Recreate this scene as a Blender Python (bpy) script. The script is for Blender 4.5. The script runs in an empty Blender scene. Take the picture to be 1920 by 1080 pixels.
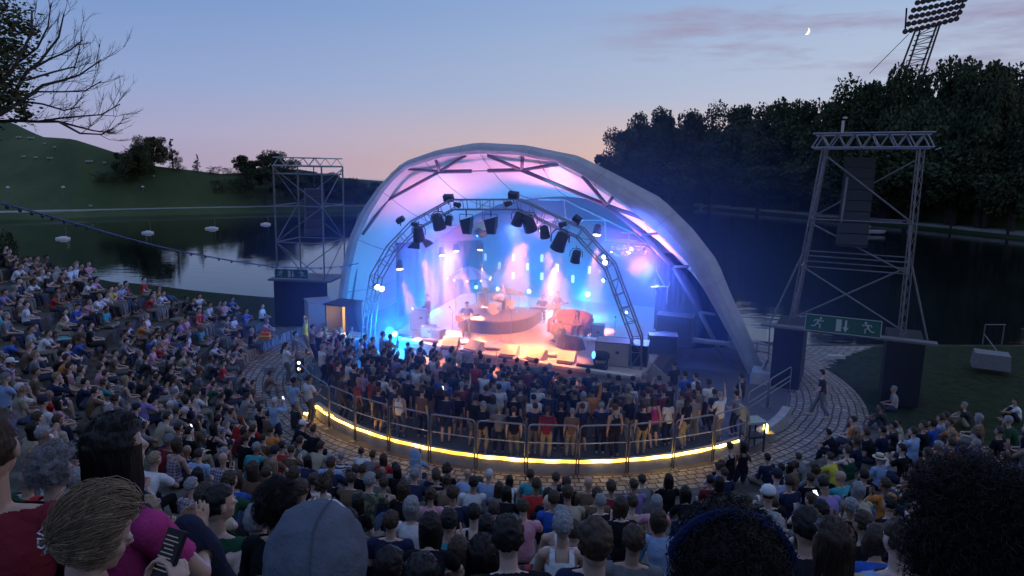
import bpy, bmesh, math, random
import numpy as np
from mathutils import Vector, Matrix, Euler, noise
PI = math.pi
random.seed(7)
scn = bpy.context.scene
# ---------------------------------------------------------------- camera
F = 1290.0; EYE = 9.0; PITCH = math.radians(10.1); ROLL = math.radians(1.2)
cam_d = bpy.data.cameras.new('camera'); cam = bpy.data.objects.new('camera', cam_d); scn.collection.objects.link(cam)
cam_d.sensor_width = 36.0; cam_d.lens = F / 1920 * 36.0; cam_d.clip_start = 0.05; cam_d.clip_end = 3000
CM = Matrix.Rotation(PI/2 - PITCH, 3, 'X') @ Matrix.Rotation(ROLL, 3, 'Z')
cam.matrix_world = Matrix.Translation((0, 0, EYE)) @ CM.to_4x4()
scn.camera = cam
EYEV = Vector((0, 0, EYE))
# ---------------------------------------------------------------- render and exposure
scn.view_settings.view_transform = 'Standard'; scn.view_settings.look = 'None'
scn.view_settings.exposure = 0.14; scn.view_settings.gamma = 1.0
cy = scn.cycles
cy.use_denoising = True; cy.max_bounces = 5; cy.diffuse_bounces = 2; cy.glossy_bounces = 3; cy.transmission_bounces = 3
cy.volume_bounces = 0; cy.transparent_max_bounces = 6; cy.caustics_reflective = False; cy.caustics_refractive = False
cy.sample_clamp_indirect = 4.0; cy.use_adaptive_sampling = True; cy.adaptive_threshold = 0.02
# ---------------------------------------------------------------- node helpers
def lin(c):
    return tuple(((v/255)/12.92 if v/255 <= 0.04045 else ((v/255+0.055)/1.055)**2.4) for v in c)
def N(nt, typ, **kw):
    n = nt.nodes.new(typ)
    for k, v in kw.items():
        if k.startswith('_'): setattr(n, k[1:], v)
        else:
            n.inputs[k.replace('__', ' ')].default_value = v
    return n
def L(nt, a, b): nt.links.new(a, b)
def ramp(nt, fac, stops, interp='LINEAR'):
    r = nt.nodes.new('ShaderNodeValToRGB'); r.color_ramp.interpolation = interp
    el = r.color_ramp.elements
    while len(el) > 1: el.remove(el[-1])
    for i, (p, c) in enumerate(stops):
        e = el[0] if i == 0 else el.new(p)
        e.position = p; e.color = (*c, 1)
    if fac is not None: L(nt, fac, r.inputs[0])
    return r
def math_n(nt, op, a, b=None, clamp=False):
    m = nt.nodes.new('ShaderNodeMath'); m.operation = op; m.use_clamp = clamp
    for i, v in enumerate((a, b)):
        if v is None: continue
        if hasattr(v, 'is_linked'): L(nt, v, m.inputs[i])
        else: m.inputs[i].default_value = v
    return m.outputs[0]
def mixc(nt, fac, a, b, typ='MIX'):
    m = nt.nodes.new('ShaderNodeMixRGB'); m.blend_type = typ
    for i, v in ((0, fac), (1, a), (2, b)):
        if hasattr(v, 'is_linked'): L(nt, v, m.inputs[i])
        elif i == 0: m.inputs[0].default_value = v
        else: m.inputs[i].default_value = (*v, 1)
    return m.outputs[0]
# ---------------------------------------------------------------- world: dusk sky, light towards the sunset on the right
w = bpy.data.worlds.new('World'); scn.world = w; w.use_nodes = True
nt = w.node_tree; nt.nodes.clear()
tc = N(nt, 'ShaderNodeTexCoord'); sp = N(nt, 'ShaderNodeSeparateXYZ'); L(nt, tc.outputs['Generated'], sp.inputs[0])
az = math_n(nt, 'ARCTAN2', sp.outputs[0], sp.outputs[1])
azf = nt.nodes.new('ShaderNodeMapRange'); azf.interpolation_type = 'SMOOTHSTEP'
L(nt, az, azf.inputs[0]); azf.inputs[1].default_value = -0.75; azf.inputs[2].default_value = 0.78
elv = math_n(nt, 'MAXIMUM', sp.outputs[2], 0.0)
lr = ramp(nt, elv, [(0, lin((152,148,182))), (.035, lin((154,157,192))), (.10, lin((137,156,198))), (.20, lin((112,143,194))), (.30, lin((104,138,196))), (.5, lin((118,148,202))), (1, lin((122,150,202)))])  # unseen overhead stops raised above natural dusk to brighten the crowd
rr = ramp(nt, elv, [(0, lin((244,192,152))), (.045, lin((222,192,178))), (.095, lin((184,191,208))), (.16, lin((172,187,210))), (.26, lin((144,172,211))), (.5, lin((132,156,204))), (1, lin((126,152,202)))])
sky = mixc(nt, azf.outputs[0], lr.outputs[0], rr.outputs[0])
mp = N(nt, 'ShaderNodeMapping'); mp.inputs['Scale'].default_value = (2.6, 2.6, 17.0); mp.inputs['Rotation'].default_value = (0.08, 0.05, 0)
L(nt, tc.outputs['Generated'], mp.inputs[0])
nz = N(nt, 'ShaderNodeTexNoise', Scale=1.5, Detail=6.0, Roughness=0.62); L(nt, mp.outputs[0], nz.inputs['Vector'])
cl = ramp(nt, nz.outputs[0], [(.47, (0,0,0)), (.64, (1,1,1))])
clm = nt.nodes.new('ShaderNodeMapRange'); clm.interpolation_type = 'SMOOTHSTEP'; L(nt, az, clm.inputs[0]); clm.inputs[1].default_value = 0.02; clm.inputs[2].default_value = 0.30
clz = nt.nodes.new('ShaderNodeMapRange'); clz.interpolation_type = 'SMOOTHSTEP'; L(nt, sp.outputs[2], clz.inputs[0]); clz.inputs[1].default_value = 0.07; clz.inputs[2].default_value = 0.15
clf = math_n(nt, 'MULTIPLY', math_n(nt, 'MULTIPLY', cl.outputs[0], clm.outputs[0]), clz.outputs[0])
clf = math_n(nt, 'MULTIPLY', clf, 0.9)
sky = mixc(nt, clf, sky, lin((150,144,172)))
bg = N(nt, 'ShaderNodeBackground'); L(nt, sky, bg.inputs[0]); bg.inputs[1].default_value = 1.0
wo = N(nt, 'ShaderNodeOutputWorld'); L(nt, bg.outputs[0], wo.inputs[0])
# the last glow of the sun, already under the horizon on the right
sd = bpy.data.lights.new('sun', 'SUN'); sd.energy = 0.10; sd.angle = math.radians(25); sd.color = (1.0, .72, .55)
so = bpy.data.objects.new('sun', sd); scn.collection.objects.link(so); so.rotation_euler = Vector((-0.62, -0.75, -0.16)).to_track_quat('-Z', 'Y').to_euler()
# ---------------------------------------------------------------- placing: a pixel of the photo meets a plane of the place
def ray(px, py): return CM @ Vector(((px-960)/F, -(py-540)/F, -1.0))
def P(px, py, z=0.0):
    d = ray(px, py); return EYEV + d * ((z-EYE)/d.z)
def PY(px, py, y):
    d = ray(px, py); return EYEV + d * (y/d.y)
def PP(px, py, o, n):
    d = ray(px, py); return EYEV + d * ((o-EYEV).dot(n)/d.dot(n))
def proj(p):
    q = CM.transposed() @ (Vector(p)-EYEV); return (960+F*q.x/-q.z, 540-F*q.y/-q.z, -q.z)
# ---------------------------------------------------------------- materials
MATS = {}
def mat(name, col=(.5,.5,.5), rough=.7, metal=0.0, var=0.0, scale=8.0, bump=0.0, emit=None, estr=0.0, transl=0.0, spec=.4, objcol=False, alpha=None, sheen=0.0, coord='Object', col2=None, detail=5.0):
    if name in MATS: return MATS[name]
    m = bpy.data.materials.new(name); m.use_nodes = True; nt = m.node_tree; b = nt.nodes['Principled BSDF']
    b.inputs['Roughness'].default_value = rough; b.inputs['Metallic'].default_value = metal; b.inputs['Specular IOR Level'].default_value = spec
    b.inputs['Base Color'].default_value = (*col, 1)
    src = None
    if objcol:
        oi = nt.nodes.new('ShaderNodeObjectInfo'); src = oi.outputs['Color']; L(nt, src, b.inputs['Base Color'])
    if var > 0 or bump > 0 or col2:
        tcn = nt.nodes.new('ShaderNodeTexCoord'); n = N(nt, 'ShaderNodeTexNoise', Scale=scale, Detail=detail, Roughness=.65)
        L(nt, tcn.outputs[coord], n.inputs['Vector'])
        if col2:
            rmp = ramp(nt, n.outputs[0], [(.36, col), (.64, col2)]); L(nt, rmp.outputs[0], b.inputs['Base Color'])
        elif var > 0:
            rmp = ramp(nt, n.outputs[0], [(.25, (1-var,)*3), (.75, (1+var,)*3)])
            mx = mixc(nt, 1.0, src if src else col, rmp.outputs[0], 'MULTIPLY'); L(nt, mx, b.inputs['Base Color'])
        if bump > 0:
            bp = N(nt, 'ShaderNodeBump', Strength=bump, Distance=.05); L(nt, n.outputs[0], bp.inputs['Height']); L(nt, bp.outputs[0], b.inputs['Normal'])
    if emit is not None:
        b.inputs['Emission Color'].default_value = (*emit, 1); b.inputs['Emission Strength'].default_value = estr
    if sheen: b.inputs['Sheen Weight'].default_value = sheen
    if transl > 0:
        out = nt.nodes['Material Output']; t = N(nt, 'ShaderNodeBsdfTranslucent'); t.inputs[0].default_value = (*col, 1)
        ms = nt.nodes.new('ShaderNodeMixShader'); ms.inputs[0].default_value = transl
        L(nt, b.outputs[0], ms.inputs[1]); L(nt, t.outputs[0], ms.inputs[2]); L(nt, ms.outputs[0], out.inputs[0])
    MATS[name] = m
    return m
# ---------------------------------------------------------------- mesh builder
def ortho(d):
    d = Vector(d).normalized(); a = Vector((0,0,1)) if abs(d.z) < .9 else Vector((1,0,0))
    x = d.cross(a).normalized(); return x, d.cross(x).normalized()
class MB:
    def __init__(s): s.v = []; s.f = []; s.m = []; s.uv = None
    def add(s, vs, fs, m=0):
        o = len(s.v); s.v += [tuple(v) for v in vs]; s.f += [tuple(i+o for i in f) for f in fs]; s.m += [m]*len(fs); return s
    def box(s, c, size, R=None, m=0, taper=1.0):
        c = Vector(c); x, y, z = [q/2 for q in size]; vs = []
        for k in (-1, 1):
            t = taper if k > 0 else 1.0
            for a, b in ((-1,-1),(1,-1),(1,1),(-1,1)):
                p = Vector((a*x*t, b*y*t, k*z)); vs.append(c + (R @ p if R else p))
        return s.add(vs, [(0,3,2,1),(4,5,6,7),(0,1,5,4),(1,2,6,5),(2,3,7,6),(3,0,4,7)], m)
    def tube(s, pts, r, n=6, m=0, cap=True):
        pts = [Vector(p) for p in pts]; rs = r if isinstance(r, (list, tuple)) else [r]*len(pts); vs = []; fs = []
        x = None
        for i, p in enumerate(pts):
            d = (pts[min(i+1, len(pts)-1)] - pts[max(i-1, 0)])
            if d.length < 1e-9: d = Vector((0,0,1))
            d.normalize()
            if x is None: x, y = ortho(d)
            else:
                x = (x - d*x.dot(d)); x = x.normalized() if x.length > 1e-6 else ortho(d)[0]; y = d.cross(x)
            for k in range(n):
                a = 2*PI*k/n; vs.append(p + x*math.cos(a)*rs[i] + y*math.sin(a)*rs[i])
        for i in range(len(pts)-1):
            for k in range(n): fs.append((i*n+k, i*n+(k+1)%n, (i+1)*n+(k+1)%n, (i+1)*n+k))
        if cap: fs.append(tuple(range(n-1, -1, -1))); fs.append(tuple((len(pts)-1)*n+k for k in range(n)))
        return s.add(vs, fs, m)
    def ell(s, c, r, R=None, n=10, k=6, m=0):
        c = Vector(c); r = r if isinstance(r, (list, tuple)) else (r, r, r); vs = []; fs = []
        for i in range(k+1):
            t = PI*i/k
            for j in range(n):
                a = 2*PI*j/n; p = Vector((r[0]*math.sin(t)*math.cos(a), r[1]*math.sin(t)*math.sin(a), r[2]*math.cos(t)))
                vs.append(c + (R @ p if R else p))
        for i in range(k):
            for j in range(n): fs.append((i*n+j, (i+1)*n+j, (i+1)*n+(j+1)%n, i*n+(j+1)%n))
        return s.add(vs, fs, m)
    def lathe(s, c, prof, n=16, R=None, m=0):
        c = Vector(c); vs = []; fs = []
        for rr_, z in prof:
            for j in range(n):
                a = 2*PI*j/n; p = Vector((rr_*math.cos(a), rr_*math.sin(a), z)); vs.append(c + (R @ p if R else p))
        for i in range(len(prof)-1):
            for j in range(n): fs.append((i*n+j, i*n+(j+1)%n, (i+1)*n+(j+1)%n, (i+1)*n+j))
        fs.append(tuple(range(n-1,-1,-1))); fs.append(tuple((len(prof)-1)*n+j for j in range(n)))
        return s.add(vs, fs, m)
    def quad(s, a, b, c, d, m=0): return s.add([a, b, c, d], [(0,1,2,3)], m)
    def slab(s, pts, n, m=0):       # closed plate: polygon pts and its copy shifted by n
        pts = [Vector(p) for p in pts]; k = len(pts); n = Vector(n)
        return s.add(pts + [p+n for p in pts], [tuple(range(k-1,-1,-1)), tuple(range(k, 2*k))] + [(i, (i+1)%k, k+(i+1)%k, k+i) for i in range(k)], m)
    def mesh(s, name, mats, smooth=False):
        me = bpy.data.meshes.new(name); me.from_pydata(s.v, [], s.f)
        for m in (mats if isinstance(mats, (list, tuple)) else [mats]): me.materials.append(m)
        if len(me.materials) > 1: me.polygons.foreach_set('material_index', s.m)
        if smooth: me.polygons.foreach_set('use_smooth', [True]*len(me.polygons))
        me.update(); return me
    def build(s, name, mats, parent=None, smooth=False, local=False):
        o = bpy.data.objects.new(name, s.mesh(name, mats, smooth)); scn.collection.objects.link(o)
        if parent:
            o.parent = parent
            if not local: o.matrix_parent_inverse = (Matrix.Translation(parent.location) @ parent.rotation_euler.to_matrix().to_4x4() @ Matrix.Diagonal((*parent.scale,1))).inverted()
        return o
def tag(o, label=None, cat=None, group=None, kind=None):
    if label: o['label'] = label
    if cat: o['category'] = cat
    if group: o['group'] = group
    if kind: o['kind'] = kind
    return o
def empty(name, loc, label=None, cat=None, group=None, rz=0.0):
    o = bpy.data.objects.new(name, None); scn.collection.objects.link(o); o.location = loc; o.rotation_euler = (0, 0, rz); o.empty_display_size = .2
    return tag(o, label, cat, group)
def copy_tree(o, parent=None):
    c = o.copy(); scn.collection.objects.link(c)
    if parent: c.parent = parent
    for ch in o.children: copy_tree(ch, c)
    return c
def lerp(a, b, t): return a + (b-a)*t
def interp(xs, ys, x):
    return float(np.interp(x, xs, ys))
# ---------------------------------------------------------------- the terrain of the amphitheatre
CX, CY = 1.5, 30.5; R0 = 12.9; PX, PYC, PR = 1.46, 29.57, 10.33      # bank centre and foot, pit centre and radius
RISE = .42
steps = [13.4] + [14.75 + 1.03*k for k in range(9)] + [14.75 + 1.03*9 + .80*k for k in range(14)]
def cap_r(th):      # outer edge of the seating, th in degrees 0..360
    return interp([0,150,158,163,168,174,181,190,200,285,296,304,312,320,328,335,360], [12.9,12.9,13.2,15.0,16.9,19.5,22.8,27,36,36,26,20.5,17.5,15.4,14.0,12.9,12.9], th)
def bank(r, th):
    c = cap_r(th); rr_ = min(r, c); z = 0.0
    if rr_ >= R0:
        for i, s_ in enumerate(steps):
            if rr_ >= s_: z = RISE*(i+1)
    if r > c:
        z = z - (r-c)*.55
        z = max(z, -.15)
    return z
def shore_y(x): return interp([-60,-31,-17,-8,0,16,30,60], [70,53.8,48.8,47.2,45,38.6,39.6,44], x)
def ground_z(x, y):
    r = math.hypot(x-CX, y-CY); th = math.degrees(math.atan2(y-CY, x-CX)) % 360
    z = bank(r, th)
    if z <= .001:
        d = y - shore_y(x)
        z = min(z, 0.0)
        if 14.5 < r and not (-40 < ((th+180) % 360)-180 < 60): z += .12*noise.noise(Vector((x*.2, y*.2, 0)))
        if d > -3: z -= max(0, (d+3))*.22 if d < 0 else .66 + d*.5
    return z
# ================================================================ SETTING
COB = [P(x, y, 0)[:2] for x, y in [(1400,690),(1440,670),(1478,640),(1655,640),(1570,668),(1545,690),(1580,730),(1612,790),(1520,880),(1400,900),(1400,800)]]
def inpoly(p, poly):
    r = False
    for i in range(len(poly)):
        a, b = poly[i], poly[i-1]
        if (a[1] > p[1]) != (b[1] > p[1]) and p[0] < (b[0]-a[0])*(p[1]-a[1])/(b[1]-a[1])+a[0]: r = not r
    return r
def terrain():
    nth = 480; rs = [0.0, 4, 8, 9.5, PR+.0]
    r = 11.0
    rs = [0.01, 3, 6, 9, 10.5, 11.5, 12.4]
    for s_ in steps: rs += [s_-.012, s_+.012, s_+.45]
    rr_ = steps[-1]+1
    while rr_ < 60: rs.append(rr_); rr_ += 1.2
    rs = sorted(rs)
    g = []
    # extra rings outside the seats for the shore
    rs = sorted(set(rs + [13.4+.5*k for k in range(30)]))
    ths = [2*PI*i/nth for i in range(nth)]
    vs = []; uv = []
    for r in rs:
        for th in ths:
            x, y = CX + r*math.cos(th), CY + r*math.sin(th); vs.append((x, y, ground_z(x, y)))
    fs = []; ms = []; uvs = []
    for i in range(len(rs)-1):
        for j in range(nth):
            jj = (j+1) % nth
            f = (i*nth+j, (i+1)*nth+j, (i+1)*nth+jj, i*nth+jj); fs.append(f)
            rm = (rs[i]+rs[i+1])/2; th = (ths[j] + PI/nth); x, y = CX+rm*math.cos(th), CY+rm*math.sin(th); td = math.degrees(th) % 360
            riser = rs[i+1]-rs[i] < .03
            c = cap_r(td); m = 2
            if math.hypot(x-PX, y-PYC) < PR: m = 0
            elif rm < steps[0]: m = 1
            elif rm < c-.2: m = 4 if riser else 3
            t2 = ((td+180) % 360)-180
            if m in (2, 5) and x > 6 and inpoly((x, y), COB): m = 1
            if m == 2 and t2 > 60 and td < 152 and rm < 20 and td < 140: m = 0
            if m == 1 and td < 160 and td > 28: m = 0
            if m == 2 and y > shore_y(x)-1.1: m = 5
            ms.append(m)
            t0, t1 = ths[j], ths[j]+2*PI/nth
            uvs += [(t0*13, rs[i]), (t0*13, rs[i+1]), (t1*13, rs[i+1]), (t1*13, rs[i])]
    me = bpy.data.meshes.new('ground'); me.from_pydata(vs, [], fs)
    l = me.uv_layers.new(name='uv'); l.data.foreach_set('uv', [q for u in uvs for q in u])
    # 0 pit asphalt
    m0 = mat('pit_floor', (.075,.072,.072), .8, var=.35, scale=1.3, bump=.3, coord='Object', detail=8)
    # 1 cobbles
    m1 = bpy.data.materials.new('cobbles'); m1.use_nodes = True; nt = m1.node_tree; b = nt.nodes['Principled BSDF']
    u = N(nt, 'ShaderNodeUVMap'); wn = N(nt, 'ShaderNodeTexNoise', Scale=1.1, Detail=2.0); L(nt, u.outputs[0], wn.inputs['Vector'])
    add = N(nt, 'ShaderNodeMixRGB', _blend_type='LINEAR_LIGHT'); add.inputs[0].default_value = .10; L(nt, u.outputs[0], add.inputs[1]); L(nt, wn.outputs['Color'], add.inputs[2])
    bt = N(nt, 'ShaderNodeTexBrick', Scale=1.0); bt.offset = .5; bt.squash = 1.0
    for k, v in (('Color1', (.30,.27,.235,1)), ('Color2', (.17,.155,.145,1)), ('Mortar', (.012,.011,.010,1))): bt.inputs[k].default_value = v
    bt.inputs['Mortar Size'].default_value = .034; bt.inputs['Mortar Smooth'].default_value = .5; bt.inputs['Brick Width'].default_value = .34; bt.inputs['Row Height'].default_value = .27; bt.inputs['Bias'].default_value = 0
    L(nt, add.outputs[0], bt.inputs['Vector'])
    nn = N(nt, 'ShaderNodeTexNoise', Scale=5.0, Detail=6.0); L(nt, u.outputs[0], nn.inputs['Vector'])
    rmp = ramp(nt, nn.outputs[0], [(.3, (.55,.55,.55)), (.7, (1.3,1.3,1.3))])
    L(nt, mixc(nt, 1.0, bt.outputs[0], rmp.outputs[0], 'MULTIPLY'), b.inputs['Base Color']); b.inputs['Roughness'].default_value = .62
    hh = math_n(nt, 'SUBTRACT', 1.0, bt.outputs['Fac']); hh = math_n(nt, 'ADD', hh, math_n(nt, 'MULTIPLY', nn.outputs[0], .5))
    bp = N(nt, 'ShaderNodeBump', Strength=1.0, Distance=.035); L(nt, hh, bp.inputs['Height']); L(nt, bp.outputs[0], b.inputs['Normal'])
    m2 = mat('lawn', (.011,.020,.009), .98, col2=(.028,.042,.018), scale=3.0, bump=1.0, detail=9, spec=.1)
    m3 = mat('trodden_step', (.055,.056,.045), .95, col2=(.13,.12,.105), scale=2.2, bump=1.0, detail=12, spec=.1)
    m4 = mat('step_face', (.13,.12,.11), .95, col2=(.07,.065,.06), scale=3.5, bump=1.0, detail=10, spec=.1)
    m5 = mat('shore_edge', (.16,.155,.15), .8, col2=(.08,.08,.075), scale=4.0, bump=.6)
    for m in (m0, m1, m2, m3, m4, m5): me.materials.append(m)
    me.polygons.foreach_set('material_index', ms); me.update()
    o = bpy.data.objects.new('ground', me); scn.collection.objects.link(o); o['kind'] = 'structure'
terrain()
# base land under and behind the camera
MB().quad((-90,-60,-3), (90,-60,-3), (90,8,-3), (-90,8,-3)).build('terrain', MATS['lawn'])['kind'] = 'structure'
# ---- lake
def water():
    m = bpy.data.materials.new('lake_water'); m.use_nodes = True; nt = m.node_tree; b = nt.nodes['Principled BSDF']
    b.inputs['Base Color'].default_value = (.006,.009,.010,1); b.inputs['Roughness'].default_value = .03; b.inputs['IOR'].default_value = 1.4; b.inputs['Specular IOR Level'].default_value = .5
    t = N(nt, 'ShaderNodeTexCoord'); mpn = N(nt, 'ShaderNodeMapping'); mpn.inputs['Scale'].default_value = (1, 2.2, 1); L(nt, t.outputs['Object'], mpn.inputs[0])
    n1 = N(nt, 'ShaderNodeTexNoise', Scale=.55, Detail=5.0); L(nt, mpn.outputs[0], n1.inputs['Vector'])
    # wind ruffles the water more on the right
    s_ = N(nt, 'ShaderNodeSeparateXYZ'); L(nt, t.outputs['Object'], s_.inputs[0])
    mr = nt.nodes.new('ShaderNodeMapRange'); L(nt, s_.outputs[0], mr.inputs[0]); mr.inputs[1].default_value = 5; mr.inputs[2].default_value = 25; mr.inputs[3].default_value = .012; mr.inputs[4].default_value = .022
    bp = N(nt, 'ShaderNodeBump', Distance=1.0); L(nt, mr.outputs[0], bp.inputs['Strength']); L(nt, n1.outputs[0], bp.inputs['Height']); L(nt, bp.outputs[0], b.inputs['Normal'])
    o = MB().quad((-500,30,-.62), (500,30,-.62), (500,420,-.62), (-500,420,-.62)).build('lake_water', m); o['kind'] = 'structure'
water()
# ---- far bank and hills: shore (photo row) and crest (photo row) per column, as a real height field round the lake
SHX = [-300,0,250,510,700,1000,1310,1500,1700,1900,2200]
SHY = [418,413,405,398,396,393,391,407,426,447,476]
CRX = [-300,0,40,95,150,235,300,420,500,560,640,720,900,1130,1300,1500,1900,2200]
CRY = [236,231,229,256,262,291,313,326,322,316,332,338,338,322,282,252,235,235]
CRD = [150,110,90,60,34,22,18,16,18,20,24,30,30,26,40,50,50,50]
def far_dist(px): 
    p = P(px, interp(SHX, SHY, px), -.6); return math.hypot(p.x, p.y)
def far_point(px, t):      # t 0 at the shore, 1 at the crest
    d0 = far_dist(px); py = interp(CRX, CRY, px); dc = d0 + interp(CRX, CRD, px)*.55
    d = ray(px, 400); a = math.atan2(d.x, d.y)
    pc = ray(px, py); zc = EYE + pc.z/math.hypot(pc.x, pc.y)*dc
    dd = d0 + (dc-d0)*t
    tt = max(0, (dd-d0-4)/(dc-d0-4)) if dc-d0 > 4.5 else 0
    prof = (1-math.cos(PI*min(1, tt)**.8))/2*.55 + min(tt, 1)*.45
    z = -.6 + .9*min(1, (dd-d0)/2.5) + (zc-.3)*prof
    if t > 1: z = zc - (t-1)*8
    return Vector((math.sin(a)*dd, math.cos(a)*dd, z))
def far_bank():
    pxs = list(range(-300, 2201, 12)); ts = [-.03, 0, .008, .018, .03, .045, .06] + [.06+.05*k for k in range(1, 19)] + [1.0, 1.15, 1.5, 2.2]
    vs = []; fs = []; ms = []
    for px in pxs:
        for t in ts:
            p = far_point(px, t)
            if t < 0: p.z = -1.6
            p.z += .5*noise.noise(p*.03)*min(1, max(0, t*6)) if t > .06 else 0
            vs.append(p)
    n = len(ts)
    for i in range(len(pxs)-1):
        for j in range(n-1):
            fs.append((i*n+j, (i+1)*n+j, (i+1)*n+j+1, i*n+j+1)); ms.append(0)
    b_ = MB(); b_.v = [tuple(v) for v in vs]; b_.f = fs; b_.m = ms
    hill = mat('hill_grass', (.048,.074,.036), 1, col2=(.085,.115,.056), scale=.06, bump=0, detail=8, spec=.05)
    b_.build('hill', hill, smooth=True)['kind'] = 'structure'
    # gravel walk along the far water
    def walk(p0, p1, wd, off, name='path', c=(.30,.29,.28)):
        mb = MB(); prev = None
        for px in range(p0, p1+1, 10):
            d0 = far_dist(px); d = ray(px, 400); a = math.atan2(d.x, d.y); e = Vector((math.sin(a), math.cos(a), 0))
            q = e*(d0+off); r_ = e*(d0+off+wd); q.z = .36; r_.z = .42+wd*.02
            if prev: mb.add([prev[0], q, r_, prev[1], prev[0]-Vector((0,0,.5)), q-Vector((0,0,.5))], [(0,1,2,3), (4,5,1,0)])
            prev = (q, r_)
        mb.build(name, mat('gravel_walk', c, .9, var=.25, scale=.3))['kind'] = 'structure'
    walk(-290, 1000, 3.0, 2.6)
    walk(1300, 2150, 2.6, 1.2)
far_bank()
# ================================================================ STAGE
LF = P(632,612,0); RF = P(1430,702,0)
O = (LF+RF)/2; U = (RF-LF); HW = U.length/2; U.normalize(); V = Vector((-U.y, U.x, 0)); Z = Vector((0,0,1))
def S(u, v, z): return O + U*u + V*v + Z*z
def uvz(p): q = Vector(p)-O; return (q.dot(U), q.dot(V), p[2])
SR = Matrix(((U.x, V.x, 0), (U.y, V.y, 0), (0, 0, 1)))       # stage axes as a rotation
SZ = math.atan2(U.y, U.x)
def SP(px, py, v): return PP(px, py, O + V*v, V)              # a pixel on the upright plane v
ZS = 1.1
steel = mat('galvanised_steel', (.42,.43,.45), .45, metal=.7, var=.2, scale=6)
dsteel = mat('dull_steel', (.15,.155,.17), .6, metal=.4, var=.25, scale=5)
blackm = mat('black_metal', (.02,.02,.022), .5, metal=.2)
blackc = mat('black_cloth', (.012,.012,.014), .95, bump=.3, scale=4)
def poly_len(pts):
    d = [0]
    for a, b in zip(pts, pts[1:]): d.append(d[-1] + (b-a).length)
    return d
def resample(pts, n):
    d = poly_len(pts); out = []
    for k in range(n):
        t = d[-1]*k/(n-1); i = max(j for j in range(len(d)-1) if d[j] <= t+1e-9)
        out.append(pts[i].lerp(pts[i+1], (t-d[i])/max(1e-9, d[i+1]-d[i])))
    return out
OUT_PX = [(632,612),(634,560),(641,505),(655,445),(678,395),(708,352),(736,322),(757,303),(820,281),(895,267),(985,272),(1085,292),(1150,324),(1240,371),(1300,430),(1345,488),(1366,540),(1410,640),(1437,706)]
INN_PX = [(646,612),(650,560),(658,505),(672,448),(695,398),(722,356),(745,330),(765,314),(830,294),(898,288),(970,290),(1048,306),(1102,334),(1175,385),(1232,434),(1292,496),(1325,552),(1374,640),(1404,706)]
FRM = mat('frame_paint', (.15,.13,.17), .6)
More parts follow.
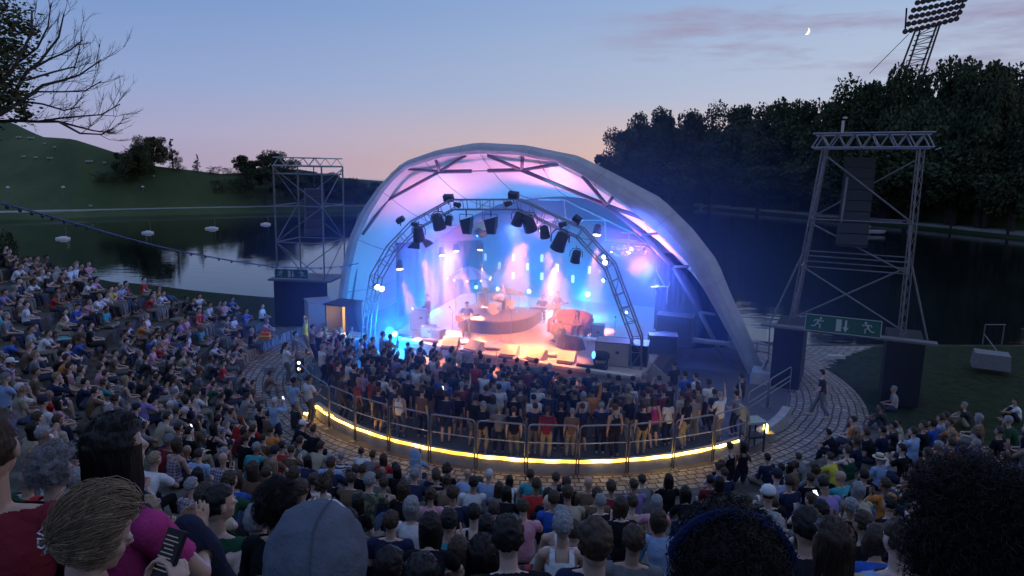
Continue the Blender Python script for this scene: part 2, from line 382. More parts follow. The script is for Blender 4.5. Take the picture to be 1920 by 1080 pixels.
def canopy():
    root = empty('stage_canopy', O, 'vaulted white membrane canopy on a tube frame, glowing pink over the stage', 'canopy')
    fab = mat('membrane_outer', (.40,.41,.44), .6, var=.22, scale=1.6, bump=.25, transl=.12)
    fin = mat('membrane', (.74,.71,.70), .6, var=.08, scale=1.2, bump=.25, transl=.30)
    n = 64
    ob = resample([SP(x, y, .9) for x, y in OUT_PX], n); om = resample([SP(x, y, .1) for x, y in OUT_PX], n)
    im = resample([SP(x, y, -.15) for x, y in INN_PX], n); ib = resample([SP(x, y, .5) for x, y in INN_PX], n)
    mb = MB(); vs = []
    for i in range(n):
        a, b = om[i], im[i]; bulge = -V*.22
        vs += [ob[i], om[i], a.lerp(b, .35)+bulge, a.lerp(b, .7)+bulge*.9, im[i], ib[i]]
    fs = [(i*6+j, i*6+j+1, (i+1)*6+j+1, (i+1)*6+j) for i in range(n-1) for j in range(5)]
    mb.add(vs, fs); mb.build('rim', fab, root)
    # seams of the rim: short raised straps over it
    for i in range(5, n-4, 7):
        MB().tube([vs[i*6]+Vector((0,0,.01))]+[vs[i*6+q]-V*.02 for q in (1,2,3,4)], .018, 4).build('rim_strap', mat('strap', (.30,.30,.31), .8), root)
    # membrane from the rim back to the rear arch
    rear_c = [SP(x, y, 8.0) for x, y in [(839,436),(885,405),(940,382),(1000,372),(1050,368),(1110,373),(1180,395),(1250,438),(1290,478)]]
    ul, ur = uvz(rear_c[0])[0], uvz(rear_c[-1])[0]; zl, zr = rear_c[0].z, rear_c[-1].z
    left = [S(ul-3.4, 8, 0), S(ul-3.1, 8, zl*.35), S(ul-2.2, 8, zl*.66), S(ul-1.0, 8, zl*.87)]
    right = [S(ur+.9, 8, zr*.85), S(ur+1.9, 8, zr*.62), S(ur+2.6, 8, zr*.33), S(ur+2.9, 8, 0)]
    rear = resample(left + rear_c + right, n)
    K = 12; vs = []
    for i in range(n):
        for k in range(K+1):
            t = k/K; p = ib[i].lerp(rear[i], t)
            p = p - Z*0.0 + Vector((0,0,1))*(-.55*math.sin(PI*t)*min(1, p.z/5)); vs.append(p)
    mb = MB(); mb.add(vs, [(i*(K+1)+k, (i+1)*(K+1)+k, (i+1)*(K+1)+k+1, i*(K+1)+k+1) for i in range(n-1) for k in range(K)])
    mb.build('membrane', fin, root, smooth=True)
    # rear wall of grey cloth
    mb = MB(); c = S((ul+ur)/2, 8.02, 0)
    mb.add([c] + [p+V*.02 for p in rear], [(0, i+1, i+2) for i in range(n-1)])
    mb.build('rear_wall', mat('grey_backdrop', (.16,.16,.17), .9, bump=.3, scale=2), root)
    # front frame: tubes between the nodes seen through the mouth
    A = lambda x, y, v=1.1: SP(x, y, v)
    nodes = dict(a=A(672,402), b=A(727,375), c=A(824,322), c2=A(884,321), d2=A(915,320), d=A(978,319), e=A(1138,385), f=A(1205,440), g=A(1262,500), h=A(1312,585))
    rimp = lambda x, y: SP(x, y, .6)
    segs = [('b','c',.085),('c','c2',.10),('d2','d',.10),('d','e',.10),('e','f',.11),('f','g',.10),('g','h',.09),('a','b',.075)]
    for p, q, r in segs: MB().tube([nodes[p], nodes[q]], r, 8).build('frame_tube', FRM, root, True)
    MB().tube([nodes['c2'], nodes['d2']], .03, 6).build('frame_rod', FRM, root)
    for nd, x, y, r in [('c',762,316,.075),('c',817,298,.09),('c',874,291,.085),('d',914,291,.085),('d',980,294,.09),('d',1046,308,.085),('e',1092,330,.09),('e',1150,368,.08),('b',735,325,.08),('b',706,352,.07),('e',1212,412,.10),
                        ('f',1232,438,.06),('g',1290,500,.07),('a',690,408,.06),('a',662,470,.07),('h',1340,590,.07),('b',680,440,.08)]:
        MB().tube([nodes[nd], rimp(x, y)], r, 8).build('frame_strut', FRM, root, True)
    MB().tube([A(680,440), A(668,500), A(660,560), A(655,612)], .09, 8).build('frame_leg', FRM, root, True)
    MB().tube([A(1312,585), A(1345,650), A(1385,706)], .10, 8).build('frame_leg', FRM, root, True)
    # seam cables along the membrane
    for i in range(4, n-4, 6):
        MB().tube([vs[i*(K+1)+k]-Vector((0,0,.03)) for k in range(0, K+1, 2)], .018, 4).build('seam_cable', mat('seam', (.25,.22,.25), .8), root)
    # rear truss tubes in front of the grey wall
    B = lambda x, y, v=7.6: SP(x, y, v)
    for a, b, r in [((1010,374),(1058,374),.06),((1058,374),(1062,412),.06),((1058,374),(1132,410),.06),((1132,410),(1190,438),.06),((1020,412),(1134,413),.05),((1134,410),(1136,452),.05),((1136,450),(1212,458),.05),((1190,438),(1240,478),.06),((1180,452),(1300,500),.05)]:
        MB().tube([B(*a), B(*b)], r, 6).build('rear_tube', MATS['galvanised_steel'], root)
    return vs, rear
can_vs, can_rear = canopy()
def foundations():
    for k, (x, y) in enumerate([(1440,715),(622,618)]):
        p = P(x, y, 0)
        t = empty('foot_block', p, ['concrete foot block under the near right end of the canopy rim', 'concrete foot block at the far left end of the canopy rim'][k], 'foot block', rz=SZ)
        MB().box((0,0,.25), (1.5,1.3,.5), taper=.85).build('block', mat('concrete', (.30,.30,.29), .9, var=.25, scale=3, bump=.4), t, local=True)
        MB().tube([(-.3,0,.4), (-.1,0,1.0)], .09).build('anchor_plate', steel, t, local=True)
foundations()
# ---------------------------------------------------------------- drapes left, right and behind the stage
def drape(name, u0, v0, u1, v1, z0, z1, label):
    mb = MB(); n = 40; vs = []
    for i in range(n+1):
        t = i/n; wv = .08*math.sin(i*2.1)+.05*math.sin(i*.9); d = Vector((v1-v0, u0-u1, 0)).normalized()
        for z in (z0, z1): vs.append(S(lerp(u0,u1,t)+d.x*wv, lerp(v0,v1,t)+d.y*wv, z))
    mb.add(vs, [(2*i, 2*i+2, 2*i+3, 2*i+1) for i in range(n)])
    o = mb.build(name, blackc, smooth=True); o.modifiers.new('thickness', 'SOLIDIFY').thickness = .03
    return tag(o, label, 'curtain')
drape('stage_curtain', 5.9, 2.2, 9.4, 4.4, 0, 4.9, 'black side curtain closing the right wing of the stage')
drape('stage_curtain', -9.4, 3.6, -5.6, 7.6, 0, 4.4, 'black side curtain closing the left wing of the stage')
# ---------------------------------------------------------------- stage platform
LIP = [(-5.3,-4.55),(-3.2,-5.05),(-1.0,-5.45),(1.1,-5.75),(3.6,-6.05),(6.6,-6.25)]
VL = -5.4
def lipv(u): return interp([p[0] for p in LIP], [p[1] for p in LIP], u)
def stage():
    root = empty('stage', S(.6, -2, 0), 'wide timber concert stage with lit edges below the canopy', 'stage')
    fl = mat('stage_boards', (.50,.40,.36), .5, var=.15, scale=2.0)
    fr = mat('stage_front_cloth', (.20,.17,.16), .9, bump=.3, scale=3)
    MB().slab([S(u,v,ZS-.12) for u, v in LIP]+[S(7.4,7.7,ZS-.12), S(-6.6,7.7,ZS-.12)], (0,0,.12)).build('deck', fl, root)
    MB().slab([S(u,v+.06,0) for u, v in LIP]+[S(7.3,7.6,0), S(-6.5,7.6,0)], (0,0,ZS-.122)).build('substructure', fr, root)
    MB().slab([S(u,v-1.35,0) for u, v in LIP]+[S(u,v+.05,0) for u, v in LIP[::-1]], (0,0,.62)).build('front_step', mat('step_boards', (.42,.30,.24), .6, var=.2, scale=3), root)
    ed = mat('white_edge', (.75,.72,.66), .4)
    MB().tube([S(u,v-.03,ZS+.03) for u, v in LIP], .06, 6).build('edge_rail', ed, root)
    MB().tube([S(u,v-1.4,.66) for u, v in LIP], .055, 6).build('edge_rail', ed, root)
    MB().tube([S(u,v-1.38,.30) for u, v in LIP[:-1]], .03, 6).build('edge_rail', ed, root)
    for u in (-.6, 1.6, 3.8):
        MB().slab([S(u,-4.9,ZS+.003), S(u+.06,-4.9,ZS+.003), S(u+1.26,4,ZS+.003), S(u+1.2,4,ZS+.003)], (0,0,.003)).build('floor_tape', mat('floor_tape', (.6,.5,.45), .5), root)
stage()
# ---------------------------------------------------------------- lighting truss arch
TV = -5.2
def truss(pts, wd, dp, r, name, root, m, step=.55, back=None):
    """a lattice of two or four chords with rungs and diagonals along pts; wd across, dp deep (along V)"""
    pts = [Vector(p) for p in pts]; n = len(pts); nor = []
    for i in range(n):
        d = (pts[min(i+1,n-1)]-pts[max(i-1,0)]).normalized(); nor.append(V.cross(d).normalized())
    ch = []
    for s_ in (-1, 1):
        for q in ((0, 1) if dp else (0,)):
            line = [pts[i]+nor[i]*wd/2*s_+V*dp*q for i in range(n)]; ch.append(line)
            MB().tube(line, r, 6).build(name+'_chord', m, root, True)
    A, B = ch[0], ch[2 if dp else 1]
    k = 0
    for i in range(n-1):
        seg = (pts[i+1]-pts[i]).length; c = max(1, int(seg/step)); mb = MB()
        for j in range(c+1):
            t = j/c; a, b = A[i].lerp(A[i+1], t), B[i].lerp(B[i+1], t)
            mb.tube([a, b], r*.55, 5)
            if dp: mb.tube([a+V*dp, b+V*dp], r*.55, 5); mb.tube([a, a+V*dp], r*.5, 4); mb.tube([b, b+V*dp], r*.5, 4)
            if j < c and ((i+j) % 2 == 0 or i in (0, n-2)) or j == 0 and c > 0 and i == 3:
                a2, b2 = A[i].lerp(A[i+1], (j+1)/c), B[i].lerp(B[i+1], (j+1)/c)
                mb.tube([a, b2] if j % 2 else [b, a2], r*.5, 4)
        mb.build(name+'_lattice', m, root); k += 1
T_PX = [(684,645),(690,585),(701,520),(731,468),(775,422),(844,384),(970,384),(1085,437),(1142,500),(1171,578),(1192,635),(1193,714)]
T_PTS = [SP(x, y, TV) for x, y in T_PX]
def truss_arch():
    T_PTS[0].z = max(T_PTS[0].z, 0.65) if False else T_PTS[0].z
    a = T_PTS[0].copy(); a.z = .0; b = T_PTS[-1].copy(); b.z = .64
    root = empty('lighting_truss', S(0, TV, 0), 'polygonal aluminium lighting truss arch carrying spotlights over the stage edge', 'truss')
    truss([a]+T_PTS[:-1]+[b], .42, .42, .032, 'truss', root, mat('truss_alu', (.22,.22,.25), .4, metal=.6))
truss_arch()
# ================================================================ TREES
leafm = mat('leaves', (.034,.046,.026), .85, col2=(.075,.095,.050), scale=.25, spec=.1, coord='Object')
barkm = mat('bark', (.045,.038,.032), .95, var=.3, scale=3, bump=.4)
def crown_mesh(kind, seed, n=8000, leaf=.023):
    rnd = random.Random(seed); vs = []; fs = []
    cl = []
    for _ in range(46):
        if kind == 'round':
            d = Vector((rnd.gauss(0,1), rnd.gauss(0,1), rnd.gauss(0,1))).normalized()*rnd.uniform(.35,.92); d.z = d.z*.92
            if d.z < -.5: d.z *= .6
            cl.append((d, rnd.uniform(.14,.30)))
        elif kind == 'cone':
            z = rnd.uniform(-1,1); rr_ = (1-z)/2*.85+.06; a = rnd.uniform(0,2*PI); cl.append((Vector((math.cos(a)*rr_*rnd.uniform(.4,1), math.sin(a)*rr_*rnd.uniform(.4,1), z)), .06+.15*(1-z)/2))
        elif kind == 'willow':
            a = rnd.uniform(0,2*PI); q = rnd.uniform(.3,1); cl.append((Vector((math.cos(a)*q, math.sin(a)*q, .8-q*q*.9-rnd.uniform(0,.7)*q)), rnd.uniform(.12,.22)))
        else:
            a = rnd.uniform(0,2*PI); q = math.sqrt(rnd.random()); cl.append((Vector((math.cos(a)*q*.8, math.sin(a)*q*.8, rnd.uniform(-.8,.7))), rnd.uniform(.15,.3)))
    for i in range(n):
        c, r = cl[rnd.randrange(len(cl))]
        d = Vector((rnd.gauss(0,1), rnd.gauss(0,1), rnd.gauss(0,.75))).normalized()*r*rnd.random()**.4
        p = c+d; a = Vector((rnd.gauss(0,1), rnd.gauss(0,1), rnd.gauss(0,1))).normalized(); x, y = ortho(a); s_ = leaf*rnd.uniform(.6,1.5)
        if kind == 'willow': y = (y*.4+Vector((0,0,1))).normalized()*1.8
        o = len(vs); vs += [p-x*s_-y*s_*.5, p+x*s_*.2-y*s_, p+x*s_, p+y*s_*.9]; fs.append((o,o+1,o+2,o+3))
    me = bpy.data.meshes.new('crown'); me.from_pydata(vs, [], fs); me.materials.append(leafm); return me
CROWNS = {k: [crown_mesh(k, 10*i+j+3, n) for j in range(m)] for i, (k, m, n) in enumerate([('round',4,22000),('cone',1,3500),('willow',1,6000),('bush',1,3500)])}
def trunk_mesh(seed):
    rnd = random.Random(seed); mb = MB()
    mb.tube([(0,0,-.05), (0.01,0,.2), (0,.01,.45), (.01,0,.7)], [.03,.022,.018,.008], 7)
    for i in range(7):
        a = rnd.uniform(0,2*PI); z = rnd.uniform(.3,.6); q = rnd.uniform(.12,.26)
        mb.tube([(0,0,z), (math.cos(a)*q*.5, math.sin(a)*q*.5, z+.1), (math.cos(a)*q, math.sin(a)*q, z+.22)], [.011,.007,.003], 5)
    return mb.mesh('trunk', barkm)
TRUNKS = [trunk_mesh(k) for k in range(3)]
tree_n = [0]
def tree(kind, base, h, rad, label, group, name=None, trunkf=.30):
    t = empty(name or {'round':'broadleaf_tree','cone':'conifer_tree','willow':'willow_tree','bush':'shrub'}[kind], base, label, 'shrub' if kind == 'bush' else 'tree', group, rz=random.uniform(0,6))
    k = tree_n[0]; tree_n[0] += 1
    c = bpy.data.objects.new('crown', CROWNS[kind][k % len(CROWNS[kind])]); scn.collection.objects.link(c); c.parent = t
    lo = h*.02 if kind != 'bush' else 0
    hz = (h-lo)/2*(1.1 if kind == 'round' else 1.02); c.location = (0,0,lo+(h-lo)/2); c.scale = (rad*1.12, rad*1.12, hz)
    s_ = bpy.data.objects.new('trunk', TRUNKS[k % 3]); scn.collection.objects.link(s_); s_.parent = t; s_.scale = (h*1.0, h*1.0, h)
    return t
def far_at(px, py):
    best = None
    for k in range(0, 121):
        p = far_point(px, k/120); y = proj(p)[1]
        if best is None or abs(y-py) < best[0]: best = (abs(y-py), p)
    return best[1]
def tree_px(kind, px, base_py, top_py, wpx, label, group, over=0):
    b = far_at(px, base_py); d = math.hypot(b.x, b.y)
    r_ = ray(px, top_py); top = EYE + r_.z/math.hypot(r_.x, r_.y)*d
    return tree(kind, b-Vector((0,0,.2)), top-b.z, wpx/2/F*d*1.05, label, group)
G1 = 'trees on the far hill'
tree_px('round', 262, 335, 254, 62, 'dark dense broad tree in front of the group on the hillside', G1)
tree_px('round', 292, 318, 250, 55, 'tall round tree in the middle of the hillside group', G1)
tree_px('cone', 330, 308, 258, 36, 'slim ragged conifer beside the round tree on the hill', G1)
tree_px('cone', 375, 316, 287, 20, 'small pointed conifer alone on the hill skyline', G1)
tree_px('round', 500, 345, 272, 100, 'big domed tree on the skyline above the lake', G1)
tree_px('willow', 497, 385, 302, 74, 'willow hanging over the far lakeshore before the domed tree', G1)
tree_px('round', 560, 372, 314, 84, 'dark tree on the far shore behind the small speaker tower', G1)
tree_px('round', 610, 375, 318, 79, 'tree on the far shore between speaker tower and canopy', G1)
tree_px('round', 668, 380, 326, 91, 'bushy tree on the far shore beside the canopy', G1)
for k, (x, b, t_, w_) in enumerate([(405,322,308,26),(436,325,311,30),(460,325,306,22),(200,340,318,44),(238,340,318,50),(420,362,330,36),(455,352,328,40)]):
    tree_px('bush', x, b, t_, w_, ['low shrub on the skyline beside the lone conifer','wide low shrub on the hill skyline','shrub at the foot of the domed tree','low bush at the foot of the hillside group, outer one','low bush touching the broad hillside tree','small bush halfway down the slope over the lake','bush on the slope beside the willow'][k], 'shrubs on the far hill')
G2 = 'big trees beyond the lake'
RT = [(1135,400,296,60),(1165,392,240,74),(1215,392,205,84),(1262,394,199,86),(1322,398,205,90),(1375,402,190,92),(1432,406,186,96),(1490,411,178,100),(1548,416,160,100),(1606,421,142,104),(1662,426,128,104),(1720,431,108,112),(1782,436,97,116),(1838,441,103,100)]
lab = ['lowest tree at the canopy end of the dark row','second tree of the dark row, rising from the canopy end','domed tree third from the canopy end of the row','domed tree with feathery top behind the canopy rim','tree with a sky gap to its right, over the lake path','tree in the row above the start of the pale lake path','tree in the row under the small pink cloud','tree in the row under the moon','tree behind the scaffold tower with ragged top','tree rising behind the top truss of the scaffold','tree left of the floodlight mast foot','tree hiding the foot of the floodlight mast','highest tree of the whole row','last tall tree where the row breaks to open sky']
for k, (x, b, t_, w_) in enumerate(RT): tree_px('round', x, b-13, t_-8, w_*1.35, lab[k], G2)
lab2 = ['lower tree filling the row beneath the domed trees','lower tree behind the pale walk','lower tree behind the lake walk','lower tree seen through the scaffold tower top','lower tree seen through the scaffold tower','lower tree beside the scaffold tower','lower tree at the frame edge','tree at the frame edge under the second mast','lower tree below the highest one']
for k, (x, b, t_, w_) in enumerate([(1240,396,280,150),(1330,400,270,150),(1420,406,262,150),(1520,413,252,160),(1610,421,240,160),(1700,429,225,170),(1790,436,215,170),(1900,446,182,120),(1850,440,235,150)]):
    tree_px('round', x, b-9, t_, w_*1.2, lab2[k]+(', third' if k == 2 else ''), G2)
# near tree on the left: bare limbs reaching into the picture, leafy part at the edge
def near_tree():
    Y = 15.0; rnd = random.Random(5)
    root = empty('bare_tree', (PY(-190, 300, Y).x, Y, 6.5), 'near tree leaning in from the side, half leafy and half bare twigs', 'tree')
    Q = lambda x, y, k=0: PY(x, y, Y+k)
    mb = MB()
    tr = [Vector((Q(-190,300).x, Y, 4.5)), Q(-185,260), Q(-150,180,.3), Q(-120,60,.4), Q(-110,-120,.5)]
    mb.tube(tr, [.34,.27,.2,.14,.06], 9); mb.build('trunk', barkm, root, True)
    mains = [[(-185,262),(-80,236),(-20,229),(30,226),(70,228),(110,228),(140,236),(175,245),(215,250)],
             [(70,228),(110,222),(150,218),(190,215),(225,195)], [(-150,200),(-60,225),(0,215),(40,190),(80,160),(120,150),(150,140),(190,112)],
             [(40,190),(70,172),(120,172),(160,170),(190,152)], [(40,190),(80,195),(120,207),(150,200)],
             [(-150,190),(-40,215),(10,205),(50,135),(75,115),(110,70),(120,25)], [(50,135),(95,110),(130,95),(155,75)],
             [(-150,170),(-30,170),(0,160),(30,120),(60,60),(60,20)], [(50,150),(100,135),(140,125),(150,92)], [(30,120),(70,90),(90,50),(96,5)], [(110,228),(150,250),(190,252),(213,240)]]
    for i, m_ in enumerate(mains):
        mb = MB(); pts = [Q(x, y, .5*math.sin(i*2.3+j*.4)) for j, (x, y) in enumerate(m_)]
        r0 = .050 if i in (0, 2, 5, 7) else .020; k = len(pts)
        mb.tube(pts, [r0*(1-j/k)+.006 for j in range(k)], 6)
        def twig(p, d, ln, r, dep):
            q = p+d*ln*.5+Vector((rnd.uniform(-.1,.1), rnd.uniform(-.2,.2), rnd.uniform(0,.1)))*ln; e = q+(d+Vector((0,0,.35))).normalized()*ln*.5
            mb.tube([p, q, e], [r, r*.7, r*.4], 4, cap=False)
            if dep > 0:
                for _ in range(3):
                    s_ = p.lerp(e, rnd.uniform(.25,.95)); dd = (d+Vector((rnd.uniform(-.7,.7), rnd.uniform(-.5,.5), rnd.uniform(-.35,.8)))).normalized(); twig(s_, dd, ln*rnd.uniform(.4,.65), r*.6, dep-1)
        for j in range(1, k-1) if i not in (0,2,5,7) else range(3, k-1):
            for _ in range(3):
                p = pts[j].lerp(pts[j+1], rnd.random()); d = (pts[j+1]-pts[j]).normalized()
                dd = (d*.9+Vector((rnd.uniform(-.2,.4), rnd.uniform(-.6,.6), rnd.uniform(-.5,.8)))).normalized(); twig(p, dd, rnd.uniform(.30,.65), .0075, 2)
        mb.build('limb', barkm, root)
    vs = []; fs = []
    for (x, y, r, n) in [(0,30,.55,260),(-20,80,.6,300),(25,95,.45,240),(10,140,.5,300),(-10,180,.5,260),(30,185,.3,130),(48,215,.18,50),(-30,130,.7,300),(60,55,.2,40),(30,40,.28,80),(-60,40,.8,300),(-60,180,.7,300)]:
        c = Q(x, y, rnd.uniform(-.5,.5))
        for _ in range(int(n*2.2)):
            p = c+Vector((rnd.gauss(0,.45), rnd.gauss(0,.5), rnd.gauss(0,.45)))*r; a = Vector((rnd.gauss(0,1), rnd.gauss(0,1), rnd.gauss(0,1))).normalized(); u_, v_ = ortho(a); s_ = rnd.uniform(.035,.065)
            o = len(vs); vs += [p-u_*s_, p-v_*s_*.5, p+u_*s_, p+v_*s_*.5]; fs.append((o,o+1,o+2,o+3))
    m = MB(); m.add(vs, fs); m.build('crown', leafm, root)
near_tree()
def near_bush():    # dark foliage low at the left edge, a neighbour crown on the rise
    t = tree('round', Vector((-29.5,36,-.2)), 8.6, 2.6, 'dark leafy tree at the frame edge above the top row of the bank', None); t['category'] = 'tree'
near_bush()
# ================================================================ FLOODLIGHT MASTS, MOON
def mast():
    Y = 215; A = lambda x, y, k=0: PY(x, y, Y+k); dark = mat('mast_paint', (.035,.035,.04), .7)
    root = empty('floodlight_mast', (A(1700,400).x, Y, 0), 'tall leaning floodlight mast with five rows of lamps above the trees', 'floodlight mast')
    f = PY(1640, 330, Y)
    for (a, b) in [((1716,58),(1688,132)), ((1725,58),(1700,132)), ((1757,46),(1726,132)), ((1763,44),(1734,132))]:
        d = (A(*b)-A(*a)); MB().tube([A(*a), A(*b), A(*b)+d*2.4], .28, 6).build('leg', dark, root)
    mb = MB()
    for k in range(9):
        t = k/8; p = lerp(Vector((1720,58)), Vector((1694,132)), t); q = lerp(Vector((1760,45)), Vector((1730,132)), t); t2 = min(1, t+1/8); q2 = lerp(Vector((1760,45)), Vector((1730,132)), t2); p2 = lerp(Vector((1720,58)), Vector((1694,132)), t2)
        mb.tube([A(p.x,p.y), A(q.x,q.y)], .13, 4); mb.tube([A(p.x,p.y), A(q2.x,q2.y)] if k % 2 else [A(q.x,q.y), A(p2.x,p2.y)], .11, 4)
    mb.build('bracing', dark, root)
    for r, (a, b, c) in enumerate([((1720,6),(1768,-4),(1815,-16)), ((1713,20),(1762,9),(1809,0)), ((1708,33),(1756,22),(1804,12)), ((1703,46),(1750,36),(1799,24)), ((1697,60),(1745,48),(1793,36))]):
        MB().tube([A(a[0],a[1]), A(b[0],b[1]+1), A(c[0],c[1])], .35, 6).build('lamp_rail', dark, root)
        n = 10
        for k in range(n):
            t = k/(n-1); x = lerp(a[0], c[0], t); y = lerp(a[1], c[1], t)+1.0*math.sin(PI*t)
            mb = MB(); R = (Vector((-.4,-.9,-.25))).to_track_quat('Z','Y').to_matrix(); mb.lathe(A(x, y-1, -1), [(.3,-.8),(.72,.15),(.78,.4)], 10, R); mb.build('lamp', dark, root)
        MB().tube([A(1697,60), A(1700,15)], .25, 5).build('frame_post', dark, root); MB().tube([A(1793,36), A(1812,-14)], .25, 5).build('frame_post', dark, root)
    MB().tube([A(1704,64), A(1630,138)], .10, 4).build('guy_wire', dark, root)
    Y2 = 260; B = lambda x, y: PY(x, y, Y2)
    r2 = empty('floodlight_mast', (B(1915,400).x, Y2, 0), 'far floodlight mast just entering at the picture edge over the trees', 'floodlight mast')
    MB().tube([B(1912,180), B(1905,330)], .4, 6).build('leg', dark, r2)
    for k in range(4):
        MB().tube([B(1888+k*3,182-k*6), B(1945,172-k*6)], .35, 5).build('lamp_rail', dark, r2)
        for j in range(5): MB().lathe(B(1893+k*3+j*11,180-k*6-j), [(.4,-.8),(1.0,.6)], 8, Vector((-.4,-.9,-.2)).to_track_quat('Z','Y').to_matrix()).build('lamp', dark, r2)
    MB().tube([B(1890,158), B(1930,155)], .2, 5).build('frame_post', dark, r2)
mast()
def moon():
    Y = 1500; c = PY(1512, 58, Y); px = Y/F; up = (PY(1512,57,Y)-PY(1512,59,Y)).normalized(); rt = (PY(1513,58,Y)-PY(1511,58,Y)).normalized(); R = 6.6*px
    a0 = -.55; pts = []; n = 18
    for k in range(n+1):
        a = -PI/2+PI*k/n; pts.append((R*math.cos(a), R*math.sin(a)))
    for k in range(n+1):
        a = PI/2-PI*k/n; pts.append((R*.35*math.cos(a)-0*R, R*math.sin(a)))
    t = -.5; w3 = [c+rt*(x*math.cos(t)-y*math.sin(t))+up*(x*math.sin(t)+y*math.cos(t)) for x, y in pts[:-1] if True]
    mb = MB(); m = n+1; vs = []
    for k in range(m):
        a = w3[k]; b = w3[2*m-2-k] if k > 0 else w3[k]
        if k in (0, m-1): b = a
        vs += [a, b]
    mb.add(vs + [v+Vector((0,3,0)) for v in vs], [(2*k, 2*k+2, 2*k+3, 2*k+1) for k in range(m-1)])
    o = mb.build('moon', mat('moonlight', (0,0,0), 1, emit=(1.0,.86,.55), estr=1.6)); tag(o, 'thin pale yellow crescent moon in the open evening sky', 'moon')
moon()
# ================================================================ ON AND ROUND THE LAKE
whitep = mat('white_paint', (.62,.62,.64), .5, var=.1, scale=2)
for k, (x, y, w_, l_) in enumerate([(118,448,25,'white floating pontoon lying closest to the bank seats'),(277,437,21,'bright white pontoon between two others on the dark water'),(397,429,25,'longer white pontoon with a low second raft beside it'),(498,421,19,'farthest white pontoon, in front of the willow reflection')]):
    p = P(x, y, -.6); s_ = w_/F*p.y*.85; t = empty('pontoon', p, l_, 'pontoon', 'pontoons on the lake')
    MB().box((0,0,.08), (s_,.8,.22), taper=.94).build('hull', whitep, t, local=True)
    MB().box((s_*.05,0,.24), (s_*.55,.5,.12), taper=.8).build('cover', whitep, t, local=True)
    MB().tube([(s_*.3,0,.3), (s_*.3,0,1.4)], .03).build('pole', dsteel, t, local=True)
for k, (x, l_) in enumerate([(123,'thin lamp post on the lake walk above the first pontoon'),(271,'lamp post on the lake walk, centre of the left shore'),(411,'lamp post on the lake walk near the willow'),(20,'lamp post on the lake walk by the leafy edge tree'),(546,'lamp post on the lake walk behind the small speaker tower')]):
    d0 = far_dist(x); dd = ray(x, 400); a = math.atan2(dd.x, dd.y); p = Vector((math.sin(a)*(d0+6.2), math.cos(a)*(d0+6.2), .2))
    t = empty('street_lamp', p, l_, 'street lamp', 'lamps along the lake walk')
    MB().tube([(0,0,0), (0,0,3.6)], [.07,.045], 6).build('post', dsteel, t, local=True); MB().lathe((0,0,3.6), [(.05,0),(.28,.12),(.24,.3),(.08,.38)], 8).build('lamp_head', mat('lamp_head', (.5,.5,.48), .5), t, local=True)
for k, (x, y, w_) in enumerate([(50,258,9),(72,259,14),(98,270,7),(115,276,8),(56,294,11),(78,295,10),(104,297,14),(175,302,16),(203,305,6),(291,330,5),(170,386,4)]):
    p = far_at(x, y); s_ = w_/F*p.y*.75; t = MB().box((0,0,.05), (s_,.4,.3), taper=.9).box((s_*.1,-.35,.05), (s_*.8,.3,.25)).build('stone_bench', mat('dull_white', (.30,.30,.31), .6)); t.location = p; t.rotation_euler = (0,0,.1*k)
    tag(t, ['pale stone terrace bench highest on the hill','long pale terrace bench on the hilltop path','small pale block a little below the hilltop path','pale block on the slope right under the hilltop','pale bench on the hill below the leafy edge tree','pale bench on the hill, second along the lower path','long pale bench in the middle of the lower hill path','longest pale bench, at the end of the lower hill path','tiny pale block past the longest bench','tiny pale block under the hillside tree group','tiny pale block just above the lake walk'][k], 'bench', 'pale benches on the hill')
for k, (x, y, w_) in enumerate([(1640,437,48),(1622,428,26),(1683,378,22),(1900,403,22),(1314,398,9)]):
    p = P(x, y, -.4) if k < 2 else far_at(x, y); s_ = w_/F*p.y
    t = empty('rowing_boat', p, ['pale rowing boat moored under the lake path behind the scaffold','second pale rowing boat moored beside the longer one','upturned pale boat on the dark slope over the lake path','pale boat lying on the bank at the frame edge','small pale boat at the start of the lake path'][k], 'boat', 'rowing boats', rz=.1)
    pts = [(-.5,0),(-.42,.1),(-.1,.16),(.3,.13),(.5,0),(.3,-.13),(-.1,-.16),(-.42,-.1)]
    mb = MB(); vs = [(a*s_*.8, b*s_*.8, 0) for a, b in pts]+[(a*s_, b*s_, .45) for a, b in pts]; mb.add(vs, [tuple(range(7,-1,-1))]+[(i, (i+1)%8, 8+(i+1)%8, 8+i) for i in range(8)]); mb.build('hull', mat('dull_white', (.30,.30,.31), .6), t, local=True)
    MB().box((0,0,.36), (s_*.1,s_*.26,.05)).box((s_*.25,0,.36), (s_*.08,s_*.2,.05)).build('seat_plank', whitep, t, local=True)
# cable with little lamps from the bank to the canopy
def light_cable():
    c = [(-60,366,11),(0,380,13.5),(100,407,17),(170,427,19.5),(250,450,22),(340,472,25),(440,490,28),(510,500,30),(590,503,32.5),(640,500,34.5),(672,494,36)]
    pts = [PY(x, y, d) for x, y, d in c]; root = empty('light_cable', pts[5], 'sagging blue cable with small lamps strung from the bank to the canopy', 'cable')
    MB().tube(pts, [.028]*len(pts), 6).build('cable', mat('blue_cable', (.02,.03,.07), .7), root, True)
    d = resample(pts, 34)
    for p in d[1:-1]: MB().ell(p-Vector((0,0,.05)), .045, n=6, k=4).build('bulb', mat('unlit_bulb', (.02,.02,.03), .3), root)
light_cable()
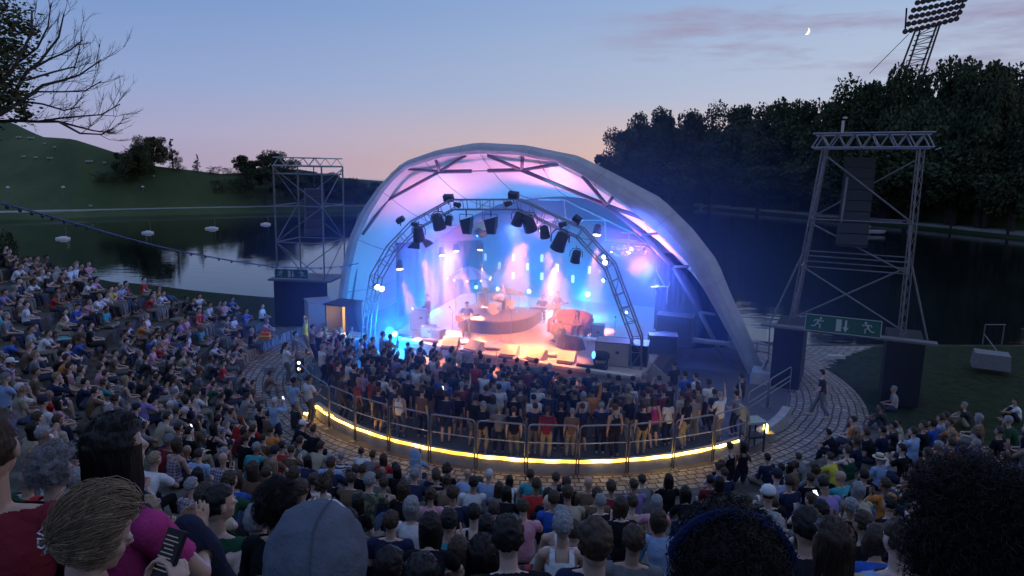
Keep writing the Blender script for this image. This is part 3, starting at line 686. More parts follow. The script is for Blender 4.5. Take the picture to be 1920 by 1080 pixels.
# ================================================================ SPEAKER TOWERS
green = mat('exit_green', (.009,.075,.038), .6); signw = mat('sign_white', (.33,.37,.34), .6)
def exit_sign(root, c, R, w_, h_):
    """green escape sign: two running men, a door and an arrow between them"""
    T = lambda x, y, k: c + R @ Vector((x*h_, -k, y*h_))
    MB().slab([T(-w_/h_/2,-.5,0), T(w_/h_/2,-.5,0), T(w_/h_/2,.5,0), T(-w_/h_/2,.5,0)], R @ Vector((0,.05,0))).build('sign_board', green, root)
    fr = MB()
    for a, b in (((-1,-1),(1,-1)),((1,-1),(1,1)),((1,1),(-1,1)),((-1,1),(-1,-1))): fr.tube([T(a[0]*w_/h_/2, a[1]*.5, .01), T(b[0]*w_/h_/2, b[1]*.5, .01)], .012*h_/.5, 4)
    fr.build('sign_frame', signw, root)
    def limb(pts, r, x0, s_, mb): mb.tube([T(x0+s_*x, y, .022) for x, y in pts], r*h_, 5)
    for x0, s_, nm in ((-w_/h_*.33, 1, 'running_man_symbol'), (w_/h_*.33, -1, 'running_man_symbol')):
        mb = MB(); mb.ell(T(x0+s_*.14, .30, .022), (.075*h_, .02, .075*h_), R, 10, 6)
        limb([(.08,.20),(-.04,.02)], .065, x0, s_, mb); limb([(.08,.2),(.24,.12),(.32,.2)], .035, x0, s_, mb); limb([(.06,.18),(-.14,.2),(-.22,.08)], .035, x0, s_, mb)
        limb([(-.04,.0),(.14,-.08),(.12,-.32)], .042, x0, s_, mb); limb([(-.04,.0),(-.16,-.18),(-.36,-.2)], .042, x0, s_, mb); mb.build(nm, signw, root)
    MB().slab([T(-.36,-.36,.02), T(-.06,-.36,.02), T(-.06,.36,.02), T(-.36,.36,.02)], R @ Vector((0,.01,0))).build('door_symbol', signw, root)
    MB().slab([T(.12,.34,.02), T(.24,.34,.02), T(.24,-.08,.02), T(.36,-.08,.02), T(.18,-.38,.02), T(.0,-.08,.02), T(.12,-.08,.02)], R @ Vector((0,.01,0))).build('arrow_symbol', signw, root)
def lattice_leg(a, b, root, w_=.16, r=.028):
    a, b = Vector(a), Vector(b); d = (b-a).normalized(); x, y = ortho(d); o3 = [x*w_, (x*-.5+y*.87)*w_, (x*-.5-y*.87)*w_]; mb = MB()
    for o_ in o3: mb.tube([a+o_, b+o_], r, 5)
    n = max(2, int((b-a).length/.45))
    for k in range(n):
        p, q = a.lerp(b, k/n), a.lerp(b, (k+1)/n)
        for i in range(3): mb.tube([p+o3[i], q+o3[(i+1) % 3]], r*.5, 4)
    mb.build('leg', dsteel, root)
def tower_left():
    c = P(588, 600, 0); c = Vector((c.x, c.y, 0)); H = 8.75
    root = empty('speaker_tower', c, 'slim scaffold tower with hanging black loudspeakers beside the canopy', 'scaffold tower')
    a = .62; cs = [c+Vector((math.cos(a+k*PI/2), math.sin(a+k*PI/2), 0))*1.95 for k in range(4)]
    for p in cs: MB().tube([p+Vector((0,0,2.5)), p+Vector((0,0,H))], .045, 7).build('upright', dsteel, root)
    for z in (4.6, 6.6, 8.3, 8.72):
        for i in range(4): MB().tube([cs[i]+Vector((0,0,z)), cs[(i+1)%4]+Vector((0,0,z))], .035, 6).build('ledger', dsteel, root)
    for i in range(4):
        p, q = cs[i], cs[(i+1)%4]
        for k, z in enumerate((2.6,4.6,6.6)):
            m_, n_ = (p, q) if (i+k) % 2 else (q, p); MB().tube([m_+Vector((0,0,z)), n_+Vector((0,0,z+2))], .028, 5).build('brace', dsteel, root)
    for s_ in (0, 2):
        A, B = cs[s_]+Vector((0,0,H)), cs[(s_+1)%4]+Vector((0,0,H)); mb = MB(); up = Vector((0,0,.42)); mb.tube([A, B], .035, 6); mb.tube([A+up, B+up], .035, 6)
        for k in range(8): t = k/8; mb.tube([A.lerp(B, t)+(up if k % 2 else up*0), A.lerp(B, t+1/8)+(up*0 if k % 2 else up)], .02, 4)
        mb.build('top_truss', steel, root)
    sp_ = c+Vector((.35,-.3,0))
    for k in range(6):
        R = Euler((-.04*k,0,.45)).to_matrix(); MB().box(sp_+Vector((0,-.03*k*k*.3,7.3-k*.43)), (1.05,.62,.40), R, taper=.96).build('loudspeaker', blackm, root)
    MB().tube([sp_+Vector((0,0,7.5)), sp_+Vector((0,0,8.7))], .03).build('hoist', blackm, root)
    # base: black draped box, deck and sign
    bx = P(556, 600, 0)
    bx = Vector((c.x-.15, c.y-.5, 0)); R = Euler((0,0,-.08)).to_matrix()
    MB().box(bx+Vector((-.35,0,1.25)), (2.3,2.0,2.5), R).build('base_drape', blackc, root)
    MB().box(bx+Vector((0,0,2.56)), (3.5,2.4,.1), R).build('deck', mat('deck_boards', (.12,.12,.13), .8), root)
    exit_sign(root, bx+R @ Vector((-.3,-1.45,2.98)), R, 1.85, .50)
    for s_ in (-1.15, .55): MB().tube([bx+R @ Vector((s_,-1.42,2.6)), bx+R @ Vector((s_,-1.42,3.3))], .02, 4).build('sign_post', dsteel, root)
    g = MB().box((0,0,.8), (1.25,1.0,1.6), Euler((0,0,.5)).to_matrix()).box((0,0,1.66), (1.3,1.05,.08), Euler((0,0,.5)).to_matrix()).build('cabinet', mat('grey_cabinet', (.33,.34,.36), .5, var=.1)); g.location = P(598, 618, 0); tag(g, 'light grey cabinet beside the black base of the small tower', 'cabinet')
tower_left()
def tower_right():
    a, b = P(1475,722,0), P(1676,752,0); ax = (b-a).normalized(); dp = Vector((-ax.y, ax.x, 0)); root = empty('speaker_tower', (a+b)/2, 'wide bare scaffold tower with green exit sign over the cobbled way', 'scaffold tower')
    W = (b-a).length; z1 = 2.55
    def T(u, v, z): return a+ax*u+dp*v+Vector((0,0,z))
    R = Matrix(((ax.x, dp.x, 0), (ax.y, dp.y, 0), (0,0,1)))
    Ht = 9.95; tw = .55
    legs = {}
    for k, (u, v) in enumerate([(0,0),(W,0),(0,2.0),(W,2.0)]):
        ut = u+(tw if u == 0 else -tw*.2); bot = T(u-.1 if u == 0 else u, v, z1-.1); top = T(ut, v*.9+.1, Ht); legs[k] = (bot, top); lattice_leg(bot, top, root, .11 if v == 0 else .08, .024)
    MB().tube([T(-.9,-.2,z1), legs[0][0].lerp(legs[0][1], .45)], .04, 6).build('raker', dsteel, root); MB().tube([T(W+.9,.2,z1), legs[1][0].lerp(legs[1][1], .45)], .04, 6).build('raker', dsteel, root)
    at = lambda k, t: legs[k][0].lerp(legs[k][1], t)
    for t in (.36, .42, .62):
        MB().tube([at(0,t), at(1,t)], .03, 5).build('ledger', dsteel, root); MB().tube([at(2,t), at(3,t)], .03, 5).build('ledger', dsteel, root)
    for t in (.36, .62): MB().tube([at(0,t), at(2,t)], .03, 5).build('ledger', dsteel, root); MB().tube([at(1,t), at(3,t)], .03, 5).build('ledger', dsteel, root)
    for p, q in [((0,.97),(1,.62)), ((0,.36),(1,.06)), ((1,.40),(0,.06)), ((2,.62),(3,.95)), ((0,.60),(1,.36)), ((0,.62),(2,.95)), ((1,.36),(3,.6)), ((0,.1),(2,.36))]:
        MB().tube([at(*p), at(*q)], .035, 6).build('brace', dsteel, root)
    MB().tube([at(0,.42).lerp(at(1,.42), .33)-Vector((0,0,-.9)), at(0,.85).lerp(at(1,.85), .30)], .045, 6).build('cable_duct', dsteel, root)
    for v in (0, 1.9):
        A, B = T(.1,v,Ht), T(W+.3,v,Ht+.05); mb = MB(); up = Vector((0,0,.55)); mb.tube([A, B], .045, 6); mb.tube([A+up, B+up], .045, 6)
        n = 14
        for k in range(n): mb.tube([A.lerp(B, k/n)+(up if k % 2 else up*0), A.lerp(B, (k+1)/n)+(up*0 if k % 2 else up)], .032, 4)
        mb.build('top_truss', mat('truss_alu', (.22,.22,.25), .4, metal=.6), root)
    for k in range(8): MB().box(T(W*.47,1.0-.02*k*k,Ht-.55-k*.44), (1.15,.7,.41), R @ Euler((-.035*k,0,0)).to_matrix(), taper=.96).build('loudspeaker', blackm, root)
    MB().tube([T(W*.47,1.0,Ht-.4), T(W*.47,1.0,Ht+.05)], .03).build('hoist', blackm, root)
    mb = MB()
    for k in range(4): mb.tube([T(.1+k*(W+.4)/3,0,Ht+.02), T(.1+k*(W+.4)/3,1.9,Ht+.02)], .03, 5)
    mb.build('cross_bar', steel, root)
    MB().box(T(1.15,0,Ht+.8), (.08,.08,.5)).ell(T(1.2,0,Ht+1.15), (.1,.05,.05)).build('wind_gauge', signw, root)
    for (u0, u1, v0, v1) in [(-.65,.5,-.5,2.4), (W-.5,W+.8,-.5,2.2)]:
        MB().box(T((u0+u1)/2,(v0+v1)/2,z1/2), (u1-u0,v1-v0,z1), R).build('base_drape', blackc, root)
    MB().box(T(W/2,-.25,z1+.03), (W+2.4,.5,.09), R).build('deck', mat('deck_boards', (.12,.12,.13), .8), root)
    MB().box(T(W/2,.3,z1-.06), (W+1.9,.06,.06), R).build('deck_beam', dsteel, root)
    exit_sign(root, T(W/2-.12,-.55,z1+.40), R @ Euler((-.15,0,0)).to_matrix(), 2.75, .66)
tower_right()
# ================================================================ PIT KERB, LED LINE AND BARRIERS
def pit_pt(a, r, z): return Vector((PX+r*math.cos(a), PYC+r*math.sin(a), z))
def ang_of(px, py, z): p = P(px, py, z); return math.atan2(p.y-PYC, p.x-PX)
A0, A1 = ang_of(595,760,.4), ang_of(1385,825,.4)
if A0 > 0: A0 -= 2*PI
print('pit angles', math.degrees(A0), math.degrees(A1))
def kerb():
    root = empty('pit_wall', pit_pt(A0, PR, 0), 'low curved concrete kerb wall round the standing pit with a glowing yellow strip', 'kerb wall')
    n = 80; mb = MB(); vs = []; e0, e1 = A0-.05, A1+.45
    for k in range(n+1):
        a = lerp(e0, e1, k/n)
        for r, z in ((PR-.28,-.05),(PR-.28,.33),(PR+.02,.33),(PR+.05,-.05)): vs.append(pit_pt(a, r, z))
    mb.add(vs, [(4*i+j, 4*i+(j+1)%4, 4*i+4+(j+1)%4, 4*i+4+j) for i in range(n) for j in range(4)]+[(0,1,2,3),(4*n+3,4*n+2,4*n+1,4*n)]); mb.build('wall', mat('concrete', (.30,.30,.29), .9, var=.25, scale=3, bump=.4), root)
    m = bpy.data.materials.new('led_strip'); m.use_nodes = True; nt = m.node_tree; b = nt.nodes['Principled BSDF']; b.inputs['Base Color'].default_value = (.8,.6,.2,1)
    t = nt.nodes.new('ShaderNodeTexCoord'); nz = N(nt, 'ShaderNodeTexNoise', Scale=1.3, Detail=3.0); L(nt, t.outputs['Object'], nz.inputs['Vector']); r = ramp(nt, nz.outputs[0], [(.35,(1.0,.42,.03)),(.6,(1.0,.62,.12)),(.7,(1.0,.80,.35))]); L(nt, r.outputs[0], b.inputs['Emission Color'])
    st = nt.nodes.new('ShaderNodeMapRange'); L(nt, nz.outputs[0], st.inputs[0]); st.inputs[1].default_value = .4; st.inputs[2].default_value = .7; st.inputs[3].default_value = 3.2; st.inputs[4].default_value = 14; L(nt, st.outputs[0], b.inputs['Emission Strength'])
    MB().tube([pit_pt(lerp(A0, A1, k/n), PR+.03, .375+.01*math.sin(k*1.3)) for k in range(n+1)], .048, 6).build('light_strip', m, root, True)
    q = pit_pt(A0, PR+.03, .375); MB().tube([q, q+Vector((-.25,-.35,-.2))*.9, q+Vector((-.45,.05,-.3))], .045, 6).build('light_strip', m, root, True)
kerb()
def barriers():
    rail = mat('barrier_steel', (.26,.27,.29), .4, metal=.6)
    def panel(a, b, lab, h=1.55, mid=1.0):
        a, b = Vector(a), Vector(b); root = empty('crowd_barrier', a, lab, 'barrier', 'barriers round the standing pit'); d = (b-a).normalized(); up = Vector((0,0,1))
        MB().tube([a+up*.0, a+up*(h-.12), a+up*(h-.03)+d*.04, a+up*h+d*.13, b+up*h-d*.13, b+up*(h-.03)-d*.04, b+up*(h-.12), b], .024, 6).build('frame', rail, root, True)
        MB().tube([a+up*mid, b+up*mid], .018, 5).build('rail', rail, root); MB().tube([a+up*.5, b+up*.5], .018, 5).build('rail', rail, root)
        for p in (a, b): n = Vector((d.y,-d.x,0)); MB().tube([p+n*.22+up*.02, p-n*.22+up*.02], .02, 5).build('foot', rail, root)
    n = 12; e0 = A0-.16; e1 = A1+.02
    where = ['at the gap by the left steps','second from the left steps','third from the left steps','fourth from the left steps, above the striped audience','left of the middle, beyond the backpack on the cobbles','left of the very middle','in the very middle of the curve','right of the very middle','behind the woman in brown','behind the woman in pink','by the white shirts','last before the equipment trolley']
    for k in range(n):
        a = lerp(e0, e1, (k+.02)/n); b = lerp(e0, e1, (k+.97)/n)
        panel(pit_pt(a, PR+.16, 0), pit_pt(b, PR+.16, 0), 'steel barrier on the lit kerb, '+where[k])
    for k, (p, q) in enumerate([((1400,790),(1437,765)),((1440,762),(1480,735)),((590,716),(548,660))]):
        panel(P(*p,0), P(*q,0), ['steel barrier running back from the equipment trolley','steel barrier closing the way beside the scaffold base','steel barrier standing behind the spotlight by the left steps'][k], 1.1, .7)
barriers()
# ================================================================ ON THE STAGE
def R2(dx, dy, dz): return Vector((dx, dy, dz)).to_track_quat('Z', 'Y').to_matrix()     # local z looks along d
lit = lambda name, c, s: mat(name, (.1,.1,.1), .5, emit=c, estr=s)
warm = lit('warm_lens', (1,.66,.25), 9); cyanl = lit('cyan_lens', (.12,.8,1), 40); white_l = lit('white_lens', (1,.9,.6), 14); dimcy = lit('dim_cyan_lens', (.15,.55,1), 3)
lampbody = mat('lamp_housing', (.035,.035,.045), .45, metal=.3)
GL = 'stage lamps'
def par(loc, d, size, lens, label, yoke=True, barn=False, tilt=None):
    loc = Vector(loc); R = R2(*d); t = empty('stage_lamp', loc, label, 'stage lamp', GL)
    MB().lathe(loc, [(size*.35,-size*1.1),(size*.62,-size*.9),(size*.72,0),(size*.8,size*.7),(size*.8,size*.85)], 14, R).build('housing', lampbody, t, True)
    MB().lathe(loc+R @ Vector((0,0,size*.84)), [(size*.70,0),(size*.62,size*.05)], 14, R).build('lens', lens if lens else blackm, t)
    if yoke: MB().tube([loc+Vector((0,0,size*1.7)), loc+Vector((0,0,size*1.3))]+[loc+SR @ Vector((size*.95*q, 0, w_)) for q, w_ in ((.5, size*1.3),(1, size*.8),(1,0))], size*.07, 5).tube([loc+Vector((0,0,size*1.3))]+[loc+SR @ Vector((-size*.95*q, 0, w_)) for q, w_ in ((.5, size*1.3),(1, size*.8),(1,0))], size*.07, 5).build('yoke', lampbody, t)
    if barn:
        for k in range(4):
            a = k*PI/2; c = Vector((math.cos(a), math.sin(a), 0)); s_ = Vector((-c.y, c.x, 0)); q = [c*size*.8-s_*size*.55, c*size*.8+s_*size*.55, c*size*1.5+s_*size*.95, c*size*1.5-s_*size*.95]
            q = [loc+R @ (p+Vector((0,0,size*(.8 if i < 2 else 1.35)))) for i, p in enumerate(q)]; MB().slab(q, R @ Vector((0,0,.015))).build('barn_door', lampbody, t)
    return t
TP = lambda x, y, k=.2: SP(x, y, TV+k)
dn = (0,-.05,-1)
par(TP(785,440), (.1,.2,-1), .34, warm, 'barn door lamp hanging from the left shoulder of the truss, lit below', barn=True)
par(TP(822,417), (.25,.25,-1), .36, warm, 'big lit lamp at the left end of the truss top, throwing a pink beam')
par(TP(841,414), (-.2,.1,-1), .22, None, 'small dark lamp beside the big lit one on the truss')
par(TP(971,412), (-.3,.2,-1), .30, None, 'dark lamp at the right end of the truss top bar')
par(TP(992,420), (.35,.4,-1), .36, dimcy, 'big lamp with pale blue rim right of the truss top bar')
par(TP(1021,436), (.2,.2,-1), .27, None, 'dark lamp with a bright side light on the right truss slope')
par(TP(1017,432,.9), (-.5,-.4,-.4), .12, warm, 'small bright lamp glinting beside the dark lamp on the right slope', yoke=False)
par(TP(1050,454), (-.35,.25,-1), .40, warm, 'largest lamp on the right truss slope, pointing back to the left')
par(TP(1080,482), (-.15,.2,-1), .27, None, 'lowest hanging dark lamp inside the right truss slope')
for x, l_ in ((874,'left of the two slim dark floodlights hanging from the truss top'),(920,'right of the two slim dark floodlights hanging from the truss top')):
    c = TP(x, 422); t = empty('stage_lamp', c, l_, 'stage lamp', GL)
    mb = MB(); w0, w1 = .19, .26; mb.add([c+SR @ Vector(p) for p in [(-w0*.6,-.1,-.38),(w0,-.1,-.38),(w0,.15,-.38),(-w0*.6,.15,-.38),(-w1,-.15,.2),(w1,-.15,.36),(w1,.2,.36),(-w1,.2,.2)]], [(0,3,2,1),(4,5,6,7),(0,1,5,4),(1,2,6,5),(2,3,7,6),(3,0,4,7)]); mb.build('housing', lampbody, t)
    MB().tube([c+Vector((0,0,.34)), c+Vector((0,0,.62))], .03).tube([c+SR @ Vector((-.3,0,.2)), c+SR @ Vector((-.3,0,.45)), c+SR @ Vector((.3,0,.45)), c+SR @ Vector((.3,0,-.1))], .018).build('yoke', lampbody, t)
for k, (x, y, rz) in enumerate([(841,371,.0),(963,366,.1),(751,412,-.5),(1083,411,.55)]):
    c = TP(x, y, .2); t = empty('stage_lamp', c, ['flat floodlight standing on the left corner of the truss top','flat floodlight standing on the right corner of the truss top','small flat floodlight on the left truss knee','small flat floodlight on the right truss knee'][k], 'stage lamp', GL)
    R = SR @ Euler((.5, rz, 0)).to_matrix(); MB().box(c, (.42,.22,.26) if k < 2 else (.34,.2,.22), R).build('housing', lampbody, t); MB().box(c+R @ Vector((0,-.12,0)), (.36,.02,.2), R).build('grille', blackm, t); MB().tube([c, c-Vector((0,0,.28))], .025).build('clamp', lampbody, t)
for k, (x, y) in enumerate([(857,384),(953,382),(777,421),(1055,421)]):
    par(TP(x, y, -.1), (.8 if k % 2 == 0 else -.8, -.5, -.2), .15, None, ['small round lamp inside the truss by its top left corner','small round lamp inside the truss by its top right corner','small round lamp inside the left truss slope','small round lamp inside the right truss slope'][k], yoke=False)
for k, (x, y) in enumerate([(706,537),(714,540)]): par(TP(x, y, -.2), (.45,-.85,-.1), .17, white_l, ['upper of the twin white lamps glaring on the left truss leg','lower of the twin white lamps glaring on the left truss leg'][k], yoke=False)
for k, (x, y, s_) in enumerate([(1134,481,.12),(1137,491,.15),(1133,525,.10),(1176,585,.08),(775,578,.06)]): par(TP(x, y, -.2), (-.5,-.85,-.1), s_, lit('violet_lens', (.55,.6,1), 8), ['tiny violet lamp higher on the right truss leg','violet lamp below the tiny one on the right truss leg','small violet lamp halfway down the right truss leg','tiny violet lamp low on the right truss leg','tiny violet lamp low behind the left truss leg'][k], yoke=False)
for k, (x, y, v) in enumerate([(749,497,-3),(829,472,-1),(855,465,.0),(901,463,1.5),(1120,432,.5),(1147,469,3)]):
    par(SP(x, y, v), (.1 if x < 900 else -.1,-.35,-1), [.24,.22,.2,.2,.27,.12][k], warm, ['warm lit lamp apart at the far left of the stage roof','lowest warm lamp of the three in the smoke','middle warm lamp of the three in the smoke','warm lamp right below the mirror ball','bright warm lamp in front of the grey rear wall on the right','small warm lamp beside the wire sculpture on the right'][k], yoke=False)
    MB
def mirror_ball():
    c = SP(904, 430, -1.5); t = empty('mirror_ball', c, 'dim mirror ball hanging over the stage left of the middle', 'mirror ball'); m = mat('mirror_facets', (.5,.5,.55), .12, metal=1)
    MB().ell(c, .42, None, 20, 14).build('ball', m, t); MB().tube([c+Vector((0,0,.4)), c+Vector((0,0,1.3))], .012, 4).build('chain', lampbody, t)
mirror_ball()
for k, (x, y, w_) in enumerate([(910,482,1),(936,498,1),(963,483,1.3),(989,500,1.8),(1016,484,1.8),(1045,502,2),(962,517,1.4),(1016,518,2),(1074,523,2.2),(1105,506,2.2)]):
    c = SP(x, y, 5.2); o = MB().box(c, (.15,.06,.40), SR).build('wall_lamp', lit('panel_glow%d' % int(w_*10), (.45,.68,1), w_*1.1)); o.name = 'wall_lamp'
    tag(o, ['faintest light panel, leftmost in the upper row','faint light panel left in the middle row','dim light panel second in the upper row','bright panel left of centre in the middle row','bright panel at the right of the upper row','bright panel right of centre in the middle row','dim panel at the left of the lower row','bright panel in the centre of the lower row','bright panel at the right of the lower row','panel farthest right, in the middle row'][k], 'wall lamp', 'upright light panels on the rear frame')
for k, y in enumerate((484, 501, 519)):
    tag(MB().tube([SP(905+k*10, y-6, 5.3), SP(1150-k*8, y+6-k, 5.3)], .02, 5).build('panel_bar', dsteel), ['top','middle','lowest'][k]+' thin steel bar carrying light panels before the rear wall', 'bar')
for k, (x, y) in enumerate([(1164,455),(1195,520)]): pass
def wire_thing():   # round frame hung with lamps on the right
    c = SP(1178, 466, 1.2); t = empty('lamp_cluster', c, 'round tangle of steel hoops and small lamps hanging on the right of the stage', 'lamp cluster'); rnd = random.Random(3)
    for k in range(4): MB().tube([c+SR @ Vector((math.cos(a*PI/6)*.85, math.sin(a*PI/6)*.5, -.1*k+.05*math.sin(a*1.7+k)+.1)) for a in range(13)], .02, 5).build('hoop', steel, t)
    for k in range(16):
        a = rnd.uniform(0,6.28); p = c+SR @ Vector((math.cos(a)*.7, math.sin(a)*.4, rnd.uniform(-.3,.15))); MB().lathe(p, [(.03,-.1),(.07,0),(.09,.07)], 8, R2(math.cos(a), -.6, -.8)).build('small_lamp', steel, t)
    MB().tube([c+Vector((0,0,-.5)), c+Vector((0,0,.75))], .03).tube([c+SR @ Vector((-.4,0,.75)), c+SR @ Vector((.35,0,.75))], .04).tube([c+SR @ Vector((-.6,0,.4)), c+SR @ Vector((.4,0,.38))], .04).build('hanger', steel, t)
wire_thing()
GB = 'blue lamps facing the audience'
BLUE = [(804,571,1.4,.13,'cyan lamp left of the guitarist, shining straight out','L'),(893,538,4.5,.10,'faintest green-blue lamp under the parasol',''),(933,541,4.6,.10,'cyan lamp above the drummer',''),(992,546,4.6,.13,'cyan lamp right of the drummer, high at the rear',''),(1033,549,4.6,.11,'cyan lamp right beside the standing bass player',''),(1101,551,3.6,.15,'brightest cyan lamp at the right rear sending a beam sideways',''),(741,625,-5.0,.15,'cyan lamp low at the left stage corner before the truss leg','')]
for x, y, v, s_, l_, q in BLUE:
    c = SP(x, y, v); t = par(c, (0,-1,.06), s_, cyanl, l_, yoke=False); t['group'] = GB
    zb = ZS if v > -4.9 else .62; MB().tube([c-Vector((0,0,s_*.7))+V*.05, Vector((c.x, c.y, zb))+V*.05], .02, 5).tube([Vector((c.x, c.y, zb+.02))+U*.2, Vector((c.x, c.y, zb+.02))-U*.2], .02, 4).build('stand', lampbody, t)
def at(u, v, z=ZS): return S(u, v, z)
def local(name, u, v, label, cat, group=None, z=ZS, rot=0.0): return empty(name, S(u, v, z), label, cat, group, rz=SZ+rot)
carton = mat('speaker_face', (.50,.47,.42), .6, var=.1, scale=6)
for k, (x, y, rot, m_, l_) in enumerate([(845,643,.1,carton,'wedge monitor farthest left, pale square front'),(888,650,-.35,mat('grey_face',(.34,.34,.30),.6),'wedge monitor turned sideways before the guitarist'),(955,659,0,carton,'pale wedge monitor in the very middle of the stage edge'),(1006,666,-.3,mat('grey_face',(.34,.34,.30),.6),'greenish wedge monitor turned right of the middle'),(1062,671,.05,carton,'wedge monitor farthest right in front of the sofa')]):
    p = P(x, y+8, ZS); t = empty('monitor_wedge', p, l_, 'monitor speaker', 'monitor wedges along the stage edge', rz=SZ+rot)
    mb = MB(); mb.add([(-.36,-.22,.0),(.36,-.22,0),(.36,.3,0),(-.36,.3,0),(-.36,-.26,.12),(.36,-.26,.12),(.36,.12,.46),(-.36,.12,.46),(-.36,.3,.40),(.36,.3,.40)], [(0,3,2,1),(0,1,5,4),(4,5,6,7),(7,6,9,8),(8,9,2,3),(0,4,7,8,3),(1,2,9,6,5)]); mb.build('cabinet', m_, t, local=True)
    MB().tube([(-.34,-.28,.12), (.34,-.28,.12)], .02, 5).build('front_edge', blackm, t, local=True)
    MB().box((0,-.42,.05), (.62,.16,.1)).build('footlight', blackm, t, local=True)
for k, u in enumerate((-4.4,-3.0,4.4)):
    tag(MB().box(S(u, lipv(u)+.22, ZS+.07), (.75,.22,.14), SR).box(S(u, lipv(u)+.08, ZS+.07), (.7,.05,.08), SR).build('footlight', blackm), ['long dark footlight at the left stage edge','long dark footlight left of the first monitor','long dark footlight at the right stage edge'][k], 'footlight')
def moving_head():
    p = P(1122, 690, ZS); p = S(4.95, -5.75, ZS); t = empty('moving_light', p, 'moving head lamp with round blue lens standing on the right stage edge', 'moving light', rz=SZ)
    MB().box((0,0,.09), (.55,.45,.18), taper=.9).build('base', blackm, t, local=True)
    MB().tube([(-.22,0,.18), (-.27,0,.35), (-.25,0,.55)], .04).tube([(.22,0,.18), (.27,0,.35), (.25,0,.55)], .04).build('yoke', blackm, t, local=True)
    R = R2(-.75,-.6,.15); MB().lathe((0,0,.55), [(.14,-.34),(.2,-.2),(.21,.1),(.16,.3)], 14, R).build('head', blackm, t, local=True); MB().lathe(R @ Vector((0,0,.31))+Vector((0,0,.55)), [(.15,0),(.12,.03)], 14, R).build('lens', lit('blue_lens', (.08,.45,1), 3.2), t, local=True)
moving_head()
def riser():
    t = local('drum_riser', -1.0, -.2, 'round black draped riser under the drum kit', 'riser')
    pts = [S(-1.6+1.9*math.cos(a), -.2+2.2*math.sin(a), ZS+.002) for a in [PI*k/14+PI for k in range(15)]]+[S(.25,1.5,ZS+.002), S(-3.45,1.5,ZS+.002)]
    MB().slab(pts, (0,0,.58)).build('skirt', mat('charcoal_cloth', (.022,.02,.026), .9, bump=.4, scale=5), t); MB().slab([p+Vector((0,0,.585)) for p in pts], (0,0,.05)).build('top', mat('riser_top', (.20,.15,.15), .7), t)
riser()
ZR = ZS+.64
pinkw = mat('drum_shell', (.62,.55,.5), .3, var=.1); chrome = mat('chrome', (.7,.7,.72), .15, metal=1); cym = mat('cymbal_brass', (.75,.6,.25), .25, metal=1)
def drums():
    t = local('drum_kit', -1.5, .05, 'pale drum kit with brass cymbals on the round riser', 'drum kit', z=ZR)
    def drum(n, x, y, z, r, h, R=None): o = MB().lathe((x,y,z), [(r,0),(r*1.04,.01),(r,.03),(r,h-.03),(r*1.04,h-.01),(r,h)], 18, R).build(n, pinkw, t, local=True); return o
    drum('bass_drum', 0, -.6, .32, .30, .45, Euler((PI/2,0,0)).to_matrix()); drum('snare_drum', -.35, -.05, .55, .18, .15); drum('floor_tom', .55, -.1, .25, .22, .42); drum('tom', -.2, -.45, .72, .15, .22, Euler((.3,0,0)).to_matrix()); drum('tom', .2, -.45, .72, .16, .22, Euler((.3,0,0)).to_matrix()); drum('conga', -1.05, -.2, .2, .15, .7); drum('conga', -.8, .0, .2, .14, .65)
    for x, y, z, r in ((-.65,-.5,1.15,.24),(.7,-.5,1.2,.26),(-.75,.0,.9,.18),(.95,.1,1.0,.22)):
        MB().tube([(x,y,0),(x,y,z)], .014, 5).tube([(x-.15,y,0),(x,y,.25),(x+.15,y,0)], .01, 4).build('stand', chrome, t, local=True); MB().lathe((x,y,z), [(r,0),(r*.5,.02),(.04,.035),(.02,.05)], 16, Euler((.25,.1,0)).to_matrix()).build('cymbal', cym, t, local=True)
    MB().lathe((0,.35,0), [(.05,0),(.05,.4),(.17,.42),(.17,.5)], 12).build('stool', blackm, t, local=True)
drums()
def parasol():
    c = SP(880, 499, 3.4); zc = c.z; b = S(uvz(c)[0], 3.4, ZS); t = empty('parasol', b, 'striped parasol with hanging bulbs behind the guitarist', 'parasol', rz=SZ)
    r = 1.25; h = zc-ZS; n = 16
    for q, mm in ((0, mat('parasol_red', (.38,.16,.20), .8)), (1, mat('parasol_cream', (.55,.50,.50), .8))):
        mb = MB()
        for k in range(q, n, 2):
            a, b_ = 2*PI*k/n, 2*PI*(k+1)/n; P0 = [(0,0,h), (math.cos(a)*r*.55, math.sin(a)*r*.55, h-.24), (math.cos(a)*r, math.sin(a)*r, h-.55), (math.cos(b_)*r, math.sin(b_)*r, h-.55), (math.cos(b_)*r*.55, math.sin(b_)*r*.55, h-.24)]
            mb.add(P0+[(x,y,z-.02) for x,y,z in P0], [(0,1,4),(1,2,3,4),(5,9,6),(6,9,8,7),(2,7,8,3)])
        mb.build('canopy_cloth', mm, t, local=True)
    MB().tube([(0,0,0),(0,0,h)], .025).build('pole', steel, t, local=True)
    for k in range(10): a = 2*PI*k/10; MB().ell((math.cos(a)*r, math.sin(a)*r, h-.66), .055, n=8, k=5).build('bulb', lit('bulb_glow', (1,.75,.3), 4), t, local=True)
parasol()
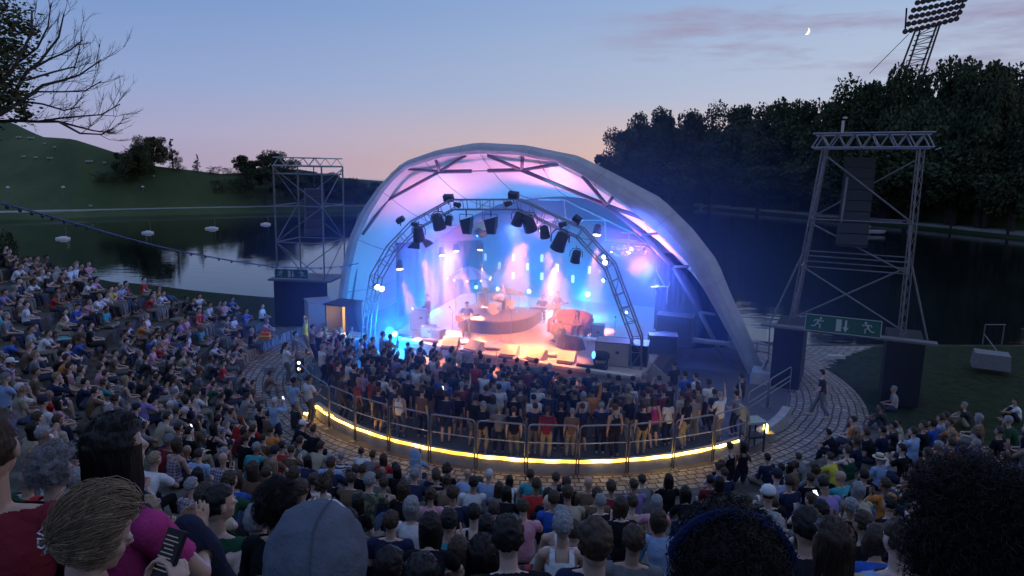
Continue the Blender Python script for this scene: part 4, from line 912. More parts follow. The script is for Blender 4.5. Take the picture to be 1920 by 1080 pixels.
def sofa():
    p = P(1066, 627, ZS); u, v, _ = uvz(p); t = local('sofa', u+.1, v, 'old pink brown upholstered sofa with curved back on the stage', 'sofa', rot=-.15)
    m = mat('sofa_velvet', (.30,.13,.15), .8, col2=(.42,.22,.22), scale=9, bump=.4)
    MB().box((0,0,.28), (1.9,.8,.26), taper=.98).build('seat', m, t, local=True); MB().box((0,-.02,.46), (1.6,.72,.12), taper=.92).build('cushion', m, t, local=True)
    mb = MB(); mb.slab([(-.85,.3,.35),(.85,.3,.35),(.9,.34,.95),(.6,.36,1.06),(0,.36,1.1),(-.6,.36,1.06),(-.9,.34,.95)], (0,.18,.03)); mb.build('backrest', m, t, local=True)
    MB().tube([(-.92,.42,.93),(-.6,.44,1.06),(0,.44,1.11),(.6,.44,1.06),(.92,.42,.93)], .055, 8).build('back_roll', m, t, local=True)
    for s_ in (-1, 1): MB().tube([(s_*.92,-.42,.1),(s_*.92,-.42,.5),(s_*.93,-.36,.66),(s_*.93,.1,.70),(s_*.92,.35,.8)], .11, 10).build('armrest', m, t, local=True)
    for a in (-.85,.85):
        for b_ in (-.3,.3): MB().tube([(a,b_,0),(a,b_,.16)], .03).build('leg', blackm, t, local=True)
sofa()
def case(u, v, w_, d_, h_, label, m, rot=0, z=ZS, name='flight_case', lid=None):
    t = local(name, u, v, label, name.replace('_',' '), z=z, rot=rot)
    MB().box((0,0,h_/2+.02), (w_,d_,h_)).build('body', m, t, local=True)
    e = MB()
    for a in (-1,1):
        for b_ in (-1,1):
            e.box((a*w_/2,b_*d_/2,h_/2+.02), (.035,.035,h_+.02)); e.box((a*w_/2,0,.02+h_*(b_+1)/2), (.035,d_,.035)); e.box((0,a*d_/2,.02+h_*(b_+1)/2), (w_,.035,.035))
    e.build('edge_profile', lid or dsteel, t, local=True); MB().box((w_*.15,-d_/2-.015,h_*.62), (.14,.03,.10)).build('latch', blackm, t, local=True); return t
tan = mat('tan_panel', (.36,.30,.26), .6, var=.12)
case(5.25,-4.7,1.35,1.0,.95,'large tan flight case at the right end of the stage',tan,.1)
case(6.2,-4.3,.8,1.1,.85,'dark flight case beside the large tan one',blackm,.1)
case(3.85,-1.4,.5,.45,.75,'small pinkish loudspeaker cabinet behind the white bench',tan,0)
case(-4.6,-2.7,.8,.6,1.0,'pale amplifier cabinet at the left end of the stage',mat('amp_cover',(.45,.45,.46),.7),.2)
case(-3.55,-3.9,.6,.5,.5,'small amplifier left of the leftmost monitor',tan,.2); case(-3.0,-4.0,.5,.45,.42,'dark low amplifier leaning beside the small one',blackm,-.3)
case(6.9,-2.2,1.2,.8,.8,'dark equipment case deep in the right wing',blackm,.2); case(7.2,-.2,1.6,.9,1.3,'tall dark equipment case against the right curtain',blackm)
def bench():
    t = local('white_bench', 4.05, -2.9, 'small bright white bench near the right wing', 'bench', rot=.1); m = mat('bench_white', (.8,.76,.7), .4)
    MB().box((0,0,.45), (.95,.4,.06)).build('seat', m, t, local=True)
    for a in (-.42,.42): MB().box((a,0,.21), (.07,.36,.42)).build('leg', m, t, local=True)
bench()
def draped_stool():
    t = local('draped_stool', 3.0, -3.1, 'black cloth thrown over a low wide stool before the sofa', 'stool', rot=-.2)
    mb = MB(); vs = []; n = 28
    for k, (s_, z) in enumerate([(.0,.52),(.6,.50),(.95,.42),(1.0,.2),(1.12,.0)]):
        for j in range(n): a = 2*PI*j/n; w_ = 1+(.08*math.sin(a*7) if k > 2 else 0); vs.append((math.cos(a)*.62*s_*w_, math.sin(a)*.34*s_*w_, z+.03*math.sin(3*a)*s_))
    mb.add(vs, [(k*n+j, k*n+(j+1)%n, (k+1)*n+(j+1)%n, (k+1)*n+j) for k in range(4) for j in range(n)]); mb.build('cloth', mat('purple_black_cloth', (.03,.025,.035), .9), t, True, local=True)
    for a in (-.4,.4): MB().tube([(a,0,0),(a,0,.48)], .03).build('leg', blackm, t, local=True)
draped_stool()
def mic(u, v, h_, label, boom=True):
    t = local('microphone_stand', u, v, label, 'microphone stand', 'microphone stands on the stage')
    MB().tube([(0,0,0),(0,0,h_)], .014, 5).build('pole', chrome, t, local=True)
    MB().tube([(.22,0,.01),(0,0,.16),(-.15,.18,.01)], .01, 4).tube([(0,0,.16),(-.12,-.2,.01)], .01, 4).build('tripod', blackm, t, local=True)
    if boom: MB().tube([(0,0,h_),(-.25,.25,h_+.1)], .01, 4).build('boom', blackm, t, local=True)
    MB().ell((-.27 if boom else 0,.27 if boom else 0,h_+.12), (.035,.035,.05), n=8, k=5).build('microphone', blackm, t, local=True)
mic(-2.3,-4.0,1.35,'microphone stand directly before the guitarist'); mic(.35,-3.5,1.5,'microphone stand in the middle beside the riser'); mic(-.1,-3.6,1.4,'microphone stand left of the middle one'); mic(3.0,-4.2,1.2,'low microphone stand in front of the sofa'); mic(-3.4,-1.2,1.9,'tall microphone stand left of the riser', False); mic(5.0,-3.3,1.5,'microphone stand behind the tan flight case', False)
def pedals():
    rnd = random.Random(2)
    for k, (u, v, l_) in enumerate([(-1.6,-4.6,'tangle of cables and pedals at the guitarist monitor'),(2.8,-4.9,'tangle of cables and pedals between the right monitors'),(-.1,-4.9,'loose cable loops left of the middle monitor')]):
        mb = MB()
        for j in range(5):
            pts = [Vector((rnd.uniform(-.5,.5), rnd.uniform(-.15,.2), .03+.05*rnd.random())) for _ in range(7)]; mb.tube(pts, .014, 4)
        mb.box((0,0,.05), (.3,.2,.07)).box((.3,.05,.05), (.18,.14,.08)); o = mb.build('cable_tangle', blackm); o.location = S(u, v, ZS); o.rotation_euler = (0,0,SZ); tag(o, l_, 'cables')
pedals()
def right_wing():
    m = mat('raw_beam', (.22,.22,.24), .8, var=.2)
    tag(MB().slab([P(1238,628,1.3), P(1366,643,1.3), P(1366,649,1.15), P(1238,636,1.15)], V*.3).build('steel_beam', m), 'pale horizontal beam in the dark right of the stage', 'beam')
    t = empty('folding_table', SP(1240,545,-1.5), 'upturned table frame standing high in the dark right wing', 'table frame')
    q = lambda x, y: SP(x, y, 1.0)
    MB().tube([q(1222,555), q(1222,538), q(1254,537), q(1256,528)], .035).tube([q(1250,570), q(1252,537)], .035).tube([q(1230,508), q(1246,536)], .05).build('frame', steel, t)
    o = MB().slab([P(1217,735,0)+Vector((0,0,0)), P(1252,742,0), P(1252,742,0)+Vector((0,0,.75)), P(1217,735,0)+Vector((0,0,1.25))], V*.05).build('plywood_panel', mat('plywood', (.38,.32,.22), .7, var=.15)); tag(o, 'raw plywood ramp panel leaning at the right stage corner', 'panel')
    r = empty('handrail', P(1420,690,0), 'steel handrail behind the near foot of the canopy', 'railing')
    for a, b in (((1395,640),(1445,648)), ((1395,655),(1445,662))): MB().tube([PY(*a, 32), PY(*b, 32)], .03).build('rail', dsteel, r)
    for x in (1396,1420,1444): MB().tube([PY(x,598 if x == 1444 else 640,32), Vector((PY(x,640,32).x, 32, 0))], .03).build('post', dsteel, r)
right_wing()
def booth():
    p = P(648, 650, 0); t = empty('mixing_tent', p, 'small black tent with warm yellow glow at the left of the stage', 'tent', rz=SZ)
    blk = blackc
    MB().box((-.62,0,1.1), (.06,1.4,2.2)).build('side_wall', blk, t, local=True); MB().box((.5,0,1.1), (.06,1.4,2.2)).build('side_wall', blk, t, local=True); MB().box((-.06,0,2.22), (1.3,1.5,.07)).build('roof', blk, t, local=True); MB().box((-.06,.7,1.1), (1.2,.05,2.2)).build('back_wall', mat('canvas', (.40,.33,.20), .8), t, local=True)
    MB().ell((.2,-.1,1.8), .07).build('bulb', lit('tent_bulb', (1,.7,.25), 40), t, local=True)
    t2 = empty('counter', P(630, 672, 0), 'dark counter with small things in front of the glowing tent', 'table', rz=SZ-.1)
    MB().box((0,0,.5), (2.1,.7,1.0)).build('body', mat('blue_cloth', (.02,.03,.08), .9), t2, local=True); MB().box((0,0,1.03), (2.2,.8,.06)).build('top', tan, t2, local=True)
    b = empty('tray', P(632,668,0)+Vector((0,0,1.07)), 'tray of pale bottles and cups on the dark counter', 'tray', rz=SZ)
    MB().box((0,0,.02), (.6,.4,.04)).build('tray_base', tan, b, local=True)
    for k in range(9): MB().lathe((-.22+.055*k,.1*math.sin(k*2),.04), [(.03,0),(.03,.12),(.012,.16),(.012,.2)], 8).build('bottle', mat('pale_glass', (.6,.5,.35), .2), b, local=True)
    g = MB().box((0,0,.45), (.95,.7,.9)).box((0,0,.93), (1.0,.75,.05)).build('grey_crate', mat('grey_cabinet', (.33,.34,.36), .5, var=.1)); g.location = P(662,662,0); g.rotation_euler = (0,0,SZ); tag(g, 'grey crate standing between the counter and the left truss leg', 'crate')
booth()
def small_things():
    p = P(563, 712, 0); t = empty('floor_spotlight', p, 'twin lamp spotlight standing on the cobbles behind the barrier', 'spotlight')
    MB().box((0,0,.03), (.4,.3,.05)).tube([(0,0,.05),(0,0,.3)], .03).build('stand', blackm, t, local=True)
    MB().box((0,0,.62), (.3,.2,.62)).build('housing', blackm, t, local=True)
    for z in (.5,.76): MB().ell((0,-.11,z), (.07,.03,.07), n=10, k=6).build('lens', lit('spot_lens', (1,.85,.55), 4), t, local=True)
    MB().tube([P(552,722,0)+Vector((0,0,.02)), P(575,716,0)+Vector((0,0,.02))], .02).build('foot', signw, t)
    p = P(1408, 842, 0); t = empty('equipment_trolley', p, 'small black trolley with an open white case on the kerb end', 'trolley', rz=.25)
    MB().box((0,0,.5), (.6,.55,.06)).build('shelf', blackm, t, local=True); MB().box((0,0,1.0), (.66,.6,.06)).build('top', signw, t, local=True)
    for a in (-.28,.28):
        for b_ in (-.25,.25): MB().tube([(a,b_,0),(a,b_,1.0)], .03).build('leg', blackm, t, local=True)
    MB().slab([(-.3,-.25,1.05),(-.3,.25,1.05),(-.42,.25,1.5),(-.42,-.25,1.5)], (.03,0,.01)).build('case_lid', signw, t, local=True)
    p = P(1434, 822, 0); t = empty('lantern', p, 'small yellow lantern glowing past the end of the kerb', 'lantern')
    MB().box((0,0,.12), (.5,.4,.24)).build('base', mat('lantern_box', (.35,.3,.16), .6), t, local=True); MB().lathe((0,0,.24), [(.07,0),(.08,.05),(.08,.22),(.05,.27)], 10).build('glow', lit('lantern_glow', (1,.6,.12), 14), t, local=True)
    for k, (x, y, w_) in enumerate([(1856,688,1.5)]):
        o = MB().box((0,0,.35), (w_,1.1,.7), taper=.92).build('stone_block', mat('dark_stone', (.16,.16,.17), .9, var=.2)); o.location = P(x, y, .1); o.rotation_euler = (0,0,-.5); tag(o, ['large pale stone block on the dark lawn at the right','smaller stone block behind the large one on the lawn'][k], 'stone block')
    r = empty('railing', P(1848,650,0), 'thin steel railing at the water edge on the right', 'railing')
    for x in (1842,1878): q = P(x,646,0); MB().tube([q, q+Vector((0,0,1.1))], .03).build('post', dsteel, r)
    MB().tube([P(1842,646,0)+Vector((0,0,1.1)), P(1880,646,0)+Vector((0,0,1.1))], .03).build('rail', dsteel, r); MB().tube([P(1842,646,0)+Vector((0,0,.6)), P(1870,672,0)+Vector((0,0,.3))], .025).build('rail', dsteel, r)
    o = MB().box((0,0,.07), (.9,.35,.14), taper=.8).build('white_box', signw); o.location = P(1566,671,0); tag(o, 'low white kerb light at the corner of the dark lawn', 'kerb light')
small_things()
# ================================================================ PEOPLE
def ik(a, b, l1, l2, pole):
    d = b-a; Ld = min(d.length, l1+l2-.004); u = d.normalized(); x = (l1*l1-l2*l2+Ld*Ld)/(2*Ld); h = math.sqrt(max(1e-6, l1*l1-x*x))
    p = Vector(pole); p = (p-u*p.dot(u)).normalized(); return a+u*x+p*h, a+u*Ld
skinm = bpy.data.materials.new('skin'); skinm.use_nodes = True
_b = skinm.node_tree.nodes['Principled BSDF']; _oi = skinm.node_tree.nodes.new('ShaderNodeObjectInfo'); L(skinm.node_tree, _oi.outputs['Color'], _b.inputs['Base Color']); _b.inputs['Roughness'].default_value = .5; _b.inputs['Subsurface Weight'].default_value = .0
lipm = mat('lips', (.20,.07,.06), .5); eyem = mat('eyes', (.02,.015,.012), .3)
clothm = mat('cloth', (.5,.5,.5), .9, objcol=True, var=.22, scale=7, bump=.5, spec=.08)
hairm = bpy.data.materials.new('hair'); hairm.use_nodes = True
def _hair():
    nt = hairm.node_tree; b = nt.nodes['Principled BSDF']; oi = nt.nodes.new('ShaderNodeObjectInfo'); t = nt.nodes.new('ShaderNodeTexCoord'); mpn = N(nt, 'ShaderNodeMapping'); mpn.inputs['Scale'].default_value = (60,60,7); L(nt, t.outputs['Object'], mpn.inputs[0])
    n = N(nt, 'ShaderNodeTexNoise', Scale=1.0, Detail=4.0); L(nt, mpn.outputs[0], n.inputs['Vector']); r = ramp(nt, n.outputs[0], [(.3,(.65,.65,.65)),(.7,(1.3,1.3,1.3))]); L(nt, mixc(nt, 1, oi.outputs['Color'], r.outputs[0], 'MULTIPLY'), b.inputs['Base Color'])
    bp = N(nt, 'ShaderNodeBump', Strength=.8, Distance=.01); L(nt, n.outputs[0], bp.inputs['Height']); L(nt, bp.outputs[0], b.inputs['Normal']); b.inputs['Roughness'].default_value = .55; b.inputs['Specular IOR Level'].default_value = .3
_hair()
def pattern_mat(name, kind, c1, c2, sc):
    m = bpy.data.materials.new(name); m.use_nodes = True; nt = m.node_tree; b = nt.nodes['Principled BSDF']; t = nt.nodes.new('ShaderNodeTexCoord'); s_ = N(nt, 'ShaderNodeSeparateXYZ'); L(nt, t.outputs['Object'], s_.inputs[0])
    def st(o, k): return math_n(nt, 'GREATER_THAN', math_n(nt, 'SINE', math_n(nt, 'MULTIPLY', o, k)), 0.0)
    if kind == 'stripe': f = st(s_.outputs[2], sc)
    elif kind == 'check': f = math_n(nt, 'MULTIPLY', math_n(nt, 'ADD', st(s_.outputs[2], sc), st(s_.outputs[0], sc)), .5)
    else:
        n = N(nt, 'ShaderNodeTexNoise', Scale=sc, Detail=1.5, Roughness=.4); L(nt, t.outputs['Object'], n.inputs['Vector']); f = math_n(nt, 'GREATER_THAN', n.outputs[0], .5)
    L(nt, mixc(nt, f, c1, c2), b.inputs['Base Color']); b.inputs['Roughness'].default_value = .9; return m
PAT = {'stripe': pattern_mat('striped_cloth','stripe',(.55,.55,.58),(.02,.02,.04),95), 'check': pattern_mat('checked_cloth','check',(.38,.32,.36),(.06,.05,.10),110), 'print': pattern_mat('printed_cloth','noise',(.50,.52,.62),(.05,.07,.22),22), 'camo': pattern_mat('leaf_print_cloth','noise',(.10,.12,.07),(.03,.04,.03),14), 'dots': pattern_mat('flower_print_cloth','noise',(.25,.12,.14),(.03,.03,.04),30)}
def mat_eval(o):
    bpy.context.view_layer.update(); dg = bpy.context.evaluated_depsgraph_get(); return bpy.data.meshes.new_from_object(o.evaluated_get(dg))
def arrays(me):
    n = len(me.vertices); co = np.empty(n*3); me.vertices.foreach_get('co', co); co = co.reshape(-1,3)
    no = np.empty(n*3); me.vertices.foreach_get('normal', no); no = no.reshape(-1,3)
    f = [tuple(p.vertices) for p in me.polygons]; return co, no, f
def submesh(name, co, faces, keep, m, smooth=True):
    idx = np.full(len(co), -1); used = np.zeros(len(co), bool)
    ff = [f for f in faces if all(keep[i] for i in f)]
    for f in ff: used[list(f)] = True
    idx[used] = np.arange(used.sum()); me = bpy.data.meshes.new(name); me.from_pydata(co[used].tolist(), [], [[int(idx[i]) for i in f] for f in ff])
    me.materials.append(m); me.polygons.foreach_set('use_smooth', [smooth]*len(me.polygons)); me.update(); return me
def hand(mb, w_, d, n, curl=.5, side=1, fr=.0098, wide=1.0):
    d = d.normalized(); n = (n-d*n.dot(d)).normalized(); s_ = d.cross(n)*side
    R = Matrix((s_, n, d)).transposed(); mb.ell(w_+d*.048, (.040*wide,.018,.052), R, 12, 8)
    for k, ln in enumerate((.88,1.0,.95,.78)):
        b = w_+d*.085+s_*(.030-.0205*k)*wide; a1 = curl*.55; a2 = curl*1.5
        v1 = d*math.cos(a1)+n*math.sin(a1)+s_*(.10-.07*k); v2 = d*math.cos(a2)+n*math.sin(a2); v3 = d*math.cos(a2*1.5)+n*math.sin(a2*1.5)
        p1 = b+v1*.036*ln; p2 = p1+v2*.026*ln; p3 = p2+v3*.020*ln; mb.tube([b-v1*.02, b, p1, p2, p3], [fr,fr,fr*.95,fr*.9,fr*.75], 8)
    t0 = w_+d*.022+s_*.030*wide; t1 = t0+(s_*.75+d*.55+n*.35).normalized()*.040; t2 = t1+(s_*.25+d*.85+n*.5).normalized()*.034; mb.tube([t0-s_*.01, t0, t1, t2], [fr*1.25,fr*1.25,fr*1.1,fr*.85], 8)
def head_shape(mb, c, R, k=1.0):
    f = lambda x, y, z: c+R @ (Vector((x,y,z))*k); e = lambda p, r, q=None: mb.ell(f(*p), [a*k for a in r], R if q is None else R @ q, 14, 10)
    e((0,-.012,.022), (.076,.096,.098)); e((0,.02,-.045), (.060,.070,.072)); e((0,.055,-.085), (.032,.032,.026)); e((0,-.03,-.04), (.062,.065,.07))
    mb.tube([f(0,.075,.02), f(0,.104,-.022), f(0,.088,-.032)], [.011*k,.0155*k,.012*k], 8)
    for s_ in (-1,1):
        e((s_*.079,-.008,-.008), (.010,.020,.032)); e((s_*.034,.072,.004), (.020,.018,.013)); e((s_*.042,.048,-.032), (.020,.026,.024))
    e((0,.082,-.062), (.024,.014,.012))
def build_body(p, vox=.012, female=False, handfr=.0098, name='t'):
    mb = MB(); bones = []
    P0 = Vector(p.get('pelvis', (0,0,.93))); sv = Vector(p.get('spine', (0,.02,.50))); up = sv.normalized(); X = Vector(p.get('X', (1,0,0))).normalized(); Xh = Vector((1,0,0))
    Nb = P0+sv; k = .94 if female else 1.0
    rings = [(-.16,.09,.08),(-.06,.150,.105),(.08,.170 if female else .160,.118),(.22,.150,.110),(.38,.122 if female else .138,.098),(.60,.140 if female else .156,.112),(.78,.150 if female else .172,.108),(.90,.135 if female else .155,.088),(1.0,.065,.060)]
    vs = []; nr = 18
    for t, a, b in rings:
        c = P0.lerp(Nb, t) if t <= 1 else Nb; bow = p.get('bow', .02)*math.sin(max(0,min(1,t))*PI); xx = Xh.lerp(X, max(0, t)).normalized(); yy = up.cross(xx).normalized(); c = c-yy*bow
        for j in range(nr): an = 2*PI*j/nr; vs.append(c+xx*math.cos(an)*a*k+yy*math.sin(an)*b)
    mb.add(vs, [(i*nr+j, i*nr+(j+1)%nr, (i+1)*nr+(j+1)%nr, (i+1)*nr+j) for i in range(len(rings)-1) for j in range(nr)]+[tuple(range(nr-1,-1,-1)), tuple((len(rings)-1)*nr+j for j in range(nr))])
    if female:
        yy = up.cross(X)
        for s_ in (-1,1): mb.ell(P0.lerp(Nb,.66)+X*s_*.068+yy*.085, (.06,.055,.058), None, 12, 8)
    bones.append((P0-up*.08, Nb, 'torso', .125))
    hd = p.get('head', (0,0)); HR = Matrix.Rotation(hd[1], 3, 'Z') @ Matrix.Rotation(hd[0], 3, 'X'); hax = (up*.6+Vector((0,0,.4))).normalized(); Hb = Nb+hax*.06; Hc = Nb+hax*.115+HR @ Vector((0,.022,.085))
    mb.tube([Nb-up*.05, Nb+hax*.02, Hb+hax*.05], [.062*k,.054*k,.052*k], 12); bones.append((Nb+hax*.02, Hb+hax*.03, 'neck', .05))
    head_shape(mb, Hc, HR, .97 if female else 1.0); bones.append((Hc-Vector((0,0,.03)), Hc+Vector((0,0,.03)), 'head', .085))
    sw = .165 if female else .188; ends = {}
    for s_, wk, ek in ((1,'rw','re'),(-1,'lw','le')):
        sh = Nb-up*.065+X*s_*sw; w_ = Vector(p.get(wk, (.24*s_,.05,.82))); pole = p.get(ek, (.5*s_,-.8,-.2)); el, w_ = ik(sh, w_, .285, .255, pole)
        mb.tube([Nb-up*.03+X*s_*.04, sh.lerp(Nb, .35)-up*.005, sh], [.05*k,.052*k,.05*k], 10); mb.ell(sh, .058*k, None, 12, 8)
        mb.tube([sh, sh.lerp(el,.35), sh.lerp(el,.8), el], [.052*k,.050*k,.042*k,.039*k], 12); mb.tube([el, el.lerp(w_,.28), el.lerp(w_,.75), w_], [.039*k,.042*k,.031*k,.026*k], 12); mb.ell(el, .040*k)
        bones.append((sh, el, 'uarm', .048)); bones.append((el, w_, 'farm', .035))
        fd = (w_-el).normalized(); hdr = Vector(p.get(wk+'d', fd)); pn = Vector(p.get(wk+'n', (-s_*1.0,.0,0.05)));  pn = pn if pn.length > .1 else Vector((-s_,0,0))
        hand(mb, w_, hdr, pn, p.get('curl', .6), 1 if s_ > 0 else 1, handfr); bones.append((w_+hdr.normalized()*.02, w_+hdr.normalized()*.14, 'hand', .03)); ends[wk] = w_+hdr.normalized()*.08
    for s_, ak, kk in ((1,'ra','rk'),(-1,'la','lk')):
        hp = P0+Xh*s_*.088-Vector((0,0,.03)); an = Vector(p.get(ak, (.10*s_,0,.085))); kn, an = ik(hp, an, .43, .42, p.get(kk, (0.1*s_,1,.3)))
        mb.tube([hp+up*.02, hp.lerp(kn,.25), hp.lerp(kn,.7), kn], [.088,.086,.066,.056], 14); mb.ell(kn, .056); mb.tube([kn, kn.lerp(an,.3), kn.lerp(an,.75), an], [.054,.058,.042,.036], 12)
        bones.append((hp, kn, 'thigh', .075)); bones.append((kn, an, 'shin', .05))
        fdv = Vector(p.get(ak+'f', (0.12*s_,1,-.05))).normalized(); fR = Matrix((fdv.cross(Vector((0,0,1))).normalized(), fdv, fdv.cross(Vector((0,0,1))).normalized().cross(fdv))).transposed()
        mb.ell(an+fdv*.075-Vector((0,0,.045)), (.044,.125,.036), fR, 12, 8); mb.ell(an-Vector((0,0,.03)), (.04,.045,.05)); bones.append((an-Vector((0,0,.05)), an+fdv*.17-Vector((0,0,.05)), 'foot', .04))
    src = mb.mesh(name, skinm); o = bpy.data.objects.new(name, src); scn.collection.objects.link(o)
    rm = o.modifiers.new('r', 'REMESH'); rm.mode = 'VOXEL'; rm.voxel_size = vox; rm.use_smooth_shade = True
    sm = o.modifiers.new('s', 'SMOOTH'); sm.factor = .5; sm.iterations = 2 if vox > .009 else 3
    me = mat_eval(o); bpy.data.objects.remove(o); bpy.data.meshes.remove(src); me.name = 'body'
    co, no, fs = arrays(me)
    best = np.full(len(co), 1e9); lab = np.zeros(len(co), int); tt = np.zeros(len(co)); names = [b[2] for b in bones]
    for i, (a, b, nm, r) in enumerate(bones):
        a_, b_ = np.array(a), np.array(b); d = b_-a_; t = np.clip(((co-a_)@d)/(d@d), 0, 1); ds = np.linalg.norm(co-(a_+t[:,None]*d), axis=1)-r
        q = ds < best; best[q] = ds[q]; lab[q] = i; tt[q] = t[q]
    nm = np.array(names)[lab]
    a_, b_ = np.array(P0-up*.08), np.array(Nb); d = b_-a_; th = ((co-a_)@d)/(d@d); lat = np.abs((co-np.array(Nb))@np.array(X))
    # face marks
    me.materials.clear(); me.materials.append(skinm); me.materials.append(lipm); me.materials.append(eyem); me.materials.append(mat('shoe_leather', (.05,.05,.06), .7)); footv = nm == 'foot'
    HRi = np.array(HR.transposed()); hl = (co-np.array(Hc))@np.array(HR); mi = [0]*len(fs)
    front = hl[:,1] > .06
    for i, f in enumerate(fs):
        c = hl[list(f)].mean(axis=0)
        if footv[f[0]]: mi[i] = 3
        if c[1] > .07:
            if abs(c[2]+.062) < .0085 and abs(c[0]) < .024: mi[i] = 1
            elif abs(abs(c[0])-.034) < .013 and abs(c[2]-.002) < .0075: mi[i] = 2
    me.polygons.foreach_set('material_index', mi); me.polygons.foreach_set('use_smooth', [True]*len(fs)); me.update()
    out = {'body': me}
    rn = np.array([noise.noise(Vector(c)*9) for c in co.tolist()])
    def shell(nm_, keep, off): c2 = co+no*(off+rn*.006)[:,None]; return submesh(nm_, c2, fs, keep, clothm)
    torso = nm == 'torso'; hem = np.clip((.22-th)/.22, 0, 1)
    base = torso & (th > .02) & (th < 1.0)
    shoff = .013+.010*hem
    ua = nm == 'uarm'; fa = nm == 'farm'
    out['tee'] = shell('shirt', base | (ua & (tt < .62)), shoff+np.where(ua, .006, 0)); out['long'] = shell('shirt', base | ua | (fa & (tt < .93)), shoff+np.where(ua|fa, .003, 0))
    out['tank'] = shell('shirt', base & ~((th > .80) & (lat > .105)) & ~((th > .86) & (lat < .055)), shoff)
    low = (torso & (th < .20)); tg = nm == 'thigh'; sn = nm == 'shin'
    out['trousers'] = shell('trousers', low | tg | (sn & (tt < .93)), np.where(sn, .014, .009)); out['shorts'] = shell('shorts', low | (tg & (tt < .88)), np.where(tg, .016, .009))
    out['HM'] = Matrix.Translation(Hc) @ HR.to_4x4(); out['headz'] = Hc.z; out['head'] = Hc; out['hands'] = ends; out['Nb'] = Nb; out['P0'] = P0
    return out
# ---------------------------------------------------------------- hair, caps and hats in head space
def hair_shell(kind, seed=0, nu=38, nv=26):
    rnd = random.Random(seed); mb = MB(); vs = []; keep = []
    amp = {'short':.010,'long':.010,'curly':.035,'frizzy':.05,'thin':.005,'beanie':.004}.get(kind, .01); add = {'short':.014,'long':.018,'curly':.034,'frizzy':.055,'thin':.006,'beanie':.020}.get(kind, .014)
    low = {'short':-.55,'long':-.75,'curly':-.6,'frizzy':-.75,'thin':-.55,'beanie':-.10}.get(kind, -.5)
    for i in range(nv+1):
        t = PI*i/nv*.86
        for j in range(nu):
            a = 2*PI*j/nu; d = Vector((math.sin(t)*math.cos(a), math.sin(t)*math.sin(a), math.cos(t)))
            r = Vector((.078+add, .098+add, .098+add*1.1)); n = noise.noise(d*3.5+Vector((seed,0,0)))*amp*1.3+noise.noise(d*11+Vector((0,seed,0)))*amp
            p = Vector((d.x*(r.x+n), d.y*(r.y+n)-.010, d.z*(r.z+n)+.024)); vs.append(p)
            fr = (d.y > .25 and d.z < (.55 if kind != 'beanie' else .25)-.25*abs(d.x)); side = abs(d.x) > .55 and d.y > -.05 and d.z < .05 and kind not in ('long','frizzy','curly'); jaw = d.y > -.12 and d.z < -.08 and kind not in ('long','frizzy','curly'); keep.append(not fr and not side and not jaw and d.z > low)
    f = [(i*nu+j, (i+1)*nu+j, (i+1)*nu+(j+1)%nu, i*nu+(j+1)%nu) for i in range(nv) for j in range(nu)]; f = [q for q in f if all(keep[k] for k in q)]
    mb.add(vs, f); return mb
def drape_hair(mb, ln, wd, seed, wav=.012):
    n = 22; m = 9; vs = []
    for k in range(m):
        t = k/(m-1); z = .03-ln*t; rx = (.096+wd*math.sin(t*2.4))*(1-.35*t*t); ry = .105*(1-.35*t)
        for j in range(n):
            a = math.radians(lerp(-32, 212, j/(n-1))); w_ = wav*noise.noise(Vector((j*.9, t*3, seed)))+.010*noise.noise(Vector((j*2.3, 0, seed))); tip = (.05*noise.noise(Vector((j*.8, 7, seed))) if k == m-1 else 0)
            vs.append(Vector((math.cos(a)*(rx+w_), -math.sin(a)*(ry+w_)-.012+.01*t, z+tip)))
    mb.add(vs, [(k*n+j, k*n+j+1, (k+1)*n+j+1, (k+1)*n+j) for k in range(m-1) for j in range(n-1)]); return mb
HAIR = {}
def hair_mesh(kind):
    k = kind+str(random.randrange(3))
    if k in HAIR: return HAIR[k]
    seed = len(HAIR)*3+1
    if kind in ('short','curly','frizzy','thin'): mb = hair_shell(kind, seed)
    elif kind == 'long': mb = drape_hair(hair_shell('long', seed), .33, .018, seed)
    elif kind == 'bob': mb = drape_hair(hair_shell('long', seed), .19, .022, seed)
    elif kind == 'bun': mb = hair_shell('short', seed); mb.ell((0,-.10,.10), (.042,.04,.042), None, 12, 8)
    elif kind == 'tail': mb = hair_shell('short', seed); mb.tube([(0,-.09,.06),(0,-.14,.05),(0,-.15,-.05),(.01,-.135,-.2),(0,-.12,-.30)], [.02,.032,.034,.028,.008], 9)
    HAIR[k] = mb.mesh('hair', hairm, True); return HAIR[k]
